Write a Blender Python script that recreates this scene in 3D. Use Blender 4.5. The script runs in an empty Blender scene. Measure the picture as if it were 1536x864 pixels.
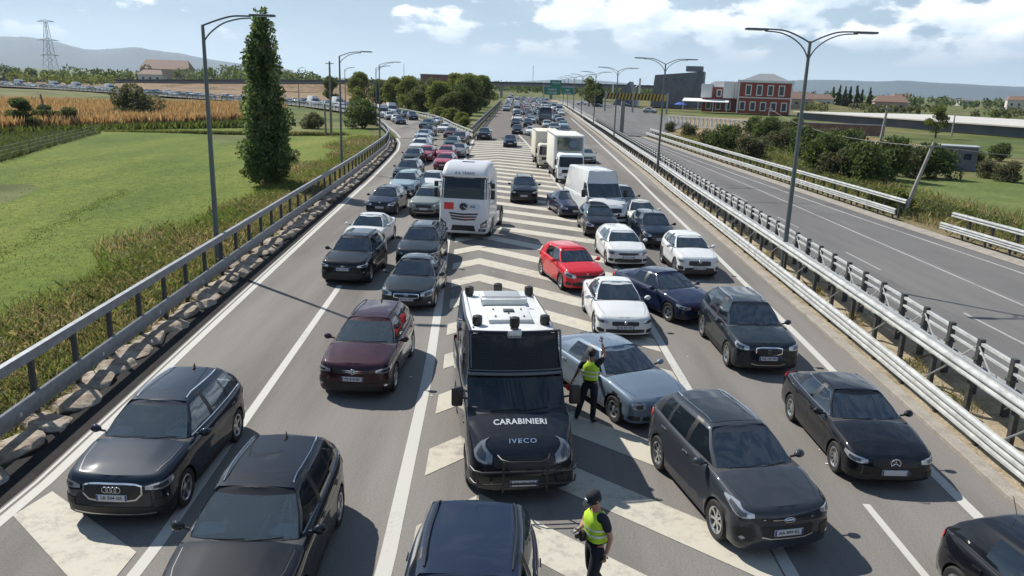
import bpy, bmesh, math, random
import numpy as np
from mathutils import Vector, Matrix
from mathutils.bvhtree import BVHTree

rnd = random.Random(7)
R = math.radians
scene = bpy.context.scene

# ------------------------------------------------------------------ camera
CAM_H = 8.0
F_PX = 1169.0
def cam_axes():
    p, r = R(14.7), R(1.9)
    f = Vector((0, math.cos(p), -math.sin(p)))
    rt = Vector((1, 0, 0)); up = rt.cross(f)
    return f, rt*math.cos(r)+up*math.sin(r), up*math.cos(r)-rt*math.sin(r)
_f, _r, _u = cam_axes()
cd = bpy.data.cameras.new('camera'); cam = bpy.data.objects.new('camera', cd)
scene.collection.objects.link(cam)
cam.matrix_world = Matrix(((_r.x, _u.x, -_f.x, 0), (_r.y, _u.y, -_f.y, 0), (_r.z, _u.z, -_f.z, CAM_H), (0, 0, 0, 1)))
cd.sensor_width = 36.0; cd.lens = F_PX/1536.0*36.0
cd.clip_start = 0.1; cd.clip_end = 60000.0
scene.camera = cam
HAZE = True; HAZE_D = 4.5e-5

def gp(px, py, z=0.0):
    """ground point seen at a pixel of the 1536x864 photograph (used once, to read off where things stand)"""
    d = _f*F_PX + _r*(px-768) + _u*(432-py)
    t = (z-CAM_H)/d.z
    return (d.x*t, d.y*t)

# ------------------------------------------------------------------ world and sun
SUN_TO = Vector((-0.72, 0.66, 1.0)).normalized()
w = bpy.data.worlds.new('World'); scene.world = w; w.use_nodes = True
nt = w.node_tree; N = nt.nodes; LK = nt.links
bg = N['Background']
sky = N.new('ShaderNodeTexSky'); sky.sky_type = 'NISHITA'; sky.sun_disc = False
sky.sun_elevation = math.asin(SUN_TO.z)
sky.sun_rotation = math.atan2(SUN_TO.x, SUN_TO.y)
sky.air_density = 1.0; sky.dust_density = 0.2; sky.ozone_density = 2.5; sky.altitude = 30
bg.inputs['Strength'].default_value = 0.05

def _n(t, **kw):
    n = N.new(t)
    for k, v in kw.items(): setattr(n, k, v)
    return n
def _mth(op, a=None, b=None, c=None, clamp=False):
    n = N.new('ShaderNodeMath'); n.operation = op; n.use_clamp = clamp
    for i, v in enumerate((a, b, c)):
        if v is None: continue
        if isinstance(v, (int, float)): n.inputs[i].default_value = v
        else: LK.new(v, n.inputs[i])
    return n.outputs[0]
# clouds: cumulus deck seen on a plane high over the land, by view direction
tc = _n('ShaderNodeTexCoord'); sp = _n('ShaderNodeSeparateXYZ'); LK.new(tc.outputs['Generated'], sp.inputs[0])
zc = _mth('MAXIMUM', sp.outputs[2], 0.0)
az = _mth('ARCTAN2', sp.outputs[0], sp.outputs[1])
cb = _n('ShaderNodeCombineXYZ')
LK.new(_mth('MULTIPLY', az, 4.3), cb.inputs[0]); LK.new(_mth('MULTIPLY', zc, 9.5), cb.inputs[1])
n1 = _n('ShaderNodeTexNoise'); n1.inputs['Scale'].default_value = 2.3; n1.inputs['Detail'].default_value = 10; n1.inputs['Roughness'].default_value = 0.54
mp = _n('ShaderNodeMapping'); mp.inputs['Location'].default_value = (5.35, 2.55, 0.4)
LK.new(cb.outputs[0], mp.inputs[0]); LK.new(mp.outputs[0], n1.inputs['Vector'])
# big-scale bias: more cloud to the right, less overhead-left
azc = _n('ShaderNodeMapRange'); azc.interpolation_type = 'SMOOTHSTEP'; LK.new(az, azc.inputs[0]); azc.inputs[1].default_value = -0.22; azc.inputs[2].default_value = 0.10; azc.inputs[3].default_value = -0.04; azc.inputs[4].default_value = 0.075
bias = azc.outputs[0]
dens = _mth('ADD', n1.outputs['Fac'], bias)
hz = _mth('MULTIPLY', _mth('SUBTRACT', zc, 0.030), 26.0, clamp=True)
cr = _n('ShaderNodeMapRange'); cr.interpolation_type = 'SMOOTHSTEP'
LK.new(dens, cr.inputs[0]); cr.inputs[1].default_value = 0.525; cr.inputs[2].default_value = 0.60
cov = _mth('MULTIPLY', _mth('MULTIPLY', cr.outputs[0], hz), _mth('SUBTRACT', 1.0, _mth('MULTIPLY', _mth('MULTIPLY', _mth('SUBTRACT', zc, 0.16), 4.0, clamp=True), 0.85)))
# thin veil
n2 = _n('ShaderNodeTexNoise'); n2.inputs['Scale'].default_value = 0.8; n2.inputs['Detail'].default_value = 5
mp2 = _n('ShaderNodeMapping'); mp2.inputs['Location'].default_value = (8.0, 1.0, 3.0); mp2.inputs['Scale'].default_value = (0.7, 1.3, 1)
LK.new(cb.outputs[0], mp2.inputs[0]); LK.new(mp2.outputs[0], n2.inputs['Vector'])
veil = _n('ShaderNodeMapRange'); LK.new(n2.outputs['Fac'], veil.inputs[0])
veil.inputs[1].default_value = 0.30; veil.inputs[2].default_value = 0.72; veil.inputs[3].default_value = 0.45; veil.inputs[4].default_value = 0.85
# sunlit tops and greyer undersides from the same noise sampled a little higher up
mp3 = _n('ShaderNodeMapping'); mp3.inputs['Location'].default_value = (5.29, 2.66, 0.4)
LK.new(cb.outputs[0], mp3.inputs[0])
n3 = _n('ShaderNodeTexNoise'); n3.inputs['Scale'].default_value = 2.3; n3.inputs['Detail'].default_value = 6; n3.inputs['Roughness'].default_value = 0.5
LK.new(mp3.outputs[0], n3.inputs['Vector'])
sh = _n('ShaderNodeMapRange'); LK.new(_mth('SUBTRACT', n3.outputs['Fac'], n1.outputs['Fac']), sh.inputs[0])
sh.inputs[1].default_value = -0.09; sh.inputs[2].default_value = 0.10; sh.inputs[3].default_value = 1.0; sh.inputs[4].default_value = 0.0
ccol = _n('ShaderNodeMix', data_type='RGBA')
ccol.inputs['A'].default_value = (11.6, 13.8, 16.0, 1); ccol.inputs['B'].default_value = (19.5, 20, 20.6, 1)
LK.new(sh.outputs[0], ccol.inputs['Factor'])
lowveil = _mth('MULTIPLY', _mth('SUBTRACT', 0.13, zc), 9.0, clamp=True)
# the veil lies low: overhead the sky is clear and deep
low = _mth('SUBTRACT', 1.0, _mth('MULTIPLY', _mth('SUBTRACT', zc, 0.13), 5.0, clamp=True))
low = _mth('MULTIPLY_ADD', low, 0.92, 0.08)
vfac = _mth('MULTIPLY', _mth('MAXIMUM', veil.outputs[0], lowveil), low)
m1 = _n('ShaderNodeMix', data_type='RGBA'); LK.new(vfac, m1.inputs['Factor'])
deep = _n('ShaderNodeMix', data_type='RGBA'); deep.inputs['Factor'].default_value = 0.8; LK.new(sky.outputs[0], deep.inputs['A']); deep.inputs['B'].default_value = (1.5, 3.1, 6.2, 1)
LK.new(deep.outputs['Result'], m1.inputs['A']); m1.inputs['B'].default_value = (9.7, 12.1, 13.9, 1)
m2 = _n('ShaderNodeMix', data_type='RGBA'); LK.new(cov, m2.inputs['Factor'])
LK.new(m1.outputs['Result'], m2.inputs['A']); LK.new(ccol.outputs['Result'], m2.inputs['B'])
LK.new(m2.outputs['Result'], bg.inputs['Color'])

sl = bpy.data.lights.new('sun', 'SUN'); sl.energy = 5.0; sl.angle = R(0.53); sl.color = (1.0, 0.955, 0.88)
so = bpy.data.objects.new('sun', sl); scene.collection.objects.link(so)
so.rotation_euler = SUN_TO.to_track_quat('Z', 'Y').to_euler()
vs = scene.view_settings
scene.display_settings.display_device = 'sRGB'
vs.view_transform = 'Standard'; vs.look = 'None'; vs.exposure = 0.45; vs.gamma = 1.0; vs.use_curve_mapping = False
scene.cycles.max_bounces = 8; scene.cycles.transparent_max_bounces = 12; scene.cycles.volume_bounces = 0

# ------------------------------------------------------------------ materials
MATS = {}
def srgb(h):
    c = [int(h[i:i+2], 16)/255 for i in (0, 2, 4)]
    return tuple(x/12.92 if x < .04045 else ((x+.055)/1.055)**2.4 for x in c)
def mat(name, col, rough=0.6, metal=0.0, coat=0.0, spec=0.5, noise=None, bump=None, coord='Object', **kw):
    """noise = (scale, amount[, detail]) varies the base colour; bump = (scale, strength)"""
    if name in MATS: return MATS[name]
    m = bpy.data.materials.new(name); m.use_nodes = True
    t = m.node_tree; b = t.nodes['Principled BSDF']
    b.inputs['Base Color'].default_value = (*col, 1); b.inputs['Roughness'].default_value = rough
    b.inputs['Metallic'].default_value = metal; b.inputs['Coat Weight'].default_value = coat
    b.inputs['Coat Roughness'].default_value = 0.05; b.inputs['Coat IOR'].default_value = 1.42; b.inputs['Specular IOR Level'].default_value = spec
    if noise or bump:
        c = t.nodes.new('ShaderNodeTexCoord')
    if noise:
        n = t.nodes.new('ShaderNodeTexNoise'); n.inputs['Scale'].default_value = noise[0]
        n.inputs['Detail'].default_value = noise[2] if len(noise) > 2 else 6
        n.inputs['Roughness'].default_value = 0.65
        t.links.new(c.outputs[coord], n.inputs['Vector'])
        r = t.nodes.new('ShaderNodeMapRange'); r.inputs[1].default_value = .3; r.inputs[2].default_value = .7
        r.inputs[3].default_value = 1-noise[1]; r.inputs[4].default_value = 1+noise[1]
        t.links.new(n.outputs['Fac'], r.inputs[0])
        v = t.nodes.new('ShaderNodeVectorMath'); v.operation = 'SCALE'; v.inputs[0].default_value = col
        t.links.new(r.outputs[0], v.inputs['Scale']); t.links.new(v.outputs[0], b.inputs['Base Color'])
    if bump:
        n = t.nodes.new('ShaderNodeTexNoise'); n.inputs['Scale'].default_value = bump[0]; n.inputs['Detail'].default_value = 5
        t.links.new(c.outputs[coord], n.inputs['Vector'])
        u = t.nodes.new('ShaderNodeBump'); u.inputs['Strength'].default_value = bump[1]; u.inputs['Distance'].default_value = kw.get('dist', 0.05)
        t.links.new(n.outputs['Fac'], u.inputs['Height']); t.links.new(u.outputs[0], b.inputs['Normal'])
    MATS[name] = m
    return m

def leafmat(name, col, tr=0.45):
    if name in MATS: return MATS[name]
    m = bpy.data.materials.new(name); m.use_nodes = True; t = m.node_tree; b = t.nodes['Principled BSDF']
    b.inputs['Base Color'].default_value = (*col, 1); b.inputs['Roughness'].default_value = .7; b.inputs['Specular IOR Level'].default_value = .3
    tl = t.nodes.new('ShaderNodeBsdfTranslucent'); tl.inputs[0].default_value = (min(1, col[0]*1.35), min(1, col[1]*1.35), col[2]*.9, 1)
    mx = t.nodes.new('ShaderNodeMixShader'); mx.inputs[0].default_value = tr
    t.links.new(b.outputs[0], mx.inputs[1]); t.links.new(tl.outputs[0], mx.inputs[2]); t.links.new(mx.outputs[0], t.nodes['Material Output'].inputs[0])
    MATS[name] = m; return m

def ramp_mat(name, stops, scale, rough=0.9, detail=8, scale2=None, amt2=0.3, coord='Object', stretch=None, bump=None):
    """colour ramp over noise, darkened/lightened by a finer second noise"""
    m = bpy.data.materials.new(name); m.use_nodes = True; t = m.node_tree; b = t.nodes['Principled BSDF']
    b.inputs['Roughness'].default_value = rough; b.inputs['Specular IOR Level'].default_value = 0.12
    c = t.nodes.new('ShaderNodeTexCoord'); src = c.outputs[coord]
    if stretch:
        mpn = t.nodes.new('ShaderNodeMapping'); mpn.inputs['Scale'].default_value = stretch[:3]
        if len(stretch) > 3: mpn.inputs['Rotation'].default_value = (0, 0, stretch[3])
        t.links.new(src, mpn.inputs[0]); src = mpn.outputs[0]
    n = t.nodes.new('ShaderNodeTexNoise'); n.inputs['Scale'].default_value = scale; n.inputs['Detail'].default_value = detail
    n.inputs['Roughness'].default_value = 0.6
    t.links.new(src, n.inputs['Vector'])
    r = t.nodes.new('ShaderNodeValToRGB'); e = r.color_ramp.elements
    e[0].position = stops[0][0]; e[0].color = (*stops[0][1], 1)
    e[1].position = stops[-1][0]; e[1].color = (*stops[-1][1], 1)
    for p, cc in stops[1:-1]:
        q = e.new(p); q.color = (*cc, 1)
    t.links.new(n.outputs['Fac'], r.inputs['Fac'])
    out = r.outputs['Color']
    if scale2:
        n2 = t.nodes.new('ShaderNodeTexNoise'); n2.inputs['Scale'].default_value = scale2; n2.inputs['Detail'].default_value = 4
        t.links.new(c.outputs[coord], n2.inputs['Vector'])
        rr = t.nodes.new('ShaderNodeMapRange'); rr.inputs[1].default_value = .3; rr.inputs[2].default_value = .7
        rr.inputs[3].default_value = 1-amt2; rr.inputs[4].default_value = 1+amt2
        t.links.new(n2.outputs['Fac'], rr.inputs[0])
        v = t.nodes.new('ShaderNodeVectorMath'); v.operation = 'SCALE'
        t.links.new(out, v.inputs[0]); t.links.new(rr.outputs[0], v.inputs['Scale']); out = v.outputs[0]
    t.links.new(out, b.inputs['Base Color'])
    if bump:
        nb = t.nodes.new('ShaderNodeTexNoise'); nb.inputs['Scale'].default_value = bump[0]; nb.inputs['Detail'].default_value = 4
        t.links.new(src, nb.inputs['Vector'])
        u = t.nodes.new('ShaderNodeBump'); u.inputs['Strength'].default_value = bump[1]; u.inputs['Distance'].default_value = 0.05
        t.links.new(nb.outputs['Fac'], u.inputs['Height']); t.links.new(u.outputs[0], b.inputs['Normal'])
    MATS[name] = m
    return m

def glass_mat(name, tint=0.30, alpha=0.5, col=(0.02, 0.03, 0.04), ior=1.85):
    """tinted car glass: part see-through, part dark, with a clear coat of reflection"""
    m = bpy.data.materials.new(name); m.use_nodes = True; t = m.node_tree
    for n in list(t.nodes): t.nodes.remove(n)
    o = t.nodes.new('ShaderNodeOutputMaterial'); tr = t.nodes.new('ShaderNodeBsdfTransparent')
    tr.inputs[0].default_value = (tint, tint*1.06, tint*1.05, 1)
    d = t.nodes.new('ShaderNodeBsdfPrincipled'); d.inputs['Base Color'].default_value = (*col, 1); d.inputs['Roughness'].default_value = 0.04
    mx = t.nodes.new('ShaderNodeMixShader'); mx.inputs[0].default_value = 1-alpha
    t.links.new(tr.outputs[0], mx.inputs[1]); t.links.new(d.outputs[0], mx.inputs[2])
    gl = t.nodes.new('ShaderNodeBsdfGlossy'); gl.inputs['Roughness'].default_value = 0.03; gl.inputs['Color'].default_value = (.9, .95, 1, 1)
    fr = t.nodes.new('ShaderNodeFresnel'); fr.inputs[0].default_value = ior
    mx2 = t.nodes.new('ShaderNodeMixShader'); t.links.new(fr.outputs[0], mx2.inputs[0])
    t.links.new(mx.outputs[0], mx2.inputs[1]); t.links.new(gl.outputs[0], mx2.inputs[2])
    t.links.new(mx2.outputs[0], o.inputs[0]); MATS[name] = m
    return m

def paint(name, col, metal=0.0):
    return mat('paint_'+name, col, rough=0.5, metal=metal*.5, coat=1.0, spec=0.08)

GLASS = glass_mat('car_glass', 0.42, 0.62)
GLASS_D = glass_mat('dark_car_glass', 0.25, 0.25, ior=1.6)
GLASS_T = glass_mat('lorry_glass', 0.2, 0.2, (.008, .012, .014), 1.28)
BLACK = mat('black_plastic', (.012, .012, .013), 0.45)
TRIM = mat('dark_trim', (.02, .02, .022), 0.35)
RUBBER = mat('rubber', (.018, .018, .018), 0.85)
CHROME = mat('chrome', (.75, .76, .78), 0.12, 1.0)
ALU = mat('alloy', (.55, .56, .57), 0.28, 0.9)
ALU_D = mat('dark_alloy', (.12, .12, .125), 0.35, 0.8)
INTER = mat('car_interior', (.03, .03, .033), 0.8)
SEATM = mat('seat_fabric', (.055, .055, .06), 0.85)
SEATL = mat('beige_leather', (.28, .25, .21), 0.7)
LAMP = mat('headlamp', (.44, .46, .48), 0.08, 0.5, coat=1.0)
LAMPD = mat('headlamp_dark', (.06, .065, .07), 0.08, 0.2, coat=1.0)
TAIL = mat('tail_lamp', (.45, .012, .015), 0.15, coat=1.0)
PLATE = mat('plate_white', (.50, .51, .53), 0.4)
PLATET = mat('plate_blue_black', (.02, .025, .05), 0.5)
BLUE = mat('plate_blue', (.04, .06, .22), 0.5)
WHITE = mat('white_paint', (.78, .79, .78), 0.4)
RED = mat('red_paint', (.6, .03, .025), 0.4)

# ------------------------------------------------------------------ helpers
COL = scene.collection
def link(o, parent=None):
    COL.objects.link(o)
    if parent: o.parent = parent
    return o
def tag(o, label=None, cat=None, group=None, kind=None):
    if label: o['label'] = label
    if cat: o['category'] = cat
    if group: o['group'] = group
    if kind: o['kind'] = kind
    return o
def empty(name, loc=(0, 0, 0), rz=0.0):
    o = bpy.data.objects.new(name, None); o.empty_display_size = 0.3
    COL.objects.link(o); o.location = loc; o.rotation_euler = (0, 0, rz)
    return o

class MB:
    """collects faces, links them as ONE mesh object"""
    def __init__(s): s.v = []; s.f = []; s.m = []; s.mi = 0
    def add(s, vs, fs, mi=None):
        k = len(s.v); s.v.extend([tuple(x) for x in vs])
        s.f.extend([tuple(i+k for i in f) for f in fs]); s.m.extend([s.mi if mi is None else mi]*len(fs))
    def box(s, x0, x1, y0, y1, z0, z1, mi=None, T=None):
        vs = [Vector((x, y, z)) for z in (z0, z1) for y in (y0, y1) for x in (x0, x1)]
        if T is not None: vs = [T @ v for v in vs]
        s.add(vs, [(0, 2, 3, 1), (4, 5, 7, 6), (0, 1, 5, 4), (1, 3, 7, 5), (3, 2, 6, 7), (2, 0, 4, 6)], mi)
    def bbox(s, x0, x1, y0, y1, z0, z1, b=0.03, mi=None, T=None, seg=2):
        """bevelled box"""
        bm = bmesh.new(); bmesh.ops.create_cube(bm, size=1)
        for v in bm.verts: v.co = Vector(((x0+x1)/2+v.co.x*(x1-x0), (y0+y1)/2+v.co.y*(y1-y0), (z0+z1)/2+v.co.z*(z1-z0)))
        bmesh.ops.bevel(bm, geom=bm.edges[:], offset=b, segments=seg, affect='EDGES', profile=0.5)
        if T is not None: bm.transform(T)
        s.addbm(bm, mi); bm.free()
    def addbm(s, bm, mi=None):
        bm.verts.index_update()
        s.add([v.co[:] for v in bm.verts], [[v.index for v in f.verts] for f in bm.faces], mi)
    def tube(s, pts, r, n=8, mi=None, cap=True):
        pts = [Vector(p) for p in pts]
        rs = r if isinstance(r, (list, tuple)) else [r]*len(pts)
        rings = []; ref = None
        for i, p in enumerate(pts):
            d = (pts[min(i+1, len(pts)-1)]-pts[max(i-1, 0)]).normalized()
            if ref is None: ref = Vector((0, 0, 1)) if abs(d.z) < .9 else Vector((1, 0, 0))
            a = d.cross(ref).normalized(); b = a.cross(d).normalized(); ref = b
            rings.append([p+(a*math.cos(2*math.pi*k/n)+b*math.sin(2*math.pi*k/n))*rs[i] for k in range(n)])
        vs = [v for rg in rings for v in rg]; fs = []
        for i in range(len(rings)-1):
            for k in range(n): fs.append((i*n+k, i*n+(k+1) % n, (i+1)*n+(k+1) % n, (i+1)*n+k))
        if cap: fs.append(tuple(range(n))[::-1]); fs.append(tuple((len(rings)-1)*n+k for k in range(n)))
        s.add(vs, fs, mi)
    def lathe(s, prof, n=24, T=None, mi=None):
        """prof = [(r, h)] turned about Z"""
        vs = []; fs = []
        for r, h in prof:
            for k in range(n):
                a = 2*math.pi*k/n; v = Vector((r*math.cos(a), r*math.sin(a), h)); vs.append(T @ v if T is not None else v)
        for i in range(len(prof)-1):
            for k in range(n): fs.append((i*n+k, i*n+(k+1) % n, (i+1)*n+(k+1) % n, (i+1)*n+k))
        s.add(vs, fs, mi)
    def grid(s, rows, mi=None, closed=False):
        n = len(rows[0]); vs = [v for r in rows for v in r]; fs = []
        for i in range(len(rows)-1):
            for k in range(n if closed else n-1):
                fs.append((i*n+k, i*n+(k+1) % n, (i+1)*n+(k+1) % n, (i+1)*n+k))
        s.add(vs, fs, mi)
    def mesh(s, name, mats, smooth=True, angle=35, recalc=False):
        me = bpy.data.meshes.new(name); me.from_pydata([tuple(v) for v in s.v], [], s.f)
        for m in (mats if isinstance(mats, (list, tuple)) else [mats]): me.materials.append(m)
        me.polygons.foreach_set('material_index', s.m)
        if recalc:
            bm = bmesh.new(); bm.from_mesh(me); bmesh.ops.recalc_face_normals(bm, faces=bm.faces[:]); bm.to_mesh(me); bm.free()
        if smooth:
            me.polygons.foreach_set('use_smooth', [True]*len(me.polygons)); me.set_sharp_from_angle(angle=R(angle))
        me.update()
        return me
    def build(s, name, mats, parent=None, smooth=True, angle=35, recalc=False, **tg):
        o = bpy.data.objects.new(name, s.mesh(name, mats, smooth, angle, recalc)); link(o, parent)
        if tg: tag(o, **tg)
        return o

def text_faces(txt, size, depth=0.0, font_bold=True, space=1.0):
    """letters as a flat mesh in the XY plane, centred"""
    cu = bpy.data.curves.new('lettering', 'FONT'); cu.body = txt; cu.size = size; cu.align_x = 'CENTER'; cu.align_y = 'CENTER'
    cu.resolution_u = 2; cu.offset = size*0.022 if font_bold else 0; cu.space_character = space; cu.extrude = depth
    o = bpy.data.objects.new('lettering', cu); COL.objects.link(o)
    dg = bpy.context.evaluated_depsgraph_get(); me = bpy.data.meshes.new_from_object(o.evaluated_get(dg))
    bpy.data.objects.remove(o); bpy.data.curves.remove(cu)
    vs = [v.co.copy() for v in me.vertices]; fs = [tuple(p.vertices) for p in me.polygons]; bpy.data.meshes.remove(me)
    return vs, fs

def copy_tree(o, parent=None):
    c = o.copy(); COL.objects.link(c); c.parent = parent
    for ch in KIDS.get(o.name, []): copy_tree(ch, c)
    return c
KIDS = {}
def index_kids(o):
    KIDS[o.name] = list(o.children)
    for ch in o.children: index_kids(ch)

def interp(x, tab):
    return float(np.interp(x, [a for a, b in tab], [b for a, b in tab]))
def smooth(a, b, x):
    t = min(1, max(0, (x-a)/(b-a))); return t*t*(3-2*t)
def catmull(pts, n):
    out = []; P = [pts[0]]+list(pts)+[pts[-1]]
    for i in range(1, len(P)-2):
        p0, p1, p2, p3 = (np.array(P[j], float) for j in (i-1, i, i+1, i+2))
        for k in range(n):
            t = k/n
            out.append(tuple(0.5*((2*p1)+(-p0+p2)*t+(2*p0-5*p1+4*p2-p3)*t*t+(-p0+3*p1-3*p2+p3)*t**3)))
    out.append(tuple(pts[-1])); return out
# ------------------------------------------------------------------ vehicles
FRONT_PTS = [(0, 0), (.22, .004), (.42, .020), (.60, .048), (.76, .088), (.885, .155), (.945, .255), (.970, .42), (.982, .8), (.994, 1.15)]
REAR_PTS = [(.995, 1.2), (.975, .72), (.945, .42), (.88, .2), (.76, .085), (.58, .03), (.32, .006), (0, 0)]
VANF = [(0, 0), (.25, .006), (.5, .03), (.70, .08), (.83, .15), (.92, .25), (.965, .4), (.985, .6), (1, .85), (1, 1.15)]
VANR = [(1, 1.0), (1, .5), (.995, .2), (.98, .08), (.94, .025), (.8, .004), (.4, 0), (0, 0)]

class Shape:
    def __init__(s, p):
        s.p = p; W2 = p['W']/2; L = p['L']; s.W2 = W2; s.L = L
        half = [(x*W2, t) for x, t in (VANF if p.get('van') else FRONT_PTS)] + [(W2*.998, L*.5)] + [(x*W2, L-t) for x, t in (VANR if p.get('van') else REAR_PTS)]
        hp = catmull(half, 5)
        # resample to an even spacing
        d = [0]
        for a, b in zip(hp, hp[1:]): d.append(d[-1]+math.hypot(b[0]-a[0], b[1]-a[1]))
        n = 58; S = np.linspace(0, d[-1], n)
        X = np.interp(S, d, [q[0] for q in hp]); T = np.interp(S, d, [q[1] for q in hp])
        s.S = S; s.X = X; s.T = T; s.n = n
        dx = np.gradient(X, S); dt = np.gradient(T, S); l = np.hypot(dx, dt)
        s.NX = dt/l; s.NT = -dx/l; s.NX[0] = 0; s.NT[0] = -1; s.NX[-1] = 0; s.NT[-1] = 1
        s.zs_tab = p['zs']
    def zs(s, t): return interp(t, s.zs_tab)
    def level_ring(s, frac, ins, zabs=None):
        """half ring: list of (x, t, z)"""
        out = []
        for i in range(s.n):
            t = s.T[i]; ff = 1-smooth(.15, 1.0, t); fr = 1-smooth(.1, .9, s.L-t)
            c = ins[0]*(1-ff)*(1-fr)+ins[1]*ff+ins[2]*fr
            # fender bulge over the wheels
            if .25 < frac < .85:
                for tw in (s.p['fo'], s.p['fo']+s.p['wb']):
                    c -= s.p.get('flare', .018)*math.exp(-((t-tw)/.42)**2)*(1-abs(frac-.55)/.35)
            x = max(0, s.X[i]-s.NX[i]*c) if 0 < i < s.n-1 else 0; tt = t-s.NT[i]*c
            zt = s.zs(tt); zb = .17
            z = zabs if zabs is not None else zb+(zt-zb)*frac
            out.append((x, tt, z))
        return out
    def body_bm(s):
        p = s.p; van = p.get('van')
        lv = [(0, (.12, .16, .14), .19), (.02, (.04, .05, .05), .215), (.12, (.012, .012, .012), None), (.3, (0, -.004, -.004), None), (.46, (.006, 0, 0), None),
              (.58, (.020, .010, .012), None), (.66, (.014, .012, .016), None), (.75, (.008, .018, .02), None), (.84, (.014, .032, .03), None), (.92, (.030, .058, .045), None), (.97, (.055, .095, .07), None), (1.0, (.09, .16, .11), None)]
        if van:
            lv = [(0, (.08, .1, .08), .25), (.02, (.02, .03, .02), .28), (.15, (0, 0, 0), None), (.4, (0, 0, 0), None), (.6, (.004, .02, 0), None), (.75, (.004, .06, 0), None),
                  (.86, (.008, .12, .0), None), (.94, (.015, .2, .0), None), (.98, (.03, .27, .01), None), (1.0, (.05, .34, .03), None)]
        rings = [s.level_ring(*q) for q in lv]; n = s.n
        vs = []; fs = []
        def full(rg):     # right half then left half, closed loop of 2n-2
            return [(x, t-s.L/2, z) for x, t, z in rg]+[(-x, t-s.L/2, z) for x, t, z in rg[-2:0:-1]]
        F = [full(r) for r in rings]; m = 2*n-2
        for r in F: vs += r
        for i in range(len(F)-1):
            for k in range(m): fs.append((i*m+k, i*m+(k+1) % m, (i+1)*m+(k+1) % m, (i+1)*m+k))
        # decks: cross strips between mirrored pairs, top and bottom
        def deck(base, crown):
            nc = 14; idx = []
            top = base == (len(F)-1)*m
            for i in range(n):
                a = vs[base+i]
                if i in (0, n-1): idx.append([base+i]*(nc+1)); continue
                row = []
                for c in range(nc+1):
                    u = -1+2*c/nc
                    if c == 0: row.append(base+m-i); continue
                    if c == nc: row.append(base+i); continue
                    t = a[1]+s.L/2
                    cr = crown*(1-u*u)*smooth(-.1, 1.3, t)*smooth(0, .5, s.L-t)
                    if top and t < p['cowl']+.1: cr += p.get('crease', .016)*(1-smooth(.56, .74, abs(u)))*smooth(.1, 1.0, t)
                    vs.append((a[0]*u, a[1], a[2]+cr)); row.append(len(vs)-1)
                idx.append(row)
            for i in range(n-1):
                for c in range(nc):
                    q = [idx[i][c], idx[i][c+1], idx[i+1][c+1], idx[i+1][c]]
                    q2 = []
                    for x in q:
                        if x not in q2: q2.append(x)
                    if len(q2) >= 3: fs.append(tuple(q2 if crown > 0 else q2[::-1]))
        deck((len(F)-1)*m, p.get('crown', .055)); deck(0, -.0001)
        bm = bmesh.new(); bv = [bm.verts.new(v) for v in vs]
        for f in fs:
            try: bm.faces.new([bv[i] for i in f])
            except ValueError: pass
        bmesh.ops.recalc_face_normals(bm, faces=bm.faces[:])
        return bm
    def prep(s):
        s.bm = s.body_bm(); s.bvh = BVHTree.FromBMesh(s.bm)
    def onto(s, sv, z, off=.005):
        """point on the body skin at outline distance sv (signed: + is the car's own left, image right) and height z"""
        a = abs(sv); sg = 1 if sv >= 0 else -1
        x = float(np.interp(a, s.S, s.X)); t = float(np.interp(a, s.S, s.T)); nx = float(np.interp(a, s.S, s.NX)); ntt = float(np.interp(a, s.S, s.NT))
        o = Vector(((x+nx*.4)*sg, t+ntt*.4-s.L/2, z)); d = Vector((-nx*sg, -ntt, 0)).normalized()
        h, nrm, i, dist = s.bvh.ray_cast(o, d, .9)
        if h is None: return Vector((x*sg, t-s.L/2, z))-d*off
        if nrm.dot(d) > 0: nrm = -nrm
        return h+nrm*off
    def s_at(s, t):
        """outline distance of the flank point at distance t behind the nose"""
        k = [i for i in range(s.n) if s.X[i] > s.W2*.8]
        return float(np.interp(t, [s.T[i] for i in k], [s.S[i] for i in k]))
    def patch(s, mb, cols, off=.006, rows=3, mi=None, mirror=False):
        fine = []
        for a, b in zip(cols, cols[1:]):
            k = max(1, int(abs(b[0]-a[0])/.05))
            fine += [tuple(a[j]+(b[j]-a[j])*i/k for j in range(3)) for i in range(k)]
        cols = fine+[cols[-1]]
        off = off+.004
        for sg in ((1, -1) if mirror else (1,)):
            g = [[s.onto(c[0]*sg, c[1]+(c[2]-c[1])*r/rows, off) for r in range(rows+1)] for c in cols]
            mb.grid(g, mi)
    def line(s, mb, pts, wd=.012, off=.004, mi=None, step=.12):
        """thin strip along (s, z) points on the skin"""
        P = []
        for a, b in zip(pts, pts[1:]):
            k = max(1, int(math.hypot(a[0]-b[0], a[1]-b[1])/step))
            P += [(a[0]+(b[0]-a[0])*i/k, a[1]+(b[1]-a[1])*i/k) for i in range(k)]
        P.append(pts[-1]); g = []
        for i, q in enumerate(P):
            a = P[max(0, i-1)]; b = P[min(len(P)-1, i+1)]; l = math.hypot(b[0]-a[0], b[1]-a[1]) or 1
            nx, ny = -(b[1]-a[1])/l*wd/2, (b[0]-a[0])/l*wd/2
            g.append([s.onto(q[0]+nx, q[1]+ny, off), s.onto(q[0]-nx, q[1]-ny, off)])
        mb.grid(g, mi)
    def top(s, x, t, off=.004):
        h, nrm, i, d = s.bvh.ray_cast(Vector((x, t-s.L/2, 3)), Vector((0, 0, -1)))
        return h+Vector((0, 0, off)) if h else Vector((x, t-s.L/2, 1))
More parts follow.
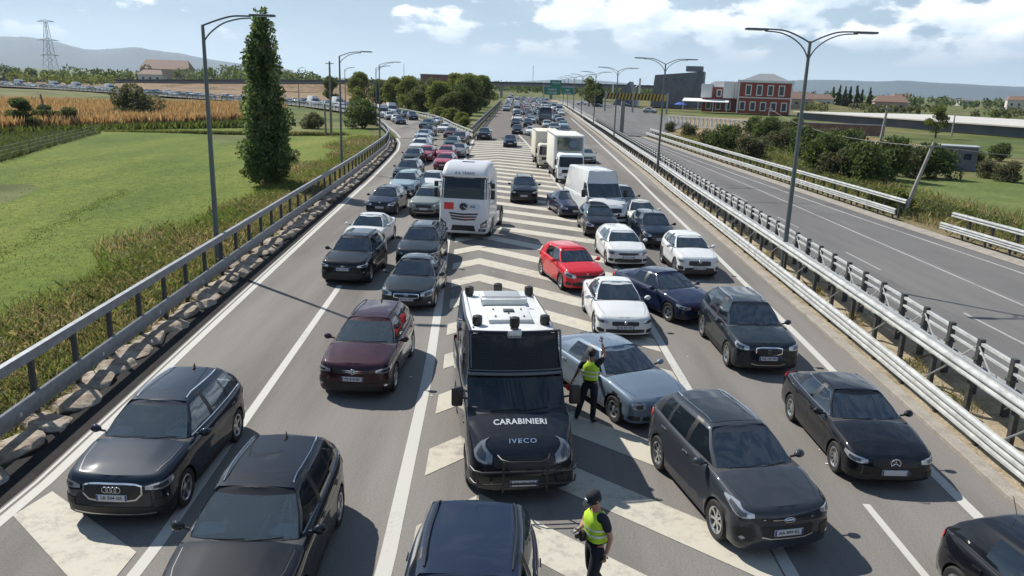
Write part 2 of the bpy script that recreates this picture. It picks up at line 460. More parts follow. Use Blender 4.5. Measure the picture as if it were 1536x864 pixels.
    def topline(s, mb, pts, wd=.012, off=.004, mi=None):
        g = []; P = []
        for a, b in zip(pts, pts[1:]):
            k = max(1, int(math.hypot(a[0]-b[0], a[1]-b[1])/.1)); P += [(a[0]+(b[0]-a[0])*i/k, a[1]+(b[1]-a[1])*i/k) for i in range(k)]
        P.append(pts[-1])
        for i, q in enumerate(P):
            a = P[max(0, i-1)]; b = P[min(len(P)-1, i+1)]; l = math.hypot(b[0]-a[0], b[1]-a[1]) or 1
            nx, ny = -(b[1]-a[1])/l*wd/2, (b[0]-a[0])/l*wd/2
            g.append([s.top(q[0]+nx, q[1]+ny, off), s.top(q[0]-nx, q[1]-ny, off)])
        mb.grid(g, mi)

def cabin(sh, p):
    """rings of the glasshouse from the belt to the roof edge -> faces sorted by kind"""
    L = sh.L; wb_ = p.get('gb', sh.W2-.10); wt = p['gt']
    cw, rf, rr, rb = p['cowl'], p['rf'], p['rr'], p['rb']; B = p['B']; C = p['C']; H = p['H']
    crown = p.get('rcrown', .055)
    bf, br = p.get('bulge', .20), p.get('rbulge', .10)
    nf = 8; side = []
    # side stations: (base t, top t, kind of the face that starts here)
    Ds = p.get('D')   # optional third side window end
    bw = .07
    sb = [cw+.30, (cw+.30+B)/2, B-bw, B+bw]
    st = [rf+.12, (rf+.12+B)/2+.04, B-bw+.03, B+bw+.03]
    kd = ['w', 'w', 'p']
    endb, endt = rb-.16, rr-.10
    if Ds:
        sb += [(B+C)/2, C-bw*.8, C+bw*.8, (C+Ds)/2, Ds, endb]; st += [(B+C)/2, C-bw*.8-.02, C+bw*.8-.04, (C+Ds)/2-.06, min(Ds, rr-.2), endt]
        kd += ['w', 'w', 'p', 'w', 'w', 'p']
    else:
        sb += [(B+C)/2, C, endb]; st += [(B+C)/2, min(C, endt-.12), endt]; kd += ['w', 'w', 'p']
    def half(level):   # (x, t) of right half ring from the front centre
        w2 = wb_ if level == 0 else wt
        f0 = cw if level == 0 else rf; r0 = rb if level == 0 else rr
        bul = bf if level == 0 else bf*.45; rbl = br if level == 0 else br*.6
        ss = sb if level == 0 else st; pts = []
        a = w2-(.055 if level == 0 else .05)
        for k in range(nf//2+1):
            x = a*k/(nf//2)*.97; pts.append((x, f0+bul*(x/w2)**2))
        n2 = len(ss)
        def tw(t):   # slight taper in plan towards both ends
            u = (t-ss[0])/(ss[-1]-ss[0]); return w2*(1-.05*(1-smooth(0, .4, u))-.05*smooth(.65, 1, u))
        pts.append((tw(ss[0])-.012, ss[0]-.08))
        for t in ss: pts.append((tw(t), t))
        pts.append((tw(ss[-1])-.03, r0-rbl*.9-.01))
        b = tw(ss[-1])-.07
        for k in range(3, -1, -1): pts.append((b*k/3, r0-rbl*(k/3)**2))
        return pts
    kinds = ['f']*(nf//2) + ['a', 'a'] + kd + ['c', 'c'] + ['r']*3
    h0, h1 = half(0), half(1)
    zroof = H-crown-.045
    vg = p.get('vg', (.07, .93))
    V = [0, vg[0], (vg[0]+vg[1])/2, vg[1], 1.0]
    if p.get('van'): V = [0, vg[0], (vg[0]+vg[1])/2, vg[1], vg[1]+.02, 1.0]
    rows = []
    for v in V:
        r = []
        vv = v
        for (x0, t0), (x1, t1) in zip(h0, h1):
            if p.get('van'):      # upright sides, raked screen then a steeper forehead
                k = p.get('vanbreak', .55)
                tt = t0+(t1-t0)*min(1, vv/k*.86 if vv < k else .86+.14*(vv-k)/(1-k))
            else: tt = t0+(t1-t0)*vv
            bulge = .035*math.sin(math.pi*vv)
            x = x0+(x1-x0)*vv+(bulge if x0 > .5*wb_ else bulge*0)
            if t0 < B-.6 and x0 < wb_*.93: tt -= .03*math.sin(math.pi*vv)
            if t0 > rb-.3 and not p.get('van'): tt += .04*math.sin(math.pi*vv)
            zb = sh.zs(min(max(t0, .3), L-.3))+p.get('crown', .055)*(1-min(1, abs(x0)/sh.W2)**2)-.03
            zt = zroof-.03*smooth(B, rr, t1)-(.02 if t1 < B-.4 else 0)
            r.append(Vector((x, tt-L/2, zb+(zt-zb)*vv)))
        rows.append(r)
    # roof edge ring, rolled in
    last = rows[-1]; r = []
    for (x1, t1), q in zip(h1, last):
        r.append(Vector((q.x*(1-.05/wt), q.y+(.05 if t1 < (rf+rr)/2-.3 else (-.05 if t1 > (rf+rr)/2+.3 else 0))*(1 if True else 0), q.z+.034)))
    rows.append(r)
    m = len(kinds)+1
    faces = {k: [] for k in 'fwpacr'}; faces['roof'] = []; faces['up'] = []
    nV = len(rows)
    for sg in (1, -1):
        for i in range(nV-1):
            for k in range(len(kinds)):
                a, b, c, d = rows[i][k], rows[i][k+1], rows[i+1][k+1], rows[i+1][k]
                q = [Vector((v.x*sg, v.y, v.z)) for v in (a, b, c, d)]
                if sg < 0: q = q[::-1]
                kind = kinds[k]; glass = i in (1, 2)
                if kind == 'f': key = 'f' if glass else 'p'
                elif kind == 'w': key = ('w' if sg > 0 else 'w-') if glass and not (p.get('van') and k > p.get('vanwin', 7)) else 'p'
                elif kind == 'r': key = 'r' if glass and not p.get('van') else 'p'
                else: key = 'p'
                faces.setdefault(key, []).append(q)
    # roof sheet
    top = rows[-1]; nc = 10; mid = (rf+rr)/2-L/2; hl = (rr-rf)/2
    grid = []
    for q in top:
        row = []
        for c in range(nc+1):
            u = -1+2*c/nc
            row.append(Vector((q.x*u, q.y, q.z+(1-u*u)*crown*.62*(1-.25*((q.y-mid)/hl)**2)*smooth(0, .16, min(q.y-(rf-L/2)+.02, rr-L/2-q.y+.02)))))
        grid.append(row)
    for a, b in zip(grid, grid[1:]):
        for c in range(nc): faces['roof'].append([a[c], a[c+1], b[c+1], b[c]])
    return faces, rows, grid

def weld(faces, name, mats, mis=None, angle=38, extra=None, inward=False):
    bm = bmesh.new(); cache = {}
    def V(v):
        k = (round(v.x, 4), round(v.y, 4), round(v.z, 4))
        if k not in cache: cache[k] = bm.verts.new(v)
        return cache[k]
    for fi, q in enumerate(faces):
        vv = []
        for v in q:
            x = V(v)
            if x not in vv: vv.append(x)
        if len(vv) < 3: continue
        try: f = bm.faces.new(vv); f.material_index = mis[fi] if mis else 0
        except ValueError: pass
    if extra: extra(bm)
    bmesh.ops.recalc_face_normals(bm, faces=bm.faces[:])
    # make sure they look outwards
    me = bpy.data.meshes.new(name); bm.to_mesh(me); bm.free()
    for m in mats: me.materials.append(m)
    me.polygons.foreach_set('use_smooth', [True]*len(me.polygons)); me.set_sharp_from_angle(angle=R(angle))
    return me

WHEELS = {}
def wheel_meshes(r, wd, style, rimm):
    key = (r, wd, style, rimm.name)
    if key in WHEELS: return WHEELS[key]
    rr = r-(.125 if style != 'steel' else .14)
    if style == 'truck': rr = r-.22
    TX = Matrix.Rotation(R(90), 4, 'Y')     # axle along X, outer face at +X
    mb = MB(); h = wd/2
    mb.lathe([(rr-.01, -h*.8), (rr+.03, -h*.92), (r-.03, -h), (r-.006, -h*.78), (r, -h*.3), (r, h*.3), (r-.006, h*.78), (r-.03, h), (rr+.03, h*.96), (rr-.01, h*.8)], 32, TX)
    tyre = mb.mesh('wheel', [RUBBER], angle=50)
    mb = MB()
    mb.lathe([(rr-.004, -h*.7), (rr-.004, h*.78), (rr+.012, h*.86), (rr-.012, h*.9), (rr-.03, h*.78), (rr-.035, h*.15)], 32, TX, 0)
    mb.lathe([(rr-.03, h*.12), (.001, h*.12)], 24, TX, 1)      # dark brake plate behind the spokes
    mb.lathe([(.07, h*.2), (.07, h*.66), (.045, h*.74), (.001, h*.74)], 16, TX, 0)
    ns = {'5': 5, '10': 10, '6': 6, 'steel': 12, 'truck': 10, '7': 7}[style]
    for k in range(ns):
        a = 2*math.pi*k/ns; rot = Matrix.Rotation(a, 4, 'X')
        ws = {'5': .040, '10': .018, '6': .032, '7': .028, 'steel': .035, 'truck': .05}[style]
        vs = [Vector((x, y*yw, z)) for (z, x, yw) in ((.05, h*.66, ws*.9), (rr*.6, h*.60, ws*.75), (rr-.01, h*.74, ws*1.25)) for y in (-1, 1)]
        vb = [v-Vector((.035, 0, 0)) for v in vs]
        al = [rot @ v for v in vs+vb]
        mb.add(al, [(0, 2, 3, 1), (2, 4, 5, 3), (0, 6, 8, 2), (2, 8, 10, 4), (1, 3, 9, 7), (3, 5, 11, 9)], 0)
    rim = mb.mesh('rim', [rimm, BLACK], angle=30)
    WHEELS[key] = (tyre, rim); return WHEELS[key]

def emblem(kind, mb, c, sc, T, mi=0):
    """badge built of rings and bars in the local XZ plane of T"""
    def ring(cx, cz, r, th, n=20):
        mb.tube([T @ Vector((cx+r*math.cos(2*math.pi*k/n), 0, cz+r*math.sin(2*math.pi*k/n))) for k in range(n+1)], th, 5, mi, cap=False)
    def bar(a, b, th): mb.tube([T @ Vector((a[0], 0, a[1])), T @ Vector((b[0], 0, b[1]))], th, 5, mi)
    if kind == 'rings':
        for k in range(4): ring((k-1.5)*sc*1.35, 0, sc, sc*.16)
    elif kind == 'star':
        ring(0, 0, sc, sc*.1)
        for a in (90, 210, 330): bar((0, 0), (sc*math.cos(R(a)), sc*math.sin(R(a))), sc*.1)
    elif kind == 'vw':
        ring(0, 0, sc, sc*.12); bar((-.35*sc, .85*sc), (0, .1*sc), sc*.1); bar((.35*sc, .85*sc), (0, .1*sc), sc*.1)
        bar((-.8*sc, .35*sc), (-.4*sc, -.8*sc), sc*.1); bar((-.4*sc, -.8*sc), (0, 0), sc*.1); bar((0, 0), (.4*sc, -.8*sc), sc*.1); bar((.4*sc, -.8*sc), (.8*sc, .35*sc), sc*.1)
    elif kind == 'bolt':
        ring(0, 0, sc, sc*.12); bar((-1.25*sc, -.12*sc), (.3*sc, .2*sc), sc*.12); bar((-.3*sc, -.2*sc), (1.25*sc, .12*sc), sc*.12)
    elif kind == 'oval':
        n = 20; mb.tube([T @ Vector((1.8*sc*math.cos(2*math.pi*k/n), 0, .75*sc*math.sin(2*math.pi*k/n))) for k in range(n+1)], sc*.13, 5, mi, cap=False)
        bar((-1.2*sc, 0), (1.2*sc, .1*sc), sc*.3)
    elif kind == 'arrow':
        ring(0, 0, sc, sc*.14); bar((.5*sc, .5*sc), (1.1*sc, 1.1*sc), sc*.13)
    elif kind == 'disc':
        ring(0, 0, sc, sc*.15); ring(0, 0, sc*.5, sc*.2)

def make_car(p, name, paintm, detail=2):
    """builds one car at the origin, nose towards -Y; returns its Empty"""
    sh = Shape(p); sh.prep(); L, W2, H = sh.L, sh.W2, p['H']; p.setdefault('rims', ALU)
    root = empty(name)
    faces, rows, rgrid = cabin(sh, p)
    r = p['r']; axles = (p['fo'], p['fo']+p['wb'])
    # ---- body: lower shell with wheel wells cut out
    me = bpy.data.meshes.new('tmp'); sh.bm.to_mesh(me)
    ob = bpy.data.objects.new('tmp', me); COL.objects.link(ob)
    cb_ = bmesh.new()
    for ta in axles:
        for sg in (1, -1):
            T = Matrix.Translation((sg*(W2-.06), ta-L/2, r*.98)) @ Matrix.Rotation(R(90), 4, 'Y')
            bmesh.ops.create_cone(cb_, segments=28, radius1=r+.055, radius2=r+.055, depth=.5, cap_ends=True, matrix=T)
    cm = bpy.data.meshes.new('cut'); cb_.to_mesh(cm); cb_.free()
    co = bpy.data.objects.new('cut', cm); COL.objects.link(co)
    md = ob.modifiers.new('b', 'BOOLEAN'); md.operation = 'DIFFERENCE'; md.object = co; md.solver = 'EXACT'
    dg = bpy.context.evaluated_depsgraph_get(); me2 = bpy.data.meshes.new_from_object(ob.evaluated_get(dg))
    for o in (ob, co): bpy.data.objects.remove(o)
    bm = bmesh.new(); bm.from_mesh(me2); bpy.data.meshes.remove(me2)
    van = p.get('van')
    for f in bm.faces:
        c = f.calc_center_median(); t = c.y+L/2; f.material_index = 0
        for ta in axles:
            if abs(math.hypot(t-ta, c.z-r*.98)-(r+.055)) < .03 and abs(c.x) < W2-.012: f.material_index = 1
            if math.hypot(t-ta, c.z-r*.98) < r+.05 and abs(c.x) < W2-.2: f.material_index = 1
        if c.z < .215: f.material_index = 1
        if p.get('clad') and c.z < .21+p['clad'] and f.material_index == 0 and f.normal.z < .7: f.material_index = 1
        if f.normal.z > .8 and p['cowl']+.10 < t < p['rb']-.12 and abs(c.x) < p.get('gb', W2-.10)-.04: f.material_index = 2
    # glasshouse shell into the same mesh
    cache = {}
    def addf(q, mi):
        vv = []
        for v in q:
            k = (round(v.x, 4), round(v.y, 4), round(v.z, 4))
            if k not in cache: cache[k] = bm.verts.new(v)
            if cache[k] not in vv: vv.append(cache[k])
        if len(vv) < 3: return
        try: f = bm.faces.new(vv); f.material_index = mi
        except ValueError: pass
    pil = p.get('pillar_mi', 0)
    for q in faces['p']:
        cc = sum(q, Vector())/len(q)
        b_pillar = abs(cc.y+L/2-p['B']) < .15 and abs(cc.x) > .3 and not van
        addf(q, 1 if b_pillar else pil)
    n0 = len(bm.faces)
    for q in faces['roof']: addf(q, 3 if p.get('roofmat') else 0)
    me = bpy.data.meshes.new('body'); bm.normal_update()
    bm.faces.ensure_lookup_table()
    bm.to_mesh(me); bm.free()
    for m in (paintm, BLACK, INTER, p.get('roofmat') or BLACK): me.materials.append(m)
    me.polygons.foreach_set('use_smooth', [True]*len(me.polygons)); me.set_sharp_from_angle(angle=R(33))
    body = link(bpy.data.objects.new('body', me), root)
    body.material_slots[0].link = 'OBJECT'; body.material_slots[0].material = paintm
    # ---- glass
    gm = p.get('glass', GLASS) if detail > 1 else GLASS_D
    gs = p.get('sideglass', gm if detail > 1 else GLASS_D)
    link(bpy.data.objects.new('windscreen', weld(faces['f'], 'windscreen', [gm])), root)
    if not p.get('van') or faces.get('w'):
        for k in ('w', 'w-'):
            if faces.get(k): link(bpy.data.objects.new('side_window', weld(faces[k], 'side_window', [gs])), root)
    if faces['r']: link(bpy.data.objects.new('rear_window', weld(faces['r'], 'rear_window', [gs])), root)
    # ---- wheels
    ty, rm = wheel_meshes(r, .23 if not van else .22, p.get('wheel', '5'), p['rims'])
    for ta in axles:
        for sg in (1, -1):
            wo = link(bpy.data.objects.new('wheel', ty), root); wo.location = (sg*(W2-.125), ta-L/2, r)
            if sg < 0: wo.rotation_euler = (0, 0, math.pi)
            link(bpy.data.objects.new('rim', rm), wo)
    # ---- lamps
    hl = p['head']   # list of (s, z0, z1)
    for sg in (1, -1):
        mb = MB(); cols = [(s_*sg, a, b) for s_, a, b in hl]; sh.patch(mb, cols, .010, 4)
        if detail > 1:
            k = [(s_*sg, a+.2*(b-a), a+.75*(b-a)) for s_, a, b in hl[1:-1]]
            if len(k) > 1: sh.patch(mb, k, .014, 2, 1)
        mb.build('headlight', [p.get('headmat', LAMP), LAMPD], root)
        mb = MB(); st = sh.S[-1]
        sh.patch(mb, [(sg*(st-a), z0, z1) for a, z0, z1 in p.get('tail', [(.45, .8, .95), (.62, .79, .97), (.8, .8, .98), (.95, .86, .97), (1.12, .9, .95)])], .008, 3)
        mb.build('tail_light', TAIL, root)
        mb = MB()
        if p.get('fog'):
            mi0 = 0
            sh.patch(mb, [(s_*sg, a, b) for s_, a, b in p['fog']], .006, 2, 0)
            if p.get('foglamp'):
                s0, z0, rr_ = p['foglamp']; sh.patch(mb, [((s0-rr_)*sg, z0-.01, z0+.01), (s0*sg, z0-rr_*.7, z0+rr_*.7), ((s0+rr_)*sg, z0-.01, z0+.01)], .012, 2, 1)
            mb.build('fog_lamp', [BLACK, LAMP], root)
    # ---- grille, intake, plate, badge
    if p.get('grille'):
        mb = MB(); g = p['grille']; g2 = g+[(-s_, a, b) for s_, a, b in g[::-1] if s_ > 0] if g[0][0] == 0 else g
        cols = [(-s_, a, b) for s_, a, b in g[::-1]]+[c for c in g if c[0] > 0]
        sh.patch(mb, cols, .006, 4, 0)
        n = p.get('slats', 4)
        if detail > 1:
            for j in range(1, n):
                sh.line(mb, [(c[0]*.97, c[1]+(c[2]-c[1])*j/n) for c in cols], .012, .012, 1)
        if p.get('frame'):
            fr = [(c[0], c[1]) for c in cols]+[(c[0], c[2]) for c in cols[::-1]]; fr.append(fr[0])
            sh.line(mb, fr, p['frame'], .014, 2)
        mb.build('grille', [BLACK, p.get('slatmat', TRIM), p.get('framemat', CHROME)], root)
    if p.get('intake'):
        mb = MB(); g = p['intake']; cols = [(-s_, a, b) for s_, a, b in g[::-1]]+[c for c in g if c[0] > 0]
        sh.patch(mb, cols, .006, 2); 
        if p.get('lip'): sh.line(mb, [(c[0]*1.02, c[1]-.02) for c in cols], .02, .012, 1)
        mb.build('air_intake', [BLACK, p.get('lipmat', ALU)], root)
    if p.get('plate'):
        z = p['plate']; mb = MB(); s0 = .26
        pc = sh.onto(0, z, .02)
        T = Matrix.Translation(pc)
        mb.box(-s0, s0, -.008, .02, -.056, .056, 0, T)
        if detail > 1:
            vs, fs = text_faces(p.get('reg', 'AA 431 KR'), .085)
            q = [T @ Vector((v.x, -.011, v.y)) for v in vs]; mb.add(q, fs, 1)
            for sg in (-1, 1): mb.box(sg*.242-.015, sg*.242+.015, -.0105, -.008, -.052, .052, 2, T)
        mb.build('licence_plate', [PLATE, PLATET, BLUE], root, smooth=False)
    if p.get('badge') and detail > 1:
        kind, z, sc = p['badge']; mb = MB(); c = sh.onto(0, z, .022); emblem(kind, mb, c, sc, Matrix.Translation(c))
        mb.build('badge', CHROME, root)
    # ---- mirrors
    tm = p['cowl']+p.get('mir', .42); zm = sh.zs(tm)+p.get('mirz', .07)
    msz = p.get('mirsz', (.115, .09, .082))
    for sg in (1, -1):
        bm = bmesh.new(); bmesh.ops.create_icosphere(bm, subdivisions=2, radius=1)
        for v in bm.verts:
            x, y, z = v.co; y2 = min(y, .45)
            v.co = Vector((sg*(W2+.015+msz[0]*.6+x*msz[0]*(1-.15*abs(z))), tm-L/2+y2*msz[1]+.02*x, zm+z*msz[2]*(1+.15*x)))
        mb = MB()
        if van: mb.bbox(sg*(W2+.14)-.11, sg*(W2+.14)+.11, tm-L/2-.08, tm-L/2+.05, zm-.19, zm+.20, .045, 0, seg=3)
        else: mb.addbm(bm, 0)
        bm.free()
        mb.tube([(sg*(W2-.09), tm-L/2, zm-.05), (sg*(W2+.05), tm-L/2, zm-.03)], .022, 6, 1)
        mo = mb.build('wing_mirror', [p.get('mirmat', paintm), BLACK], root)
        if not p.get('mirmat'): mo.material_slots[0].link = 'OBJECT'; mo.material_slots[0].material = paintm
    # ---- roof rails
    if p.get('rails'):
        for sg in (1, -1):
            mb = MB(); pts = []
            ts = [rgrid[i] for i in range(6, len(rgrid)-5)]
            tail_ = len(rgrid)
            y0 = p['rf']+.22-L/2; y1 = p['rr']-.12-L/2
            for k in range(9):
                y = y0+(y1-y0)*k/8
                xs = np.interp(y, [g[0].y for g in rgrid[5:-3]], [abs(g[0].x) for g in rgrid[5:-3]]); zz = np.interp(y, [g[0].y for g in rgrid[5:-3]], [g[0].z for g in rgrid[5:-3]])
                pts.append((sg*(xs-.05), y, zz+.012+(.035 if 0 < k < 8 else .0)))
            mb.tube(pts, .014, 6); mb.build('roof_rail', p['rails'], root)
    if detail > 1 and not van:
        # seams, handles, wipers
        zb = sh.zs
        for sg in (1, -1):
            mb = MB()
            for ts, lean in ((p['cowl']+.12, .04), (p['B'], 0), (p['C']+.05 if p['C']-p['B'] > .6 else p['B']+.8, -.05)):
                if abs(ts-axles[1]) < r+.1: z0 = r*.98+r*.85
                else: z0 = .3
                s0 = sh.s_at(ts); sh.line(mb, [(sg*(s0+lean), z0), (sg*s0, zb(ts)-.03)], .009, .003)
            sh.line(mb, [(sg*sh.s_at(p['fo']+r+.1), .28), (sg*sh.s_at(axles[1]-r-.1), .28)], .012, .003)
            sh.topline(mb, [(sg*(W2*.70), .30), (sg*(W2*.80), .7), (sg*(W2*.83), p['cowl']-.05)], .010, .002)
            mb.build('panel_gap', BLACK, body)
        for sg in (1, -1):
            for tt in (p['B']-.16, min(p['C']-.02, axles[1]-.12)):
                c = sh.onto(sg*sh.s_at(tt), zb(tt)-.13, .02); mb = MB(); mb.bbox(c.x-.012, c.x+.012, c.y-.10, c.y+.10, c.z-.016, c.z+.016, .008)
                ho = mb.build('door_handle', [p.get('handle', paintm)], root)
                if not p.get('handle'): ho.material_slots[0].link = 'OBJECT'; ho.material_slots[0].material = paintm
        if p.get('chromeline'):
            for sg in (1, -1):
                mb = MB(); rr_ = rows; pts = [Vector((v.x*sg*1.008, v.y, v.z)) for v in rr_[1][6:-4]]; mb.tube(pts, .011, 5)
                pt2 = [Vector((v.x*sg*1.01, v.y, v.z)) for v in rr_[3][6:-4]]
                mb.tube([pts[0]]+pt2+[pts[-1]], .009, 5) if p['chromeline'] > 1 else None
                mb.build('window_trim', CHROME, root)
    if detail > 1:
        fr0, fr1 = rows[1], rows[3]
        for x0, x1 in ((-.55, .05), (-.02, .58)):
            mb = MB(); a = np.interp(abs(x0), [v.x for v in fr0[:5]], [v.y for v in fr0[:5]])
            P = [Vector((x0+(x1-x0)*k/4, float(np.interp(abs(x0+(x1-x0)*k/4), [v.x for v in fr0[:5]], [v.y for v in fr0[:5]]))-.01+.03*k/4, float(np.interp(abs(x0+(x1-x0)*k/4), [v.x for v in fr0[:5]], [v.z for v in fr0[:5]]))+.012+.025*k/4)) for k in range(5)]
            mb.tube(P, .009, 5); mb.build('wiper', BLACK, root)
        # interior
        zf = sh.zs(p['cowl']+.5); sm = p.get('seat', SEATM)
        mb = MB(); cwt = p['cowl']; gb = p.get('gb', W2-.1)
        mb.bbox(-gb+.1, gb-.1, cwt+.26-L/2, cwt+.62-L/2, zf-.02, zf+.045, .03); mb.build('dashboard', p.get('dash', INTER), root)
        sy = cwt+1.15-L/2
        for sg in (1, -1):
            mb = MB(); x = sg*.38
            T = Matrix.Translation((x, sy, zf-.52)) @ Matrix.Rotation(R(-14), 4, 'X')
            mb.bbox(-.24, .24, -.06, .06, 0, .60, .05, None, T); mb.bbox(-.13, .13, -.045, .045, .62, .82, .04, None, T)
            mb.build('seat', sm, root)
        mb = MB(); T = Matrix.Translation((0, sy+.95, zf-.42)) @ Matrix.Rotation(R(-16), 4, 'X'); mb.bbox(-.62, .62, -.06, .06, 0, .55, .06, None, T); mb.build('rear_bench', sm, root)
        mb = MB(); T = Matrix.Translation((.38, cwt+.72-L/2, zf+.02)) @ Matrix.Rotation(R(-62), 4, 'X')
        mb.tube([T @ Vector((.18*math.cos(2*math.pi*k/20), .18*math.sin(2*math.pi*k/20), 0)) for k in range(21)], .016, 6, cap=False)
        mb.tube([T @ Vector((-.17, 0, 0)), T @ Vector((.17, 0, 0))], .02, 5); mb.build('steering_wheel', BLACK, root)
        # small mirror inside and a paper on the dash
        c = (rows[3][0]+rows[3][1])/2
        mb = MB(); mb.bbox(-.11, .11, c.y+.10, c.y+.13, c.z-.09, c.z-.03, .01); mb.build('rear_view_mirror', BLACK, root)
        if p.get('sunroof'):
            mb = MB(); a, b, hw = p['sunroof']
            g = []
            for k in range(9):
                y = a+(b-a)*k/8-L/2; row = []
                for c_ in range(9):
                    x = -hw+2*hw*c_/8
                    # height of the roof sheet there
                    i = min(range(len(rgrid)-1), key=lambda i: abs((rgrid[i][0].y+rgrid[i+1][0].y)/2-y) if rgrid[i+1][0].y != rgrid[i][0].y else 9)
                    r0, r1 = rgrid[i], rgrid[i+1]; f = min(1, max(0, (y-r0[0].y)/max(1e-4, r1[0].y-r0[0].y)))
                    def hz_(rw): return float(np.interp(x, [v.x for v in rw], [v.z for v in rw]))
                    row.append(Vector((x, y, hz_(r0)*(1-f)+hz_(r1)*f+.008)))
                g.append(row)
            mb.grid(g); mb.build('sunroof', mat('sunroof_glass', (.004, .005, .006), .3, coat=.35), root)
        if p.get('fin'):
            zz = H-.03; yy = p['rr']-.25-L/2; mb = MB()
            mb.add([(-.02, yy-.09, zz-.02), (.02, yy-.09, zz-.02), (.02, yy+.07, zz-.03), (-.02, yy+.07, zz-.03), (0, yy+.05, zz+.07), (0, yy+.08, zz+.06)], [(0, 1, 4), (1, 2, 5, 4), (3, 0, 4, 5), (2, 3, 5)])
            mb.build('aerial', BLACK, root, smooth=False)
        if p.get('rod'):
            yy = p['rr']-.2-L/2; mb = MB(); mb.tube([(0, yy, H-.03), (0, yy+.14, H+.22)], .006, 5); mb.build('aerial', BLACK, root)
    sh.bm.free()
    return root, sh, rows, rgrid
# ------------------------------------------------------------------ vehicle shapes
P_ = dict
def fit(d, k):
    """a longer or shorter car moves everything behind the middle with its tail"""
    dl = k.get('L', d['L'])-d['L']; mid = d['L']*.55
    if dl:
        if 'zs' not in k: d['zs'] = [(t+dl if t > mid else t, z) for t, z in d['zs']]
        for q in ('rr', 'rb', 'D'):
            if d.get(q) and q not in k: d[q] += dl
        if 'C' not in k: d['C'] += dl*.6
        if 'wb' not in k: d['wb'] += dl*.7
    d.update(k); return d
def S_suv(**k):
    d = P_(L=4.62, W=1.88, H=1.66, r=.365, fo=.88, wb=2.78, zs=[(0, .89), (.14, .94), (.5, 1.01), (1.2, 1.075), (1.6, 1.075), (3.5, 1.12), (4.3, 1.12), (4.62, 1.05)],
           cowl=1.20, rf=1.98, B=2.52, C=3.42, D=3.95, rr=4.06, rb=4.46, gt=.60, bulge=.22, clad=.16, rails=BLACK,
           head=[(.56, .74, .80), (.70, .73, .83), (.84, .73, .85), (.98, .75, .87), (1.14, .80, .88)],
           grille=[(0, .60, .80), (.25, .60, .80), (.46, .62, .79)], intake=[(0, .36, .52), (.4, .36, .52), (.62, .38, .50)],
           fog=[(.68, .42, .55), (.85, .42, .57), (1.0, .45, .56)], plate=.56, wheel='5')
    return fit(d, k)
def S_sedan(**k):
    d = P_(L=4.78, W=1.83, H=1.45, r=.335, fo=.86, wb=2.76, zs=[(0, .70), (.14, .76), (.5, .85), (1.2, .935), (1.6, .94), (3.3, .98), (4.1, 1.0), (4.55, .97), (4.78, .93)],
           cowl=1.26, rf=2.08, B=2.50, C=3.24, rr=3.30, rb=4.05, gt=.56, bulge=.24, rbulge=.12,
           head=[(.54, .58, .65), (.68, .57, .68), (.82, .59, .70), (.96, .62, .72), (1.14, .68, .74)],
           grille=[(0, .50, .64), (.25, .50, .64), (.42, .52, .63)], intake=[(0, .28, .40), (.4, .28, .40), (.60, .30, .39)],
           fog=[(.66, .30, .40), (.82, .30, .42), (.95, .32, .40)], plate=.46, wheel='5')
    return fit(d, k)
def S_hatch(**k):
    d = P_(L=4.05, W=1.74, H=1.50, r=.315, fo=.82, wb=2.50, zs=[(0, .77), (.12, .83), (.42, .91), (.95, .985), (1.4, .985), (3, 1.03), (3.7, 1.03), (4.05, .97)],
           cowl=.98, rf=1.70, B=2.18, C=2.98, rr=3.52, rb=3.90, gt=.56, bulge=.22,
           head=[(.48, .62, .72), (.62, .61, .76), (.78, .62, .80), (.92, .66, .82), (1.06, .74, .83)],
           grille=[(0, .60, .70), (.25, .60, .70), (.44, .62, .70)], intake=[(0, .30, .46), (.4, .30, .46), (.6, .32, .44)],
           fog=[(.64, .34, .44), (.80, .34, .46), (.92, .36, .44)], plate=.50, wheel='5')
    return fit(d, k)

PAINTS = {
 'navy': paint('navy', (.008, .016, .036), .2), 'black': paint('black', (.004, .005, .008)), 'blueblack': paint('blueblack', (.006, .012, .024), .2),
 'maroon': paint('maroon', (.030, .006, .012), .25), 'darkgreen': paint('darkgreen', (.010, .018, .016), .2), 'white': paint('white', (.60, .61, .60)),
 'red': paint('red', (.52, .014, .022)), 'silverblue': paint('silverblue', (.13, .175, .225), .5), 'graphite': paint('graphite', (.034, .039, .048), .4),
 'silver': paint('silver', (.36, .38, .38), .5), 'greengrey': paint('greengrey', (.19, .22, .20), .4), 'deepblue': paint('deepblue', (.010, .016, .045), .2),
 'paleblue': paint('paleblue', (.26, .34, .38), .3), 'pink': paint('pink', (.33, .07, .10), .1), 'brown': paint('brown', (.06, .022, .022), .2), 'grey': paint('grey', (.16, .17, .175), .4),
 'darkslate': paint('darkslate', (.012, .018, .023), .3), 'offwhite': paint('offwhite', (.62, .62, .56)), 'teal': paint('teal', (.03, .07, .075), .2)}
PT = PAINTS

def place(root, x, yfront, deg, L, label, group=None, cat='car'):
    """stand a vehicle with the middle of its front bumper at (x, yfront), turned by deg"""
    a = R(deg); root.rotation_euler = (0, 0, a)
    root.location = (x - math.sin(a)*(L/2), yfront + math.cos(a)*(L/2), 0)
    tag(root, label, cat, group)
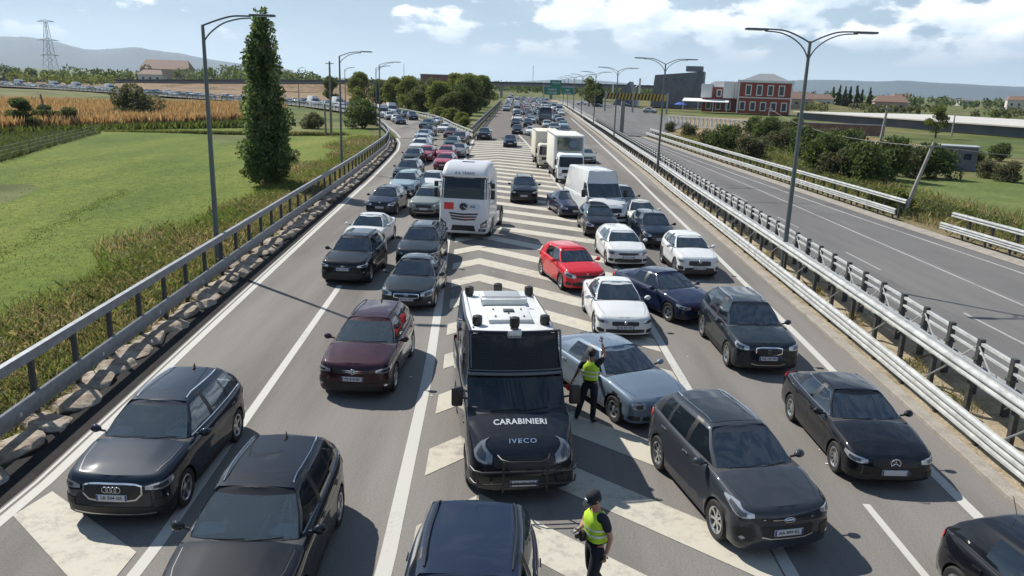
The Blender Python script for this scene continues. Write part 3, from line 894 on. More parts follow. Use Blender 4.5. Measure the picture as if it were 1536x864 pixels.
# ------------------------------------------------------------------ big vehicles
def rring(z, hw, yf, yr, cr, n=6, crr=None):
    """rounded rectangle ring, counter-clockwise from the front centre"""
    crr = crr or cr; pts = []
    def arc(cx, cy, r, a0, a1): return [(cx+r*math.cos(a0+(a1-a0)*k/n), cy+r*math.sin(a0+(a1-a0)*k/n)) for k in range(n+1)]
    for k in range(5): pts.append(((hw-cr)*k/5, yf))
    pts += arc(hw-cr, yf+cr, cr, -math.pi/2, 0)
    for k in range(1, 6): pts.append((hw, yf+cr+(yr-yf-cr-crr)*k/6))
    pts += arc(hw-crr, yr-crr, crr, 0, math.pi/2)
    for k in range(1, 5): pts.append(((hw-crr)*(1-k/5), yr))
    pts.append((0, yr))
    full = pts+[(-x, y) for x, y in pts[-2:0:-1]]
    return [Vector((x, y, z)) for x, y in full]
class Loft:
    def __init__(s, levels, cap=True):
        s.mb = MB(); rings = [rring(*l) for l in levels]; s.mb.grid(rings, closed=True)
        n = len(rings[0]); m = len(s.mb.v)
        if cap:
            s.mb.add(rings[0], [tuple(range(n))[::-1]]); s.mb.add(rings[-1], [tuple(range(n))])
        bm = bmesh.new(); vv = [bm.verts.new(v) for v in s.mb.v]
        for f in s.mb.f:
            try: bm.faces.new([vv[i] for i in f])
            except ValueError: pass
        bmesh.ops.remove_doubles(bm, verts=bm.verts[:], dist=.0005)
        bmesh.ops.recalc_face_normals(bm, faces=bm.faces[:])
        s.bm = bm; s.bvh = BVHTree.FromBMesh(bm)
    def build(s, name, mats, parent, angle=30, fmat=None):
        if fmat:
            for f in s.bm.faces: f.material_index = fmat(f.calc_center_median(), f.normal)
        me = bpy.data.meshes.new(name); s.bm.to_mesh(me)
        for m in (mats if isinstance(mats, (list, tuple)) else [mats]): me.materials.append(m)
        me.polygons.foreach_set('use_smooth', [True]*len(me.polygons)); me.set_sharp_from_angle(angle=R(angle))
        return link(bpy.data.objects.new(name, me), parent)
    def front(s, x, z, off=.01):
        h, n, i, d = s.bvh.ray_cast(Vector((x, -20, z)), Vector((0, 1, 0)))
        return h+n*off if h else Vector((x, 0, z))
    def side(s, sg, y, z, off=.01):
        h, n, i, d = s.bvh.ray_cast(Vector((sg*6, y, z)), Vector((-sg, 0, 0)))
        return h+n*off if h else Vector((sg, y, z))
    def down(s, x, y, off=.01):
        h, n, i, d = s.bvh.ray_cast(Vector((x, y, 9)), Vector((0, 0, -1)))
        return h+n*off if h else Vector((x, y, 1))
    def pf(s, mb, x0, x1, z0, z1, off=.01, mi=None, nx=14, nz=5, shape=None):
        rows = []
        for j in range(nz+1):
            row = []
            for i in range(nx+1):
                u, v = i/nx, j/nz; x = x0+(x1-x0)*u; z = z0+(z1-z0)*v
                if shape: x, z = shape(u, v)
                row.append(s.front(x, z, off))
            rows.append(row)
        mb.grid(rows, mi)
    def ps(s, mb, sg, y0, y1, z0, z1, off=.01, mi=None, n=6):
        mb.grid([[s.side(sg, y0+(y1-y0)*i/n, z0+(z1-z0)*j/4, off) for i in range(n+1)] for j in range(5)], mi)

def add_wheels(root, r, wd, axles, hw, style='truck', rimm=None, dual=()):
    ty, rm = wheel_meshes(r, wd, style, rimm or ALU)
    for k, y in enumerate(axles):
        for sg in (1, -1):
            for j in range(2 if k in dual else 1):
                wo = link(bpy.data.objects.new('wheel', ty), root); wo.location = (sg*(hw-wd/2-j*(wd+.04)), y, r)
                if sg < 0: wo.rotation_euler = (0, 0, math.pi)
                link(bpy.data.objects.new('rim', rm), wo)

def flat_text(mb, txt, size, T, mi=0, space=1.0):
    vs, fs = text_faces(txt, size, space=space); mb.add([T @ v for v in vs], fs, mi)
TF = Matrix.Rotation(R(90), 4, 'X')    # letters standing up, facing -Y

def make_tractor():
    root = empty('truck_tractor')
    WT = mat('truck_white', (.60, .61, .62), .35, coat=.6)
    L_ = Loft([(.32, 1.16, .10, 2.2, .22), (.40, 1.22, .03, 2.25, .25), (.7, 1.245, 0, 2.28, .25), (1.0, 1.25, 0, 2.28, .25), (1.35, 1.25, .02, 2.3, .24), (2.0, 1.245, .05, 2.3, .24), (2.12, 1.24, .07, 2.3, .24),
               (2.6, 1.225, .14, 2.3, .24), (3.15, 1.20, .26, 2.3, .24), (3.28, 1.19, .27, 2.3, .25), (3.36, 1.18, .24, 2.3, .25), (3.5, 1.16, .32, 2.3, .26), (3.7, 1.13, .52, 2.3, .24), (3.86, 1.09, .80, 2.3, .2), (3.93, 1.0, 1.0, 2.25, .16)])
    L_.build('cab', [WT, BLACK], root, 28, lambda c, n: 1 if (c.z < .9 and 1.0 < c.y < 2.1) else 0)
    mb = MB(); L_.pf(mb, -1.08, 1.08, 2.13, 3.14, .012, nz=8, shape=lambda u, v: ((-1.13+2.26*u)*(1-.03*v), 2.13+1.02*v)); mb.build('windscreen', GLASS_T, root)
    mb = MB(); L_.pf(mb, -1.14, 1.14, 3.15, 3.27, .02); mb.build('visor_panel', BLACK, root)
    mb = MB(); L_.pf(mb, -1.20, 1.20, 3.24, 3.34, .13, nz=2); L_.pf(mb, -1.20, 1.20, 3.24, 3.33, .04, nz=2); mb.build('sun_visor', WT, root)
    for sg in (1, -1):
        mb = MB(); L_.ps(mb, sg, .35, 1.15, 2.15, 3.0, .01); mb.build('side_window', GLASS_D, root)
        mb = MB(); L_.ps(mb, sg, .30, 1.22, 1.0, 2.1, .006, 0); 
        y = 1.22
        mb = MB(); mb.grid([[L_.side(sg, yy, z, .006) for yy in (y, y+.015)] for z in np.linspace(.95, 3.1, 12)]); mb.grid([[L_.side(sg, yy, z, .006) for yy in (.28, .295)] for z in np.linspace(.95, 2.1, 8)]); mb.build('door_gap', BLACK, root)
        # mirrors, two housings on an arm
        mb = MB(); x = sg*1.42
        mb.bbox(x-.10, x+.10, .15, .30, 2.15, 2.62, .04, 0); mb.bbox(x-.10, x+.10, .15, .30, 2.70, 2.98, .04, 0)
        mb.tube([(sg*1.18, .30, 2.2), (x, .25, 2.2)], .025, 6, 0); mb.tube([(sg*1.16, .32, 2.95), (x, .25, 2.95)], .025, 6, 0)
        mb.build('wing_mirror', BLACK, root)
        mb = MB(); L_.pf(mb, 0, 0, 0, 0, .012, 0, 8, 4, shape=lambda u, v: (sg*(.86+.31*u), .62+.10*u+(.22+.16*u)*v)); L_.pf(mb, 0, 0, 0, 0, .018, 1, 6, 2, shape=lambda u, v: (sg*(.90+.22*u), .70+.08*u+.13*v))
        mb.build('headlight', [LAMPD, LAMP], root)
        mb = MB(); L_.pf(mb, sg*.78, sg*1.12, .46, .60, .012, 0, 6, 2); L_.pf(mb, sg*.86, sg*.98, .49, .57, .018, 1, 4, 2); mb.build('fog_lamp', [BLACK, LAMP], root)
        mb = MB(); mb.bbox(sg*1.08-.14, sg*1.08+.14, 1.0, 2.0, .36, .50, .02); mb.bbox(sg*1.10-.10, sg*1.10+.10, 1.05, 1.95, .78, .90, .02); mb.build('cab_step', BLACK, root)
        # fairing behind the cab and side skirt
        mb = MB(); mb.add([(sg*1.19, 2.30, .95), (sg*1.22, 3.25, .95), (sg*1.18, 3.05, 3.3), (sg*1.10, 2.30, 3.72), (sg*1.15, 2.30, .95), (sg*1.18, 3.25, .95), (sg*1.14, 3.05, 3.28), (sg*1.06, 2.30, 3.70)],
               [(0, 1, 2, 3), (7, 6, 5, 4), (1, 5, 6, 2), (2, 6, 7, 3), (0, 4, 5, 1), (0, 3, 7, 4)]); mb.build('side_deflector', WT, root, smooth=False)
        mb = MB(); mb.bbox(sg*1.2-.04, sg*1.2+.04, 2.4, 4.2, .38, .98, .02); mb.build('side_skirt', WT, root)
        mb = MB(); g = []
        for k in range(9):
            a = R(180*k/8); g.append([Vector((sg*x, 5.05-.62*math.cos(a), .52+.62*math.sin(a))) for x in (.62, 1.24)])
        mb.grid(g); mb.build('mudguard', BLACK, root)
        mb = MB(); mb.tube([(sg*.45, 2.45, .9), (sg*.45, 2.45, 2.9), (sg*.45, 2.6, 3.1)], .05, 8); mb.build('air_stack', BLACK, root)
    mb = MB()
    for j, z in enumerate((1.36, 1.22, 1.08)):
        L_.pf(mb, 0, 0, 0, 0, .014, 1, 16, 2, shape=lambda u, v, z=z, j=j: ((-.72+.06*j+(1.44-.12*j)*u), z-.10*(1-(2*u-1)**2)*0-.03+.06*v-.05*(1-abs(2*u-1))))
        L_.pf(mb, 0, 0, 0, 0, .022, 0, 16, 1, shape=lambda u, v, z=z, j=j: ((-.74+.06*j+(1.48-.12*j)*u), z+.03+.03*v-.05*(1-abs(2*u-1))))
    mb.build('grille', [CHROME, BLACK], root)
    mb = MB(); L_.pf(mb, 0, 0, 0, 0, .014, 0, 16, 4, shape=lambda u, v: ((-.62+1.24*u)*(1-.12*v), .46+.30*v)); mb.build('air_intake', BLACK, root)
    mb = MB(); T = Matrix.Translation(L_.front(-.72, 1.72, .016)); w_ = .20
    L_.pf(mb, -.98, -.50, 1.56, 1.92, .016, 0, 6, 4); L_.pf(mb, .16, .72, 1.60, 1.88, .014, 2, 8, 3); L_.pf(mb, .60, .80, 1.62, 1.86, .018, 3, 3, 3)
    flat_text(mb, 'AG', .17, Matrix.Translation(L_.front(.46, 1.74, .03)) @ TF, 1)
    mb.build('company_panel', [RED, PLATET, PLATE, mat('lightblue', (.45, .55, .65), .4)], root)
    mb = MB(); c = L_.front(0, 1.74, .03); mb.lathe([(.001, 0), (.19, 0), (.20, .02), (.19, .03), (.001, .03)], 24, Matrix.Translation(c) @ Matrix.Rotation(R(90), 4, 'X'), 1); emblem('star', mb, c, .18, Matrix.Translation(c-Vector((0, .045, 0)))); mb.build('badge', [CHROME, BLACK], root)
    mb = MB(); flat_text(mb, 'A.S. TRANS', .20, Matrix.Translation(Vector((0, .20, 3.45))) @ Matrix.Rotation(R(52), 4, 'X'), 0); mb.build('roof_lettering', PLATET, root)
    mb = MB(); flat_text(mb, 'INTERNATIONAL TRANSPORT', .075, Matrix.Translation(L_.front(0, 3.21, .03)) @ TF, 0); mb.build('visor_lettering', PLATE, root)
    mb = MB(); mb.bbox(-.35, .35, .98, 1.5, 3.84, 3.93, .03); mb.build('roof_hatch', mat('hatch_grey', (.45, .46, .48), .5), root)
    mb = MB()
    for sg in (1, -1): mb.bbox(sg*.42-.05, sg*.42+.05, .6, 6.0, .78, 1.02, .01)
    mb.box(-.42, .42, 2.6, 2.75, .8, 1.0); mb.box(-.42, .42, 5.8, 5.95, .8, 1.0); mb.bbox(-.45, .45, 4.3, 5.4, 1.02, 1.16, .05); mb.box(-1.2, 1.2, 5.98, 6.04, .55, .72)
    mb.build('chassis', BLACK, root, smooth=False)
    mb = MB(); mb.bbox(-.9, .9, 2.4, 2.55, 1.1, 2.4, .05); mb.build('cab_rear_rack', ALU_D, root)
    mb = MB(); c = L_.front(0, .42, .02); mb.box(-.26, .26, -.01, .01, -.055, .055, 0, Matrix.Translation(c)); mb.build('licence_plate', PLATE, root, smooth=False)
    add_wheels(root, .50, .30, (1.42, 5.05), 1.24, 'truck', ALU, dual=(1,))
    return root

def make_box_truck(boxlen=6.4, bh=3.75, body=None, boxm=None, mural=False, name='box_truck', cabm=None):
    root = empty(name); cabm = cabm or WHITE; boxm = boxm or WHITE
    L_ = Loft([(.38, 1.0, .10, 1.9, .18), (.46, 1.06, .02, 1.9, .2), (1.2, 1.08, 0, 1.9, .2), (1.36, 1.07, .03, 1.9, .2), (1.7, 1.05, .13, 1.9, .2), (2.15, 1.02, .27, 1.9, .2), (2.30, .98, .38, 1.9, .22), (2.40, .86, .6, 1.85, .2)])
    L_.build('cab', [cabm, BLACK], root, 28, lambda c, n: 1 if c.z < .95 and 0.35 < c.y < 1.5 and abs(n.x) > .5 else 0)
    mb = MB(); L_.pf(mb, 0, 0, 0, 0, .012, nz=6, shape=lambda u, v: ((-.98+1.96*u)*(1-.05*v), 1.34+.80*v)); mb.build('windscreen', GLASS_T, root)
    mb = MB(); L_.pf(mb, -.72, .72, .86, 1.14, .012); mb.build('grille', BLACK, root)
    mb = MB(); L_.pf(mb, -.5, .5, .46, .62, .012); mb.build('air_intake', BLACK, root)
    mb = MB(); c = L_.front(0, .7, .02); mb.box(-.26, .26, -.01, .01, -.055, .055, 0, Matrix.Translation(c)); mb.build('licence_plate', PLATE, root, smooth=False)
    for sg in (1, -1):
        mb = MB(); L_.pf(mb, sg*.72, sg*1.0, .66, .88, .014, 0, 6, 3); mb.build('headlight', LAMP, root)
        mb = MB(); L_.ps(mb, sg, .42, 1.15, 1.45, 2.12, .01); mb.build('side_window', GLASS_D, root)
        mb = MB(); mb.bbox(sg*1.24-.08, sg*1.24+.08, .2, .32, 1.5, 1.95, .03); mb.tube([(sg*1.0, .35, 1.9), (sg*1.24, .26, 1.9)], .02, 6); mb.tube([(sg*1.02, .35, 1.45), (sg*1.24, .26, 1.5)], .02, 6); mb.build('wing_mirror', BLACK, root)
    mb = MB(); y0, y1 = 2.0, 2.0+boxlen; mb.bbox(-1.22, 1.22, y0, y1, 1.0, bh, .04, 0)
    for sg in (1, -1):
        for zz in (1.0, bh): mb.bbox(sg*1.22-.03, sg*1.22+.03, y0-.01, y1+.01, zz-.05, zz+.03, .01, 1)
        mb.bbox(sg*1.2-.04, sg*1.2+.04, y0-.015, y0+.05, 1.0, bh, .01, 1)
    mb.build('cargo_box', [boxm, ALU], root)
    if mural:
        mb = MB(); mb.box(-1.0, 1.08, y0-.03, y0-.012, 2.50, bh-.14, 0); mb.build('mural_panel', MATS['mural'], root, smooth=False)
        mb = MB(); mb.lathe([(.001, 0), (.40, 0), (.42, .10), (.30, .22), (.001, .24)], 24, Matrix.Translation((.35, y0-.03, 3.05)) @ Matrix.Rotation(R(90), 4, 'X')); mb.build('cooling_unit', mat('unit_blue', (.12, .16, .20), .5), root)
    mb = MB(); mb.box(-.45, -.35, .5, y1, .7, .95); mb.box(.35, .45, .5, y1, .7, .95); mb.box(-1.15, 1.15, y1-.05, y1, .45, .62); mb.box(-1.18, -1.12, 2.9, y1-1.9, .45, .85); mb.box(1.12, 1.18, 2.9, y1-1.9, .45, .85)
    mb.build('chassis', BLACK, root, smooth=False)
    add_wheels(root, .42, .24, (1.0, y1-1.5), 1.12, 'truck', mat('wheel_cream', (.5, .5, .47), .5), dual=(1,))
    return root

def make_coach():
    root = empty('coach'); M_ = PT['black']
    L_ = Loft([(.35, 1.18, .08, 11.5, .25), (.45, 1.24, 0, 11.6, .28), (1.3, 1.27, -.02, 11.6, .28), (2.4, 1.26, .05, 11.6, .28), (3.2, 1.22, .25, 11.5, .28), (3.5, 1.12, .5, 11.4, .25), (3.58, 1.0, .7, 11.2, .2)])
    L_.build('body', [M_], root, 28)
    mb = MB(); L_.pf(mb, 0, 0, 0, 0, .015, nz=6, shape=lambda u, v: (-1.12+2.24*u, 1.35+1.75*v)); mb.build('windscreen', GLASS_D, root)
    for sg in (1, -1):
        mb = MB(); L_.ps(mb, sg, .7, 11.0, 1.7, 2.95, .015, n=20); mb.build('side_window', GLASS_D, root)
        mb = MB(); L_.pf(mb, sg*.8, sg*1.1, .7, .95, .015, 0, 5, 3); mb.build('headlight', LAMP, root)
        mb = MB(); mb.bbox(sg*1.45-.08, sg*1.45+.08, -.25, -.13, 2.2, 2.7, .03); mb.tube([(sg*1.2, .1, 3.1), (sg*1.42, -.2, 3.0), (sg*1.45, -.2, 2.7)], .03, 6); mb.build('wing_mirror', BLACK, root)
    add_wheels(root, .5, .28, (2.4, 8.6), 1.24, 'truck', ALU)
    return root

def S_van(**k):
    d = P_(van=True, L=5.95, W=2.02, H=2.72, r=.35, fo=1.0, wb=3.65, zs=[(0, .92), (.2, 1.02), (.6, 1.16), (1.0, 1.28), (1.4, 1.36), (5.9, 1.40)], cowl=.98, rf=1.95, B=2.35, C=3.4, rr=5.75, rb=5.93,
           gb=.97, gt=.80, bulge=.26, rbulge=.03, vg=(.05, .54), vanbreak=.56, rcrown=.05, crown=.06, rails=None, flare=.01, vanwin=8,
           head=[(.60, .78, .92), (.74, .78, 1.0), (.88, .80, 1.08), (1.0, .86, 1.13), (1.12, .95, 1.15)], grille=[(0, .72, .94), (.3, .72, .94), (.54, .74, .92)], intake=[(0, .42, .56), (.4, .42, .56), (.8, .44, .54)],
           fog=[(.74, .50, .62), (.9, .50, .62), (1.0, .52, .60)], plate=.56, wheel='steel', rims=ALU_D, mirsz=(.10, .08, .19), mirz=.18, mir=.50, mirmat=BLACK, pillar_mi=0,
           tail=[(.92, .9, 1.5), (1.0, .9, 1.5), (1.1, .9, 1.5)], seat=INTER)
    d.update(k); return d

def make_riot_van():
    """the armoured black van with the white roof, its mesh screen and roof lamps"""
    PB = paint('van_black', (.010, .012, .018))
    VW = mat('van_roof_white', (.56, .57, .56), .5, noise=(3, .10))
    p = S_van(L=5.9, W=2.04, H=2.72, r=.37, fo=.98, wb=3.5, zs=[(0, .98), (.2, 1.06), (.6, 1.19), (1.0, 1.31), (1.4, 1.40), (5.9, 1.44)], rf=2.05, gb=1.0, gt=.92, roofmat=VW, vg=(.06, .50), vanbreak=.54, mirsz=(.11, .09, .20),
              grille=[(0, .70, .92), (.3, .70, .92), (.56, .72, .90)], slats=4, plate=.44, rims=ALU_D, headmat=mat('van_lamp', (.22, .23, .24), .1, .3, coat=1.0), vanwin=6, sideglass=GLASS_D, glass=glass_mat('armoured_glass', 0.3, 0.4, (.01, .014, .018), 1.35))
    root, sh, rows, rg = make_car(p, 'riot_van', PB, 2)
    L = sh.L
    # framed mesh screen, hinged up over the cab front
    a = rows[3][0]; topf = rows[-1][0]
    mesh = MB(); y0, z0 = rows[4][0].y-.10, rows[4][0].z-.0; y1, z1 = topf.y-.03, topf.z+.05
    MESHM = mat('wire_mesh', (.02, .02, .022), .6)
    def P(u, v): return Vector((-.93+1.86*u, y0+(y1-y0)*v+.10*(2*u-1)**2-.02, z0+(z1-z0)*v))
    # extend the screen down over the brow
    for i in range(57):
        u = i/56; mesh.tube([P(u, 0), P(u, 1)], .0035, 4)
    for j in range(25):
        v = j/24; mesh.tube([P(k/10, v) for k in range(11)], .0035, 4)
    m_o = mesh.build('mesh_screen', MESHM, root)
    mb = MB(); mb.tube([P(k/10, 0) for k in range(11)], .022, 6); mb.tube([P(k/10, 1) for k in range(11)], .022, 6); mb.tube([P(0, 0), P(0, 1)], .022, 6); mb.tube([P(1, 0), P(1, 1)], .022, 6); mb.tube([P(.03, .05), P(.03, .95)], .012, 6)
    mb.build('screen_frame', ALU_D, m_o)
    mb = MB(); mb.grid([[P(u, v)+Vector((0, .06, -.02)) for u in np.linspace(.02, .98, 9)] for v in (0, 1)]); mb.build('screen_backing', mat('smoked_panel', (.012, .014, .018), .2), m_o)
    # brow bar between screen and windscreen
    mb = MB(); mb.tube([P(k/10, -.02)+Vector((0, -.02, -.05)) for k in range(11)], .035, 8); mb.build('brow_bar', mat('brow_grey', (.10, .11, .12), .5), root)
    # roof gear
    zt = p['H']
    def lamp(x, y, z, h=.24):
        mb = MB(); mb.lathe([(.001, 0), (.085, 0), (.085, .05), (.07, .06)], 16, Matrix.Translation((x, y, z)), 1); mb.lathe([(.07, .06), (.10, .07), (.105, h*.55), (.10, h), (.04, h+.02), (.001, h+.02)], 16, Matrix.Translation((x, y, z)), 0)
        mb.build('roof_lamp', [BLACK, ALU_D], root)
    for x, y in ((-.70, 2.7), (.70, 2.7), (-.70, 5.2), (.70, 5.2), (0, 5.5)): lamp(x, y-L/2, zt-.10)
    mb = MB(); mb.bbox(-.14, .14, 2.02-L/2, 2.26-L/2, zt-.14, zt+.02, .02); mb.build('lamp_bracket', VW, root)
    lamp(0, 2.14-L/2, zt+.02)
    mb = MB(); mb.bbox(-.46, .46, 2.75-L/2, 3.85-L/2, zt-.06, zt+.045, .03, 0); mb.build('roof_plate', VW, root)
    mb = MB()
    for x, y in ((-.3, 2.95), (.3, 2.95), (0, 2.85), (-.3, 3.5), (.3, 3.5), (0, 3.2)): mb.lathe([(.02, 0), (.02, .03), (.001, .03)], 8, Matrix.Translation((x, y-L/2, zt+.045)))
    mb.bbox(-.1, .14, 3.30-L/2, 3.5-L/2, zt+.04, zt+.08, .02); mb.build('roof_fitting', ALU_D, root)
    mb = MB(); mb.bbox(-.5, .5, 4.2-L/2, 5.0-L/2, zt-.05, zt+.10, .04, 0); mb.bbox(-.40, .40, 4.28-L/2, 4.92-L/2, zt+.09, zt+.115, .02, 1); mb.build('roof_hatch', [VW, mat('hatch_glass_grey', (.32, .34, .35), .4)], root)
    mb = MB()
    for sg in (-1, 1): mb.tube([(sg*.80, 2.5-L/2, zt-.04), (sg*.80, 5.5-L/2, zt-.04)], .02, 6)
    mb.tube([(-.5, 4.1-L/2, zt+.05), (-.5, 4.1-L/2, zt+.18), (.5, 4.1-L/2, zt+.18), (.5, 4.1-L/2, zt+.05)], .02, 6)
    mb.build('roof_rack', VW, root)
    # bull bar
    mb = MB(); yb = -L/2-.16
    def bar(z, hw=.92, y=yb): mb.tube([(-hw-.06, y+.30, z), (-hw, y+.10, z), (-hw+.14, y, z), (hw-.14, y, z), (hw, y+.10, z), (hw+.06, y+.30, z)], .019, 8)
    bar(.50); bar(.74); bar(.93, .42)
    for x in (-.40, .40): mb.tube([(x, yb, .34), (x, yb, .94)], .019, 8)
    for x in (-.86, .86): mb.tube([(x, yb+.07, .50), (x, yb+.07, .74)], .022, 8)
    for x in (-.6, .6): mb.tube([(x, yb, .5), (x, yb+.4, .5)], .022, 6)
    mb.build('bull_bar', BLACK, root)
    # lettering laid on the bonnet, big white letters
    def bonnet_text(txt, size, t0, wdt, name, space, m_):
        vs, fs = text_faces(txt, size, space=space); xs = max(abs(v.x) for v in vs); mb = MB(); sc = wdt/2/xs
        mb.add([sh.top(v.x*sc, t0+v.y*1.15, .008) for v in vs], fs); mb.build(name, m_, root)
    bonnet_text('CARABINIERI', .17, .80, 1.02, 'force_lettering', 1.05, PLATE)
    # small maker letters on the nose
    vs, fs = text_faces('IVECO', .11, space=1.2); mb = MB(); mb.add([Vector((v.x, 0, v.y)) for v in vs], fs)
    xs = max(abs(v.x) for v in vs); sc = .26/xs
    mb = MB(); mb.add([sh.top(v.x*sc, .34+v.y*1.0, .012) for v in vs], fs); mb.build('maker_lettering', CHROME, root)
    # side armour panels with slots
    for sg in (1, -1):
        mb = MB()
        for j, t in enumerate((2.9, 3.8, 4.7)):
            x = sg*(sh.W2+.005)
            mb.bbox(sg*.97-.025, sg*.97+.025, t-.35-L/2, t+.35-L/2, 1.62, 2.12, .02, 0)
            mb.bbox(sg*.985-.02, sg*.985+.02, t-.14-L/2, t+.14-L/2, 1.90, 1.95, .01, 1)
        mb.build('armoured_shutter', [PB, CHROME], root)
        mb = MB(); mb.bbox(sg*1.0-.03, sg*1.0+.03, 1.6-L/2, 2.0-L/2, .95, 1.0, .01); mb.build('door_handle', BLACK, root)
    return root

# ------------------------------------------------------------------ people
SKIN = mat('skin', (.36, .19, .13), .55); SKIN_D = mat('skin_tanned', (.28, .14, .09), .55)
DARKCLOTH = mat('navy_cloth', (.012, .013, .02), .9, noise=(14, .3)); HIVIS = mat('hi_vis_yellow', (.42, .62, .03), .75, noise=(18, .18)); REFL = mat('reflective_tape', (.62, .66, .60), .35)
BOOT = mat('boot_leather', (.012, .012, .012), .4); HAIR = mat('dark_hair', (.015, .011, .008), .7)
def skin_mesh(name, joints, edges, m, parent, sub=2, root=0):
    """joints = [(co, (rx, ry))]; grows one continuous skin over the skeleton"""
    me = bpy.data.meshes.new(name); me.from_pydata([j[0] for j in joints], edges, [])
    ob = bpy.data.objects.new('tmp', me); COL.objects.link(ob)
    sk = ob.modifiers.new('s', 'SKIN'); sk.use_smooth_shade = True
    if not me.skin_vertices: 
        me.attributes.new('skin', 'FLOAT2', 'POINT') if False else None
    for i, j in enumerate(joints):
        r_ = j[1] if isinstance(j[1], tuple) else (j[1], j[1])
        me.skin_vertices[0].data[i].radius = r_
        me.skin_vertices[0].data[i].use_root = i == root
    sb = ob.modifiers.new('d', 'SUBSURF'); sb.levels = sub; sb.render_levels = sub
    dg = bpy.context.evaluated_depsgraph_get(); out = bpy.data.meshes.new_from_object(ob.evaluated_get(dg)); bpy.data.objects.remove(ob)
    out.name = name; out.materials.clear(); out.materials.append(m)
    out.polygons.foreach_set('use_smooth', [True]*len(out.polygons))
    return out
def join_mesh(mbm, me, mi):
    mbm.add([v.co[:] for v in me.vertices], [tuple(p.vertices) for p in me.polygons], mi)
    bpy.data.meshes.remove(me)
def person(J, label, skinm, vest_back, cap, holding, group=None, tape=True, vest=True, shirtm=None):
    """J: dict of joint positions (local metres, figure faces -Y)"""
    root = empty('person')
    V = {k: Vector(v) for k, v in J.items() if isinstance(v, (tuple, list))}
    names = ['pelvis', 'waist', 'chest', 'neck', 'head']
    # ---- body: torso, limbs, neck and head grow from one skeleton
    jn = []; ed = []; ix = {}
    def add(n, co, r, frm=None):
        ix[n] = len(jn); jn.append((Vector(co), r))
        if frm is not None: ed.append((ix[frm], ix[n]))
    add('pelvis', V['pelvis'], (.115, .09)); add('waist', V['waist'], (.11, .085), 'pelvis'); add('chest', V['chest'], (.145, .105), 'waist')
    add('neck', V['neck'], .055, 'chest'); add('jaw', V['neck'].lerp(V['head'], .45), (.060, .068), 'neck'); add('head', V['head'], (.076, .092), 'jaw'); add('crown', V['head']+Vector((0, .01, .085)), (.055, .065), 'head')
    for s_ in 'lr':
        add('sh'+s_, V['sh'+s_], .056, 'chest'); add('el'+s_, V['el'+s_], .040, 'sh'+s_); add('wr'+s_, V['wr'+s_], .026, 'el'+s_)
        add('hp'+s_, V['hp'+s_], .070, 'pelvis'); add('kn'+s_, V['kn'+s_], .056, 'hp'+s_); add('an'+s_, V['an'+s_], .038, 'kn'+s_); add('to'+s_, V['an'+s_]+Vector(J['toe'+s_]), .032, 'an'+s_)
    me = skin_mesh('body', jn, ed, skinm, root); mb = MB(); join_mesh(mb, me, 0)
    # face: nose, ears, lips, eyes
    hd = V['head']; TH = Matrix.Translation(hd) @ Matrix.Rotation(R(J.get('turn', 0)), 4, 'Z') @ Matrix.Rotation(R(J.get('nod', 0)), 4, 'X')
    bm = bmesh.new(); bmesh.ops.create_icosphere(bm, subdivisions=2, radius=1)
    for sc, ps in (((.014, .022, .026), (0, -.098, -.015)), ((.010, .018, .030), (.080, .005, -.01)), ((.010, .018, .030), (-.080, .005, -.01)), ((.030, .01, .009), (0, -.092, -.060)), ((.05, .05, .04), (0, -.045, -.075))):
        b2 = bm.copy(); b2.transform(TH @ Matrix.Translation(ps) @ Matrix.Diagonal((*sc, 1))); mb.addbm(b2, 0); b2.free()
    for sx in (.032, -.032):
        b2 = bm.copy(); b2.transform(TH @ Matrix.Translation((sx, -.082, .005)) @ Matrix.Diagonal((.014, .012, .008, 1))); mb.addbm(b2, 1); b2.free()
    # hands: palm, four unequal bent fingers and a side thumb, each its own chain
    for s_ in 'lr':
        w_, d_ = V['wr'+s_], (V['wr'+s_]-V['el'+s_]).normalized()
        d_ = Vector(J['hand'+s_]).normalized() if 'hand'+s_ in J else d_
        pn = Vector(J.get('palm'+s_, (0, -1, 0))); side = d_.cross(pn).normalized(); pn = side.cross(d_).normalized()
        curl = J.get('curl'+s_, .5)
        pts = [(w_, (.026, .02)), (w_+d_*.045, (.036, .018)), (w_+d_*.085, (.038, .016))]
        join_mesh(mb, skin_mesh('h', pts, [(0, 1), (1, 2)], skinm, None, 1), 0)
        for k, ln in enumerate((.070, .080, .075, .058)):
            b0 = w_+d_*.078+side*(.028-.0187*k); a1 = curl*R(35); a2 = curl*R(85)
            p1 = b0+(d_*math.cos(a1)+pn*math.sin(a1))*ln*.5; p2 = p1+(d_*math.cos(a2)+pn*math.sin(a2))*ln*.5
            join_mesh(mb, skin_mesh('f', [(b0, .0095), (p1, .0085), (p2, .0068)], [(0, 1), (1, 2)], skinm, None, 1), 0)
        tb = w_+d_*.03+side*.028; t1 = tb+(d_*.6+side*.7+pn*.25).normalized()*.038; t2 = t1+(d_*.9+side*.2+pn*.5).normalized()*.032
        join_mesh(mb, skin_mesh('t', [(tb, .012), (t1, .010), (t2, .008)], [(0, 1), (1, 2)], skinm, None, 1), 0)
    body = mb.build('body', [skinm, HAIR], root, angle=180)
    # ---- clothes
    def cloth(name, keys, rad, m_, links, rt=0, extra=None):
        js = [(Vector(extra[k]) if extra and k in extra else V[k], rad[k]) for k in keys]; me = skin_mesh(name, js, links, m_, None, 2, rt)
        return link(bpy.data.objects.new(name, me), root)
    ex = {'hemL': V['anl']+Vector((0, 0, .02)), 'hemR': V['anr']+Vector((0, 0, .02)), 'belt': V['waist'].lerp(V['pelvis'], .2)}
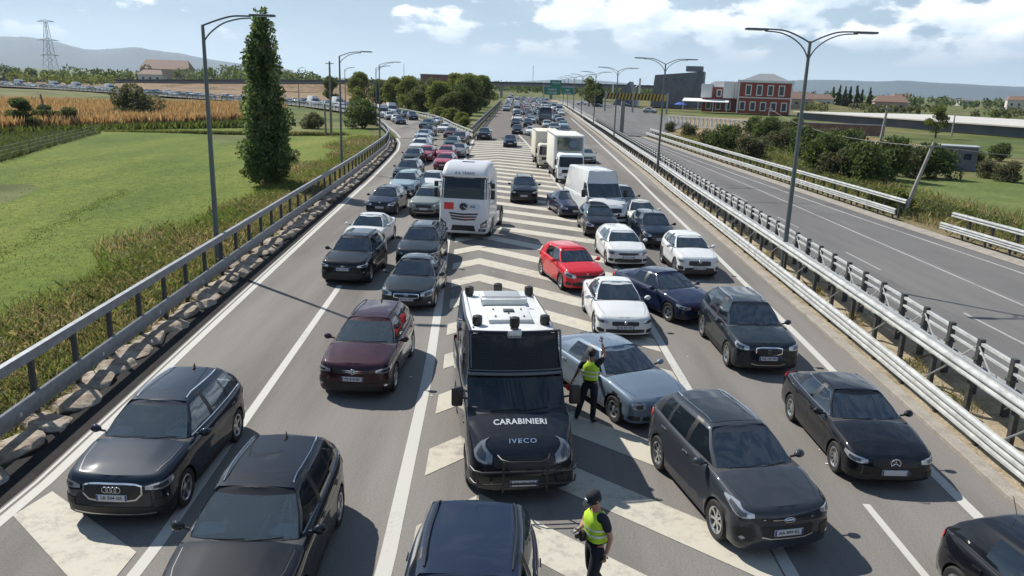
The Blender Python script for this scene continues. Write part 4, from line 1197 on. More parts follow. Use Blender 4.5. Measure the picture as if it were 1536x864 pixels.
    cloth('trousers', ['pelvis', 'belt', 'hpl', 'knl', 'hemL', 'hpr', 'knr', 'hemR'], {'pelvis': (.160, .125), 'belt': (.150, .115), 'hpl': .112, 'hpr': .112, 'knl': .078, 'knr': .078, 'hemL': .068, 'hemR': .068}, DARKCLOTH, [(0, 1), (0, 2), (2, 3), (3, 4), (0, 5), (5, 6), (6, 7)], 0, ex)
    ex = {'cl': V['shl'].lerp(V['ell'], .72), 'cr': V['shr'].lerp(V['elr'], .72), 'nb': V['neck']+Vector((0, 0, -.03)), 'hip': V['waist'].lerp(V['pelvis'], .6)}
    cloth('shirt', ['waist', 'hip', 'chest', 'nb', 'shl', 'cl', 'shr', 'cr'], {'waist': (.138, .108), 'hip': (.150, .118), 'chest': (.165, .122), 'nb': .064, 'shl': .072, 'shr': .072, 'cl': .062, 'cr': .062}, shirtm or DARKCLOTH, [(0, 1), (0, 2), (2, 3), (2, 4), (4, 5), (2, 6), (6, 7)], 0, ex)
    c = V['chest']; wv = V['waist']; hv = wv.lerp(V['pelvis'], .35); up = (V['neck']-c)
    lean = Vector(J.get('axis', (1, 0, 0))).normalized(); bk = Vector((-lean.y, lean.x, 0))
    # vest: a closed shell of rings with arm openings at the top
    rings = []
    prof = [(hv, .178, .138), (wv, .170, .136), (wv.lerp(c, .5), .176, .142), (c, .186, .148), (c.lerp(V['neck'], .35), .176, .138), (c.lerp(V['neck'], .62), .135, .105), (c.lerp(V['neck'], .85), .085, .085)]
    mb = MB()
    for q, rx, ry in prof: rings.append([q+lean*rx*math.copysign(abs(math.cos(a))**.75, math.cos(a))+bk*ry*math.copysign(abs(math.sin(a))**.85, math.sin(a)) for a in [2*math.pi*k/28 for k in range(28)]])
    mb.grid(rings, 0, closed=True)
    if vest: ve = mb.build('hi_vis_vest', HIVIS, root, angle=180)
    if tape and vest:
        mb = MB()
        for a, b in ((.18, .34), (.62, .76)):
            R0 = [x.lerp(y, a)*1.0 for x, y in zip(rings[1], rings[3])]; R1 = [x.lerp(y, b) for x, y in zip(rings[1], rings[3])]; ctr = wv.lerp(c, .5)
            def push(v, t): cc = wv.lerp(c, t); return v+(v-cc).normalized()*.014
            mb.grid([[push(v, a) for v in R0], [push(v, b) for v in R1]], 0, closed=True)
        mb.build('reflective_tape', REFL, ve, angle=180)
    # boots
    for s_ in 'lr':
        a = V['an'+s_]; t_ = Vector(J['toe'+s_]); me = skin_mesh('boot', [(a+Vector((0, 0, .08)), .056), (a+Vector((0, 0, -.01)), (.052, .05)), (a+t_*.6+Vector((0, 0, -.03)), (.048, .035)), (a+t_*1.25+Vector((0, 0, -.035)), (.042, .028))], [(0, 1), (1, 2), (2, 3)], BOOT, None)
        link(bpy.data.objects.new('boot', me), root)
    # hair and cap
    mb = MB(); prof = [(.084, -.02), (.090, .02), (.088, .05), (.07, .085), (.035, .106), (.001, .110)]
    T = TH @ Matrix.Diagonal((1, 1.12, 1, 1)) @ Matrix.Translation((0, .008, .0)); mb.lathe(prof if not cap else [(.086, -.035), (.088, .02), (.086, .04)], 20, T)
    if not cap:
        # lower back of the hair
        b2 = bm.copy(); b2.transform(TH @ Matrix.Translation((0, .040, -.015)) @ Matrix.Diagonal((.076, .062, .07, 1))); mb.addbm(b2, 0); b2.free()
    else:
        b2 = bm.copy(); b2.transform(TH @ Matrix.Translation((0, .036, -.02)) @ Matrix.Diagonal((.076, .060, .06, 1))); mb.addbm(b2, 0); b2.free()
    mb.build('hair', HAIR, root, angle=180)
    if cap:
        mb = MB(); T = TH @ Matrix.Diagonal((1, 1.12, 1, 1)) @ Matrix.Translation((0, .006, .0)); mb.lathe([(.092, .012), (.095, .03), (.094, .06), (.080, .098), (.045, .122), (.001, .128)], 24, T)
        g = []
        for k in range(11):
            a = R(-160+140*k/10); g.append([TH @ Vector((.09*math.cos(a), .10*math.sin(a), .022)), TH @ Vector((.098*math.cos(a), .10*math.sin(a)-.075*abs(math.sin(a)), .006))])
        mb.grid(g); mb.grid([[b-Vector((0, 0, .006)) for b in q] for q in g]); co_ = mb.build('cap', DARKCLOTH, root, angle=60)
        mb = MB(); mb.bbox(-.03, .03, -.112, -.100, .040, .075, .005, None, TH); mb.build('cap_badge', REFL, co_)
    bm.free()
    for b_ in ([V['waist'].lerp(V['pelvis'], .25)] if vest else []):
        mb = MB(); mb.grid([[b_+lean*.156*math.cos(a)+bk*.122*math.sin(a)+Vector((0, 0, dz)) for a in [2*math.pi*k/24 for k in range(24)]] for dz in (-.02, .025)], closed=True); mb.build('belt', BOOT, root)
    return root, V
# ------------------------------------------------------------------ setting: where the lines run (metres, camera over the origin)
def tab(x, t): return float(np.interp(x, [a for a, b in t], [b for a, b in t]))
LW = [(-12, -9.3), (14, -9.2), (23, -9.75), (31, -10.2), (42, -10.8), (65, -12.0), (80, -13.0), (93, -14.0), (103, -15.3), (112, -17.0)]      # left white edge line of the slip road
GL = [(-12, -1.75), (12, -2.0), (21, -2.3), (28, -2.7), (39, -3.4), (60, -4.3), (90, -5.7), (116, -6.3)]   # line left of the hatching
GR = [(-12, 5.0), (20, 4.95), (35, 4.75), (50, 4.2), (84, 2.7), (105, 1.7), (130, .2), (160, -1.2)]     # line right of the hatching
KB = [(-12, 10.2), (15, 10.4), (25, 10.8), (39, 11.2), (60, 11.7), (73, 12.1), (113, 12.9), (130, 13.3), (300, 16), (460, 18)]  # kerb of the main road
FG = [(-12, 28.5), (38, 26.3), (51, 25.3), (90, 23.4), (134, 21.8)]                        # far guard rail
ys = lambda a, b, s: list(np.arange(a, b, s))+[b]

ASPH = ramp_mat('asphalt', [(.33, (.125, .116, .106)), (.50, (.178, .165, .150)), (.68, (.222, .206, .187))], .40, .88, 8, 26, .13, bump=(60, .25), stretch=(1, .09, 1))
ASPH2 = ramp_mat('asphalt_dark', [(.30, (.112, .109, .107)), (.52, (.138, .134, .131)), (.75, (.168, .162, .156))], .5, .88, 8, 26, .13, bump=(60, .25), stretch=(1, .09, 1))
ASPH3 = ramp_mat('asphalt_brown', [(.30, (.125, .115, .105)), (.7, (.165, .150, .138))], .3, .88, 6, 38, .14)
def worn(name, col, under, sc=5.0, lo=.40, hi=.56, low=.25):
    m = mat(name, col, .8); t = m.node_tree; b = t.nodes['Principled BSDF']
    c = t.nodes.new('ShaderNodeTexCoord'); n = t.nodes.new('ShaderNodeTexNoise'); n.inputs['Scale'].default_value = sc; n.inputs['Detail'].default_value = 12; n.inputs['Roughness'].default_value = .78
    t.links.new(c.outputs['Object'], n.inputs['Vector']); r = t.nodes.new('ShaderNodeMapRange'); r.inputs[1].default_value = lo; r.inputs[2].default_value = hi; r.inputs[3].default_value = low; r.inputs[4].default_value = 1
    n2 = t.nodes.new('ShaderNodeTexNoise'); n2.inputs['Scale'].default_value = .35; n2.inputs['Detail'].default_value = 5; t.links.new(c.outputs['Object'], n2.inputs['Vector'])
    ad = t.nodes.new('ShaderNodeMath'); ad.operation = 'MULTIPLY_ADD'; ad.inputs[1].default_value = .5; t.links.new(n2.outputs['Fac'], ad.inputs[0])
    sb = t.nodes.new('ShaderNodeMath'); sb.operation = 'SUBTRACT'; sb.inputs[1].default_value = .22; t.links.new(n.outputs['Fac'], sb.inputs[0]); t.links.new(sb.outputs[0], ad.inputs[2])
    t.links.new(ad.outputs[0], r.inputs[0])
    mx = t.nodes.new('ShaderNodeMix'); mx.data_type = 'RGBA'; mx.inputs['A'].default_value = (*under, 1); mx.inputs['B'].default_value = (*col, 1)
    t.links.new(r.outputs[0], mx.inputs['Factor']); t.links.new(mx.outputs['Result'], b.inputs['Base Color'])
    return m
PAINTW = worn('road_paint', (.44, .43, .39), (.17, .16, .15), 9, .30, .46, .30)
PAINTF = worn('faded_paint', (.33, .325, .31), (.14, .138, .135), 7, .36, .56, .10)
PAINTY = worn('hatching_paint', (.44, .41, .335), (.20, .185, .165), 3.5, .33, .53, .28)
CONC = ramp_mat('kerb_concrete', [(.3, (.22, .20, .17)), (.7, (.33, .30, .26))], 2.0, .9, 8, 30, .2)
SAND = ramp_mat('sandy_soil', [(.3, (.20, .16, .10)), (.5, (.30, .245, .165)), (.72, (.36, .30, .21))], 1.1, .95, 8, 12, .25, bump=(14, .6))
GALV = mat('galvanised_steel', (.38, .39, .38), .5, .4, noise=(3, .18))
GALVL = mat('galvanised_rail', (.47, .48, .465), .5, .15, noise=(2.5, .28))
GALVD = mat('weathered_steel', (.20, .215, .235), .5, .3, noise=(4, .25))
DPOST = mat('dark_post', (.055, .055, .055), .6, .2, noise=(6, .4))
LAMPG = mat('lamp_post_paint', (.105, .125, .125), .5, .3)
BARRIER_SHADE = ramp_mat('dark_gutter', [(.3, (.016, .015, .015)), (.7, (.035, .032, .030))], 1.5, .9, 8, 20, .3)  # near-black tone for the painted shadow of the left barrier
GRASS = ramp_mat('meadow', [(.32, (.062, .092, .016)), (.44, (.088, .122, .020)), (.54, (.118, .148, .026)), (.68, (.165, .172, .042))], .10, .95, 10, 2.4, .24, stretch=(1.0, .28, 1, -.35), bump=(5, .5))
LAND = ramp_mat('farmland', [(.34, (.055, .075, .024)), (.45, (.090, .112, .034)), (.54, (.135, .125, .055)), (.62, (.075, .098, .028)), (.74, (.18, .15, .08))], .010, .95, 6, .10, .35)
VERGE = ramp_mat('dry_verge', [(.32, (.085, .095, .035)), (.48, (.15, .125, .065)), (.62, (.21, .165, .095)), (.75, (.12, .125, .05))], .35, .95, 8, 5, .35, bump=(8, .8))
GRASSR = ramp_mat('green_field', [(.32, (.085, .115, .032)), (.55, (.115, .145, .045)), (.75, (.17, .165, .075))], .09, .95, 8, 2.5, .25)
BROWNF = ramp_mat('dry_field', [(.3, (.16, .12, .06)), (.7, (.27, .20, .11))], .2, .95, 8, 3, .3)

def sheet(name, rows, m, z, kind='structure', **kw):
    """rows = [(y, [x...])] or lists of (x, y)"""
    mb = MB(); g = []
    for r in rows: g.append([(x, y, z) for x, y in r])
    mb.grid(g); o = mb.build(name, m, None, smooth=False); tag(o, kind=kind, **kw); return o
def lerp_row(x0, x1, y, n): return [(x0+(x1-x0)*i/n, y) for i in range(n+1)]

# ground sheet with a slight roll away from the roads
def ground_h(x, y):
    d = max(0, -13-x, x-30) if y > -50 else 0
    a = smooth(0, 25, d)
    return -.06-a*.35+a*.28*(math.sin(x*.043+1.3)*math.cos(y*.037)+.5*math.sin(x*.11+y*.07))
gx = sorted(set([-40000, -15000, -6000, -3000, -1500, -900, -600, -450]+list(range(-360, -30, 15))+list(range(-30, 60, 5))+list(range(60, 360, 15))+[450, 600, 900, 1500, 3000, 6000, 15000, 40000]))
gy = sorted(set([-300, -100]+list(range(-40, 200, 8))+list(range(200, 600, 20))+[700, 900, 1300, 2000, 3500, 6000, 12000, 25000, 45000]))
mb = MB(); mb.grid([[(x, y, ground_h(x, y)) for x in gx] for y in gy]); tag(mb.build('ground', LAND, None, angle=180), kind='structure')

def over(name, poly_rows, m, dz):
    mb = MB(); mb.grid([[(x, y, ground_h(x, y)+dz) for x, y in r] for r in poly_rows]); tag(mb.build(name, m, None, angle=180), kind='structure')
# left meadow, verge, dry field, right fields
rowsL = [[(x, y) for x in np.linspace(-120-y*.3, tab(min(y, 112), LW)-1.6, 60)] for y in ys(-20, 112, 4)]
over('meadow', rowsL, GRASS, .03)
over('meadow', [[(x, y) for x in np.linspace(-150, min(-20-(y-112)*.25, -20), 30)] for y in ys(112, 136, 4)], GRASS, .034)
def vedge(y): return tab(y, LW)-(6.8+1.2*math.sin(y*.21)+.8*math.sin(y*.53+1))
over('verge', [[(x, y) for x in np.linspace(vedge(y), tab(min(y, 112), LW)-1.5, 12)] for y in ys(-20, 112, 2)], VERGE, .06)
over('verge', [[(x, y) for x in np.linspace(tab(y, FG)-.7, tab(y, FG)+9+2*math.sin(y*.15), 12)] for y in ys(-12, 134, 3)], VERGE, .08)
over('field', [[(x, y) for x in np.linspace(tab(min(y, 134), FG)+4, 130, 30)] for y in ys(-12, 84, 4)], GRASSR, .05)
over('dirt_lot', [[(x, y) for x in np.linspace(26, 75, 16)] for y in ys(134, 250, 6)], BROWNF, .10)

# roads
road_rows = [lerp_row(tab(y, LW)-.25, tab(y, KB), y, 24) for y in ys(-12, 112, 3)]
sheet('road', road_rows, ASPH, 0.0)
sheet('road', [lerp_row(-6.5+.0*y, tab(y, KB), y, 8) for y in ys(112, 460, 8)], ASPH3, 0.002)
RAMP_L = [(-17, 112), (-21, 130), (-29, 160), (-46, 200), (-72, 236), (-108, 262), (-175, 312), (-240, 345), (-330, 372)]
RAMP_R = [(-6.5, 112), (-10.5, 130), (-18.5, 165), (-37, 211), (-63, 248), (-102, 275), (-170, 330), (-235, 362), (-325, 390)]
RL = catmull(RAMP_L, 8); RR = catmull(RAMP_R, 8)
sheet('slip_road', [[(a[0]+(b[0]-a[0])*i/4, a[1]+(b[1]-a[1])*i/4) for i in range(5)] for a, b in zip(RL, RR)], ASPH, .05)
far_rows = [lerp_row(tab(y, KB)+3.3, tab(y, FG)-.4, y, 12) for y in ys(-12, 134, 4)]
sheet('road', far_rows, ASPH2, 0.0)
sheet('road', [lerp_row(tab(y, KB)+3.3, tab(y, [(134, 21.4), (150, 29), (185, 40), (300, 48), (460, 40)]), y, 12) for y in ys(134, 460, 6)], ASPH2, .13)

def hstrip(mb, fx, y0, y1, w_, z, step=2.0):
    g = []
    for y in ys(y0, y1, step): g.append([(fx(y)-w_/2, y, z), (fx(y)+w_/2, y, z)])
    mb.grid(g)
mb = MB(); Z = .006
hstrip(mb, lambda y: tab(y, LW)+.05, -12, 112, .22, Z); hstrip(mb, lambda y: tab(y, LW)-.16, -12, 60, .07, Z)
mb.grid([[(a[0]+.4, a[1], .056), (a[0]+.62, a[1], .056)] for a in RL[:30]])
hstrip(mb, lambda y: tab(y, GL), -12, 116, .28, Z)
hstrip(mb, lambda y: tab(y, GR), -12, 160, .24, Z)
lane = lambda y: tab(y, LW)+3.15-.012*y+.5*smooth(20, 60, y)
lane = lambda y: tab(y, [(-12, -5.9), (12, -6.05), (20, -6.4), (30, -6.85), (50, -7.6), (75, -8.9), (112, -11.8)])
hstrip(mb, lane, -12, 30, .22, Z)
for y in np.arange(34, 112, 7.5): hstrip(mb, lane, y, y+3.6, .18, Z)
for y in (-1.2, 6.0): pass
hstrip(mb, lambda y: 7.35, 2.0, 5.5, .15, Z); hstrip(mb, lambda y: 7.3, 10.4, 14.2, .15, Z)
for y in np.arange(22.5, 120, 8.6): hstrip(mb, lambda y: tab(y, [(10, 7.3), (50, 7.3), (130, 6.6)]), y, y+3.6, .15, Z)
hstrip(mb, lambda y: tab(y, KB)-1.02, -12, 200, .24, Z)
tag(mb.build('lane_marking', PAINTW, None, smooth=False), kind='structure'); mb = MB()
hstrip(mb, lambda y: tab(y, [(-12, 20.8), (64, 20.5), (134, 19.0)]), -12, 134, .14, Z)
hstrip(mb, lambda y: tab(y, FG)-2.0-.2*smooth(40, 80, y), -12, 134, .18, Z)
for y in np.arange(25.0, 134, 11.2): hstrip(mb, lambda y: 17.45, y-.1, y+4, .12, Z)
tag(mb.build('faded_lane_marking', PAINTF, None, smooth=False), kind='structure'); mb = MB()
for xx in (-.6, 2.6): 
    pass
for y in np.arange(165, 430, 9): hstrip(mb, lambda y: 4.0, y, y+3.5, .16, Z); hstrip(mb, lambda y: 1.2+.0*y, y, y+3.5, .16, Z)
hstrip(mb, lambda y: -1.3, 160, 430, .2, Z)
tag(mb.build('lane_marking', PAINTW, None, smooth=False), kind='structure')
# chevrons of the hatched area
mb = MB()
def chev(ya, th=1.25):
    ax = tab(ya, [(8, -.3), (14, -.5), (39, -1.7), (60, -1.9), (118, -2.2)])
    for sg, sl in ((1, -.86 if ya < 45 else -.62), (-1, 1.12)):
        g = []; n = 10
        lim = (lambda y: tab(y, GR)-.16) if sg > 0 else (lambda y: tab(y, GL)+.40)
        # walk out to the limit line, cutting along it
        def edge(off):
            x = ax; y = ya-off
            for _ in range(30):
                x2 = lim(y); y = ya-off+(x2-ax)*abs(sl)*(-1 if sg > 0 else 1)
            return x2, y
        e0, e1 = edge(0), edge(th)
        for k in range(n+1):
            g.append([(ax+(e0[0]-ax)*k/n, ya+(e0[1]-ya)*k/n, Z+.004), (ax+(e1[0]-ax)*k/n, ya-th+(e1[1]-ya+th)*k/n, Z+.004)])
        if (e0[0]-ax)*sg > 0: mb.grid(g)
def chev2(ya, th):
    ax = tab(ya, [(8, -.3), (14, -.5), (39, -1.7), (60, -1.9), (118, -2.2)])
    for sg, s_ in ((1, -(.86 if ya < 45 else .62)), (-1, -1.12)):
        def edge(y0):
            x = ax
            for _ in range(40):
                y = y0+s_*abs(x-ax); x = (tab(y, GR)-.16) if sg > 0 else (tab(y, GL)+.40)
            return x, y0+s_*abs(x-ax)
        e0, e1 = edge(ya), edge(ya-th)
        if (e0[0]-ax)*sg <= .05: continue
        mb.grid([[(ax+(e0[0]-ax)*k/8, ya+(e0[1]-ya)*k/8, Z+.004), (ax+(e1[0]-ax)*k/8, ya-th+(e1[1]-ya+th)*k/8, Z+.004)] for k in range(9)])
ya = 14.1-3.1*6
while ya < 116:
    chev2(ya, 1.28); ya += 3.1
def quad(p): mb.add([(x, y, Z+.004) for x, y in p], [(0, 1, 2, 3)])
quad([(-9.05, 12.75), (-8.85, 13.65), (-6.3, 11.75), (-6.3, 10.35)])
quad([(-9.05, 5.0), (-8.9, 6.0), (-6.3, 4.1), (-6.3, 2.8)])
tag(mb.build('hatched_marking', PAINTY, None, smooth=False), kind='structure')
# patched repairs
for i_, (x0_, x1_, y0_, y1_) in enumerate([(15.2, 17.0, 20, 62), (21.0, 23.0, 30, 120)]):
    sheet('road_patch', [lerp_row(x0_, x1_, y, 3) for y in ys(y0_, y1_, 4)], ramp_mat('patch_asphalt_%d' % i_, [(.3, (.10, .097, .093)), (.7, (.14, .135, .128))], .6, .9, 6, 30, .18) if i_ < 0 else ramp_mat('patch_asphalt_%d' % i_, [(.3, (.118, .115, .112)), (.7, (.15, .147, .143))], .25, .9, 6, 30, .14), .003)
# tar seams and stains that belong to the surface
mb = MB()
rs = random.Random(3)
for y, x0, x1 in ((58, 15, 24.8), (88, -4, 3), (120, -6, 2.0), (133.6, 17, 22)): hstrip(mb, lambda yy: (x0+x1)/2, y, y+.22, x1-x0, Z-.002)
tag(mb.build('tar_seam', mat('tar', (.03, .03, .03), .7), None, smooth=False), kind='structure')
mb = MB()
for _ in range(70):
    x, y = rs.uniform(-8, 9), rs.uniform(9, 60); s_ = rs.uniform(.02, .06); a = rs.random()*6
    mb.add([(x+s_*math.cos(a+q), y+s_*math.sin(a+q)*rs.uniform(.6, 1.2), .014) for q in (0, 1.5, 3.1, 4.6)], [(0, 1, 2, 3)])
tag(mb.build('litter', mat('litter_white', (.6, .58, .52), .8), None, smooth=False), 'pale scraps of litter scattered over the asphalt between the cars', 'litter', kind='stuff')

# painted shadow strip of the left barrier, kerbs, median
mb = MB(); hstrip(mb, lambda y: tab(y, LW)-.68, -12, 112, .86, .004); tag(mb.build('gutter', BARRIER_SHADE, None), kind='structure')  # dark sheet laid where the left barrier's shadow falls
def kerb(name, fx, y0, y1, w_, h, m):
    mb = MB(); g = []
    for y in ys(y0, y1, 3): x = fx(y); g.append([(x, y, -.05), (x, y, h-.02), (x+.02, y, h), (x+w_, y, h), (x+w_, y, -.05)])
    mb.grid(g); tag(mb.build(name, m, None, angle=20), kind='structure')
kerb('kerb', lambda y: tab(y, KB), -12, 440, .34, .11, CONC)
mb = MB(); rs = random.Random(9)
mb.grid([[(tab(y, KB)+.34+(2.96)*k/8, y, .05+.03*math.sin(y*1.7+k*2.1)+(.03*rs.random())) for k in range(9)] for y in ys(-12, 440, 1.5)]); tag(mb.build('median_soil', SAND, None, angle=180), kind='structure')
kerb('kerb', lambda y: tab(y, KB)+3.0, -12, 440, .28, .10, CONC)
mb = MB(); g = []
for y in ys(-12, 134, 3): x = tab(y, FG)-1.0; g.append([(x, y, .02), (x+.5, y, .06), (x+.9, y, .09)])
mb.grid(g); tag(mb.build('verge_concrete', CONC, None), kind='structure')

# ------------------------------------------------------------------ guard rails: a run of rail is one thing, its posts are parts
def prof_sweep(mb, prof, fx, y0, y1, step=2.0, mi=None):
    """prof = [(dx, z)] carried along the line x = fx(y)"""
    g = [[(fx(y)+dx, y, z) for dx, z in prof] for y in ys(y0, y1, step)]
    mb.grid(g, mi)
def box_prof(x0, x1, z0, z1): return [(x0, z0), (x0, z1), (x1, z1), (x1, z0), (x0, z0)]
def ridged(x, z0, z1, n, d=.06, face=-1):
    """corrugated beam: n ridges facing -x"""
    pr = []; h = (z1-z0)/n
    for k in range(n):
        a = z0+h*k; pr += [(x, a), (x+face*d, a+h*.12), (x+face*d*1.12, a+h*.36), (x+face*d, a+h*.60), (x, a+h*.72)]
    pr += [(x, z1), (x+.012, z1), (x+.012, z0), (x, z0)]
    return pr
def posts(root, fx, y0, y1, step, dims, m, extra=None, lim=100):
    n = 0
    me = None
    for y in np.arange(y0, y1, step):
        if n >= lim: break
        if me is None:
            mb = MB(); a, b, z0, z1 = dims; mb.box(-a/2, a/2, -b/2, b/2, z0, z1); 
            if extra: extra(mb)
            me = mb.mesh('post', m, smooth=False)
        o = link(bpy.data.objects.new('post', me), root); o.location = (fx(y), y, 0); n += 1
# left barrier
LB = lambda y: tab(y, LW)-1.62+.004*y
t = empty('guard_rail'); tag(t, 'grey two-rail steel barrier along the left meadow edge above the stone slabs', 'guard rail')
mb = MB(); prof_sweep(mb, [(-.05, .30), (0, .32), (.03, .40), (.03, .62), (0, .74), (-.05, .76), (-.07, .70), (-.07, .36), (-.05, .30)], LB, -10, 112, 2); mb.build('beam', GALVD, t, angle=30)
mb = MB(); prof_sweep(mb, box_prof(-.24, -.10, 1.46, 1.70), LB, -10, 112, 2); mb.build('top_rail', GALVD, t, angle=30)
posts(t, lambda y: LB(y)-.20, -9, 111, 2.0, (.12, .10, -.1, 1.47), DPOST, lambda mb: (mb.box(-.02, .14, -.05, .05, .44, .62)), 100)
# joint bolts on the beam
for y in np.arange(8, 60, 4.0):
    mb = MB(); mb.bbox(LB(y)+.028, LB(y)+.045, y-.04, y+.04, .46, .56, .006); mb.build('bolt_plate', GALVL, t)
def RBo(d): return lambda y: tab(y, KB)+d
t = empty('guard_rail'); tag(t, 'low pale triple-ridged crash barrier along the kerb beside the stationary right lanes', 'guard rail')
mb = MB(); prof_sweep(mb, ridged(.50, .26, .76, 3, .07), RBo(0), -10, 330, 2); mb.build('beam', GALVL, t, angle=25)
posts(t, RBo(.60), -9, 190, 2.0, (.10, .12, 0, .70), DPOST)
t = empty('guard_rail'); tag(t, 'taller pale crash barrier with braced posts in the sandy median behind the low kerb barrier', 'guard rail')
mb = MB(); prof_sweep(mb, ridged(1.28, 1.04, 1.38, 2, .09), RBo(0), -10, 330, 2); mb.build('beam', GALVL, t, angle=25)
mb = MB(); prof_sweep(mb, box_prof(1.34, 1.46, 1.28, 1.38), RBo(0), -10, 330, 2); mb.build('beam_back', GALV, t, angle=25)
posts(t, RBo(1.40), -9, 190, 2.0, (.12, .14, 0, 1.34), DPOST)
k = 0
for y in np.arange(-8, 92, 4.0):
    mb = MB(); x = RBo(1.38)(y); mb.tube([(x+.02, y, 1.1), (x+.02-.5, y+.95, .08)], .025, 5); mb.build('brace', GALV, t); k += 1
t = empty('guard_rail'); tag(t, 'double-tube parapet with dark upright posts and lattice braces beside the empty opposite carriageway', 'guard rail')
mb = MB(); prof_sweep(mb, box_prof(2.25, 2.34, 1.48, 1.56), RBo(0), -10, 330, 2); mb.build('top_rail', GALVL, t, angle=25)
mb = MB(); prof_sweep(mb, box_prof(2.25, 2.32, 1.24, 1.30), RBo(0), -10, 330, 2); mb.build('top_rail', GALVL, t, angle=25)
mb = MB(); prof_sweep(mb, ridged(2.16, .52, .84, 2, .07), RBo(0), -10, 330, 2); mb.build('beam', GALVL, t, angle=25)
mb = MB(); prof_sweep(mb, ridged(2.46, .52, .84, 2, .07, 1), RBo(0), -10, 330, 2); mb.build('beam', GALVL, t, angle=25)
posts(t, RBo(2.30), 6, 190, 1.6, (.15, .15, 0, 1.64), DPOST, lambda mb: (mb.box(-.14, .14, -.13, .13, .54, .82), mb.box(-.11, .11, -.10, .10, 1.04, 1.10)))
for i, y in enumerate(np.arange(6, 79, 1.6)):
    mb = MB(); x = RBo(2.28)(y); a, b = (1.45, .30) if i % 2 else (.30, 1.45); mb.tube([(x, y+.08, a), (x, y+1.52, b)], .022, 5); mb.build('brace', GALVL, t)
FB = lambda y: tab(y, FG)
for (y0, y1, lab) in ((-10, 46.5, 'nearer run of the far white double barrier, right of the gap with the green bush'), (51.5, 134, 'farther run of the far white double barrier, from the bush gap to the plaza opening')):
    t = empty('guard_rail'); tag(t, lab, 'guard rail')
    mb = MB(); prof_sweep(mb, ridged(0, .40, .80, 3, .07), FB, y0, y1, 2); mb.build('beam', GALVL, t, angle=25)
    mb = MB(); prof_sweep(mb, ridged(.62, 1.12, 1.42, 2, .08), FB, y0, y1, 2); mb.build('top_rail', GALVL, t, angle=25)
    posts(t, lambda y: FB(y)+.08, y0+.5, y1, 2.0, (.10, .12, 0, .74), DPOST)
    posts(t, lambda y: FB(y)+.74, y0+1.5, y1, 2.0, (.12, .12, 0, 1.38), DPOST) if False else None
    mb = MB()
    for i, y in enumerate(np.arange(y0+1, y1-1, 2.0)):
        if i > 48: break
        m2 = MB(); m2.box(FB(y)+.68, FB(y)+.80, y-.06, y+.06, 0, 1.38); m2.tube([(FB(y)+.66, y, 1.2), (FB(y)+.1, y+.8, .1)], .022, 5); m2.build('rear_post', DPOST, t, smooth=False)
# ramp barriers
def path_rail(name, label, P, z0, z1, off, top=None, step=3, m=GALV, pm=DPOST, lim=90):
    t = empty(name); tag(t, label, 'guard rail')
    nrm = []
    for i, p in enumerate(P):
        a, b = P[max(0, i-1)], P[min(len(P)-1, i+1)]; l = math.hypot(b[0]-a[0], b[1]-a[1]); nrm.append(((b[1]-a[1])/l, -(b[0]-a[0])/l))
    Q = [(p[0]+n[0]*off, p[1]+n[1]*off) for p, n in zip(P, nrm)]
    for nm, (a, b) in (('beam', (z0, z1)),)+((('top_rail', top),) if top else ()):
        mb = MB(); mb.grid([[(q[0]-n[0]*.05, q[1]-n[1]*.05, a), (q[0]-n[0]*.05, q[1]-n[1]*.05, b), (q[0]+n[0]*.05, q[1]+n[1]*.05, b), (q[0]+n[0]*.05, q[1]+n[1]*.05, a), (q[0]-n[0]*.05, q[1]-n[1]*.05, a)] for q, n in zip(Q, nrm)])
        mb.build(nm, m, t, angle=30)
    mb = MB(); mb.box(-.06, .06, -.06, .06, 0, (top[0] if top else z0)+.02); me = mb.mesh('post', pm, smooth=False)
    d = 0; c = 0
    for a, b in zip(Q, Q[1:]):
        l = math.hypot(b[0]-a[0], b[1]-a[1])
        while d < l and c < lim:
            o = link(bpy.data.objects.new('post', me), t); o.location = (a[0]+(b[0]-a[0])*d/l, a[1]+(b[1]-a[1])*d/l, 0); d += step; c += 1
        d -= l
    return t
path_rail('guard_rail', 'white slip-road barrier curving behind the queue past the wooded wedge', RR[1:], .45, .85, .5, (1.15, 1.32), m=GALVL)
path_rail('guard_rail', 'outer slip-road barrier curving away behind the round green bush', RL, .45, .85, -1.2, (1.3, 1.5))
path_rail('guard_rail', 'grey barrier running straight along the left edge of the main road beside the wooded wedge', [(-6.9, 118), (-6.9, 140), (-6.9, 180), (-6.9, 240), (-6.9, 330)], .40, .85, 0, (1.3, 1.55), 3, GALVD)

# ------------------------------------------------------------------ stone slabs below the left barrier
ROCKM = ramp_mat('riprap_stone', [(.3, (.17, .13, .10)), (.5, (.28, .235, .185)), (.7, (.36, .32, .27))], 1.2, .9, 8, 9, .25, bump=(7, .7))
rock_me = []
for k in range(7):
    r3 = random.Random(50+k); bm = bmesh.new(); bmesh.ops.create_icosphere(bm, subdivisions=3, radius=1)
    pl = [(Vector((r3.uniform(-1, 1), r3.uniform(-1, 1), r3.uniform(-.3, 1))).normalized(), r3.uniform(.62, .85)) for _ in range(11)]+[(Vector((.25, 0, 1)).normalized(), .45)]
    for v in bm.verts:
        for n, d in pl:
            e = v.co.dot(n)-d
            if e > 0: v.co -= n*e
        v.co = Vector((v.co.x*.60, v.co.y*.80, v.co.z*.22))
    me = bpy.data.meshes.new('stone_slab'); bm.to_mesh(me); bm.free(); me.materials.append(ROCKM); me.polygons.foreach_set('use_smooth', [True]*len(me.polygons)); me.set_sharp_from_angle(angle=R(24)); rock_me.append(me)
r3 = random.Random(4); y = 4.0
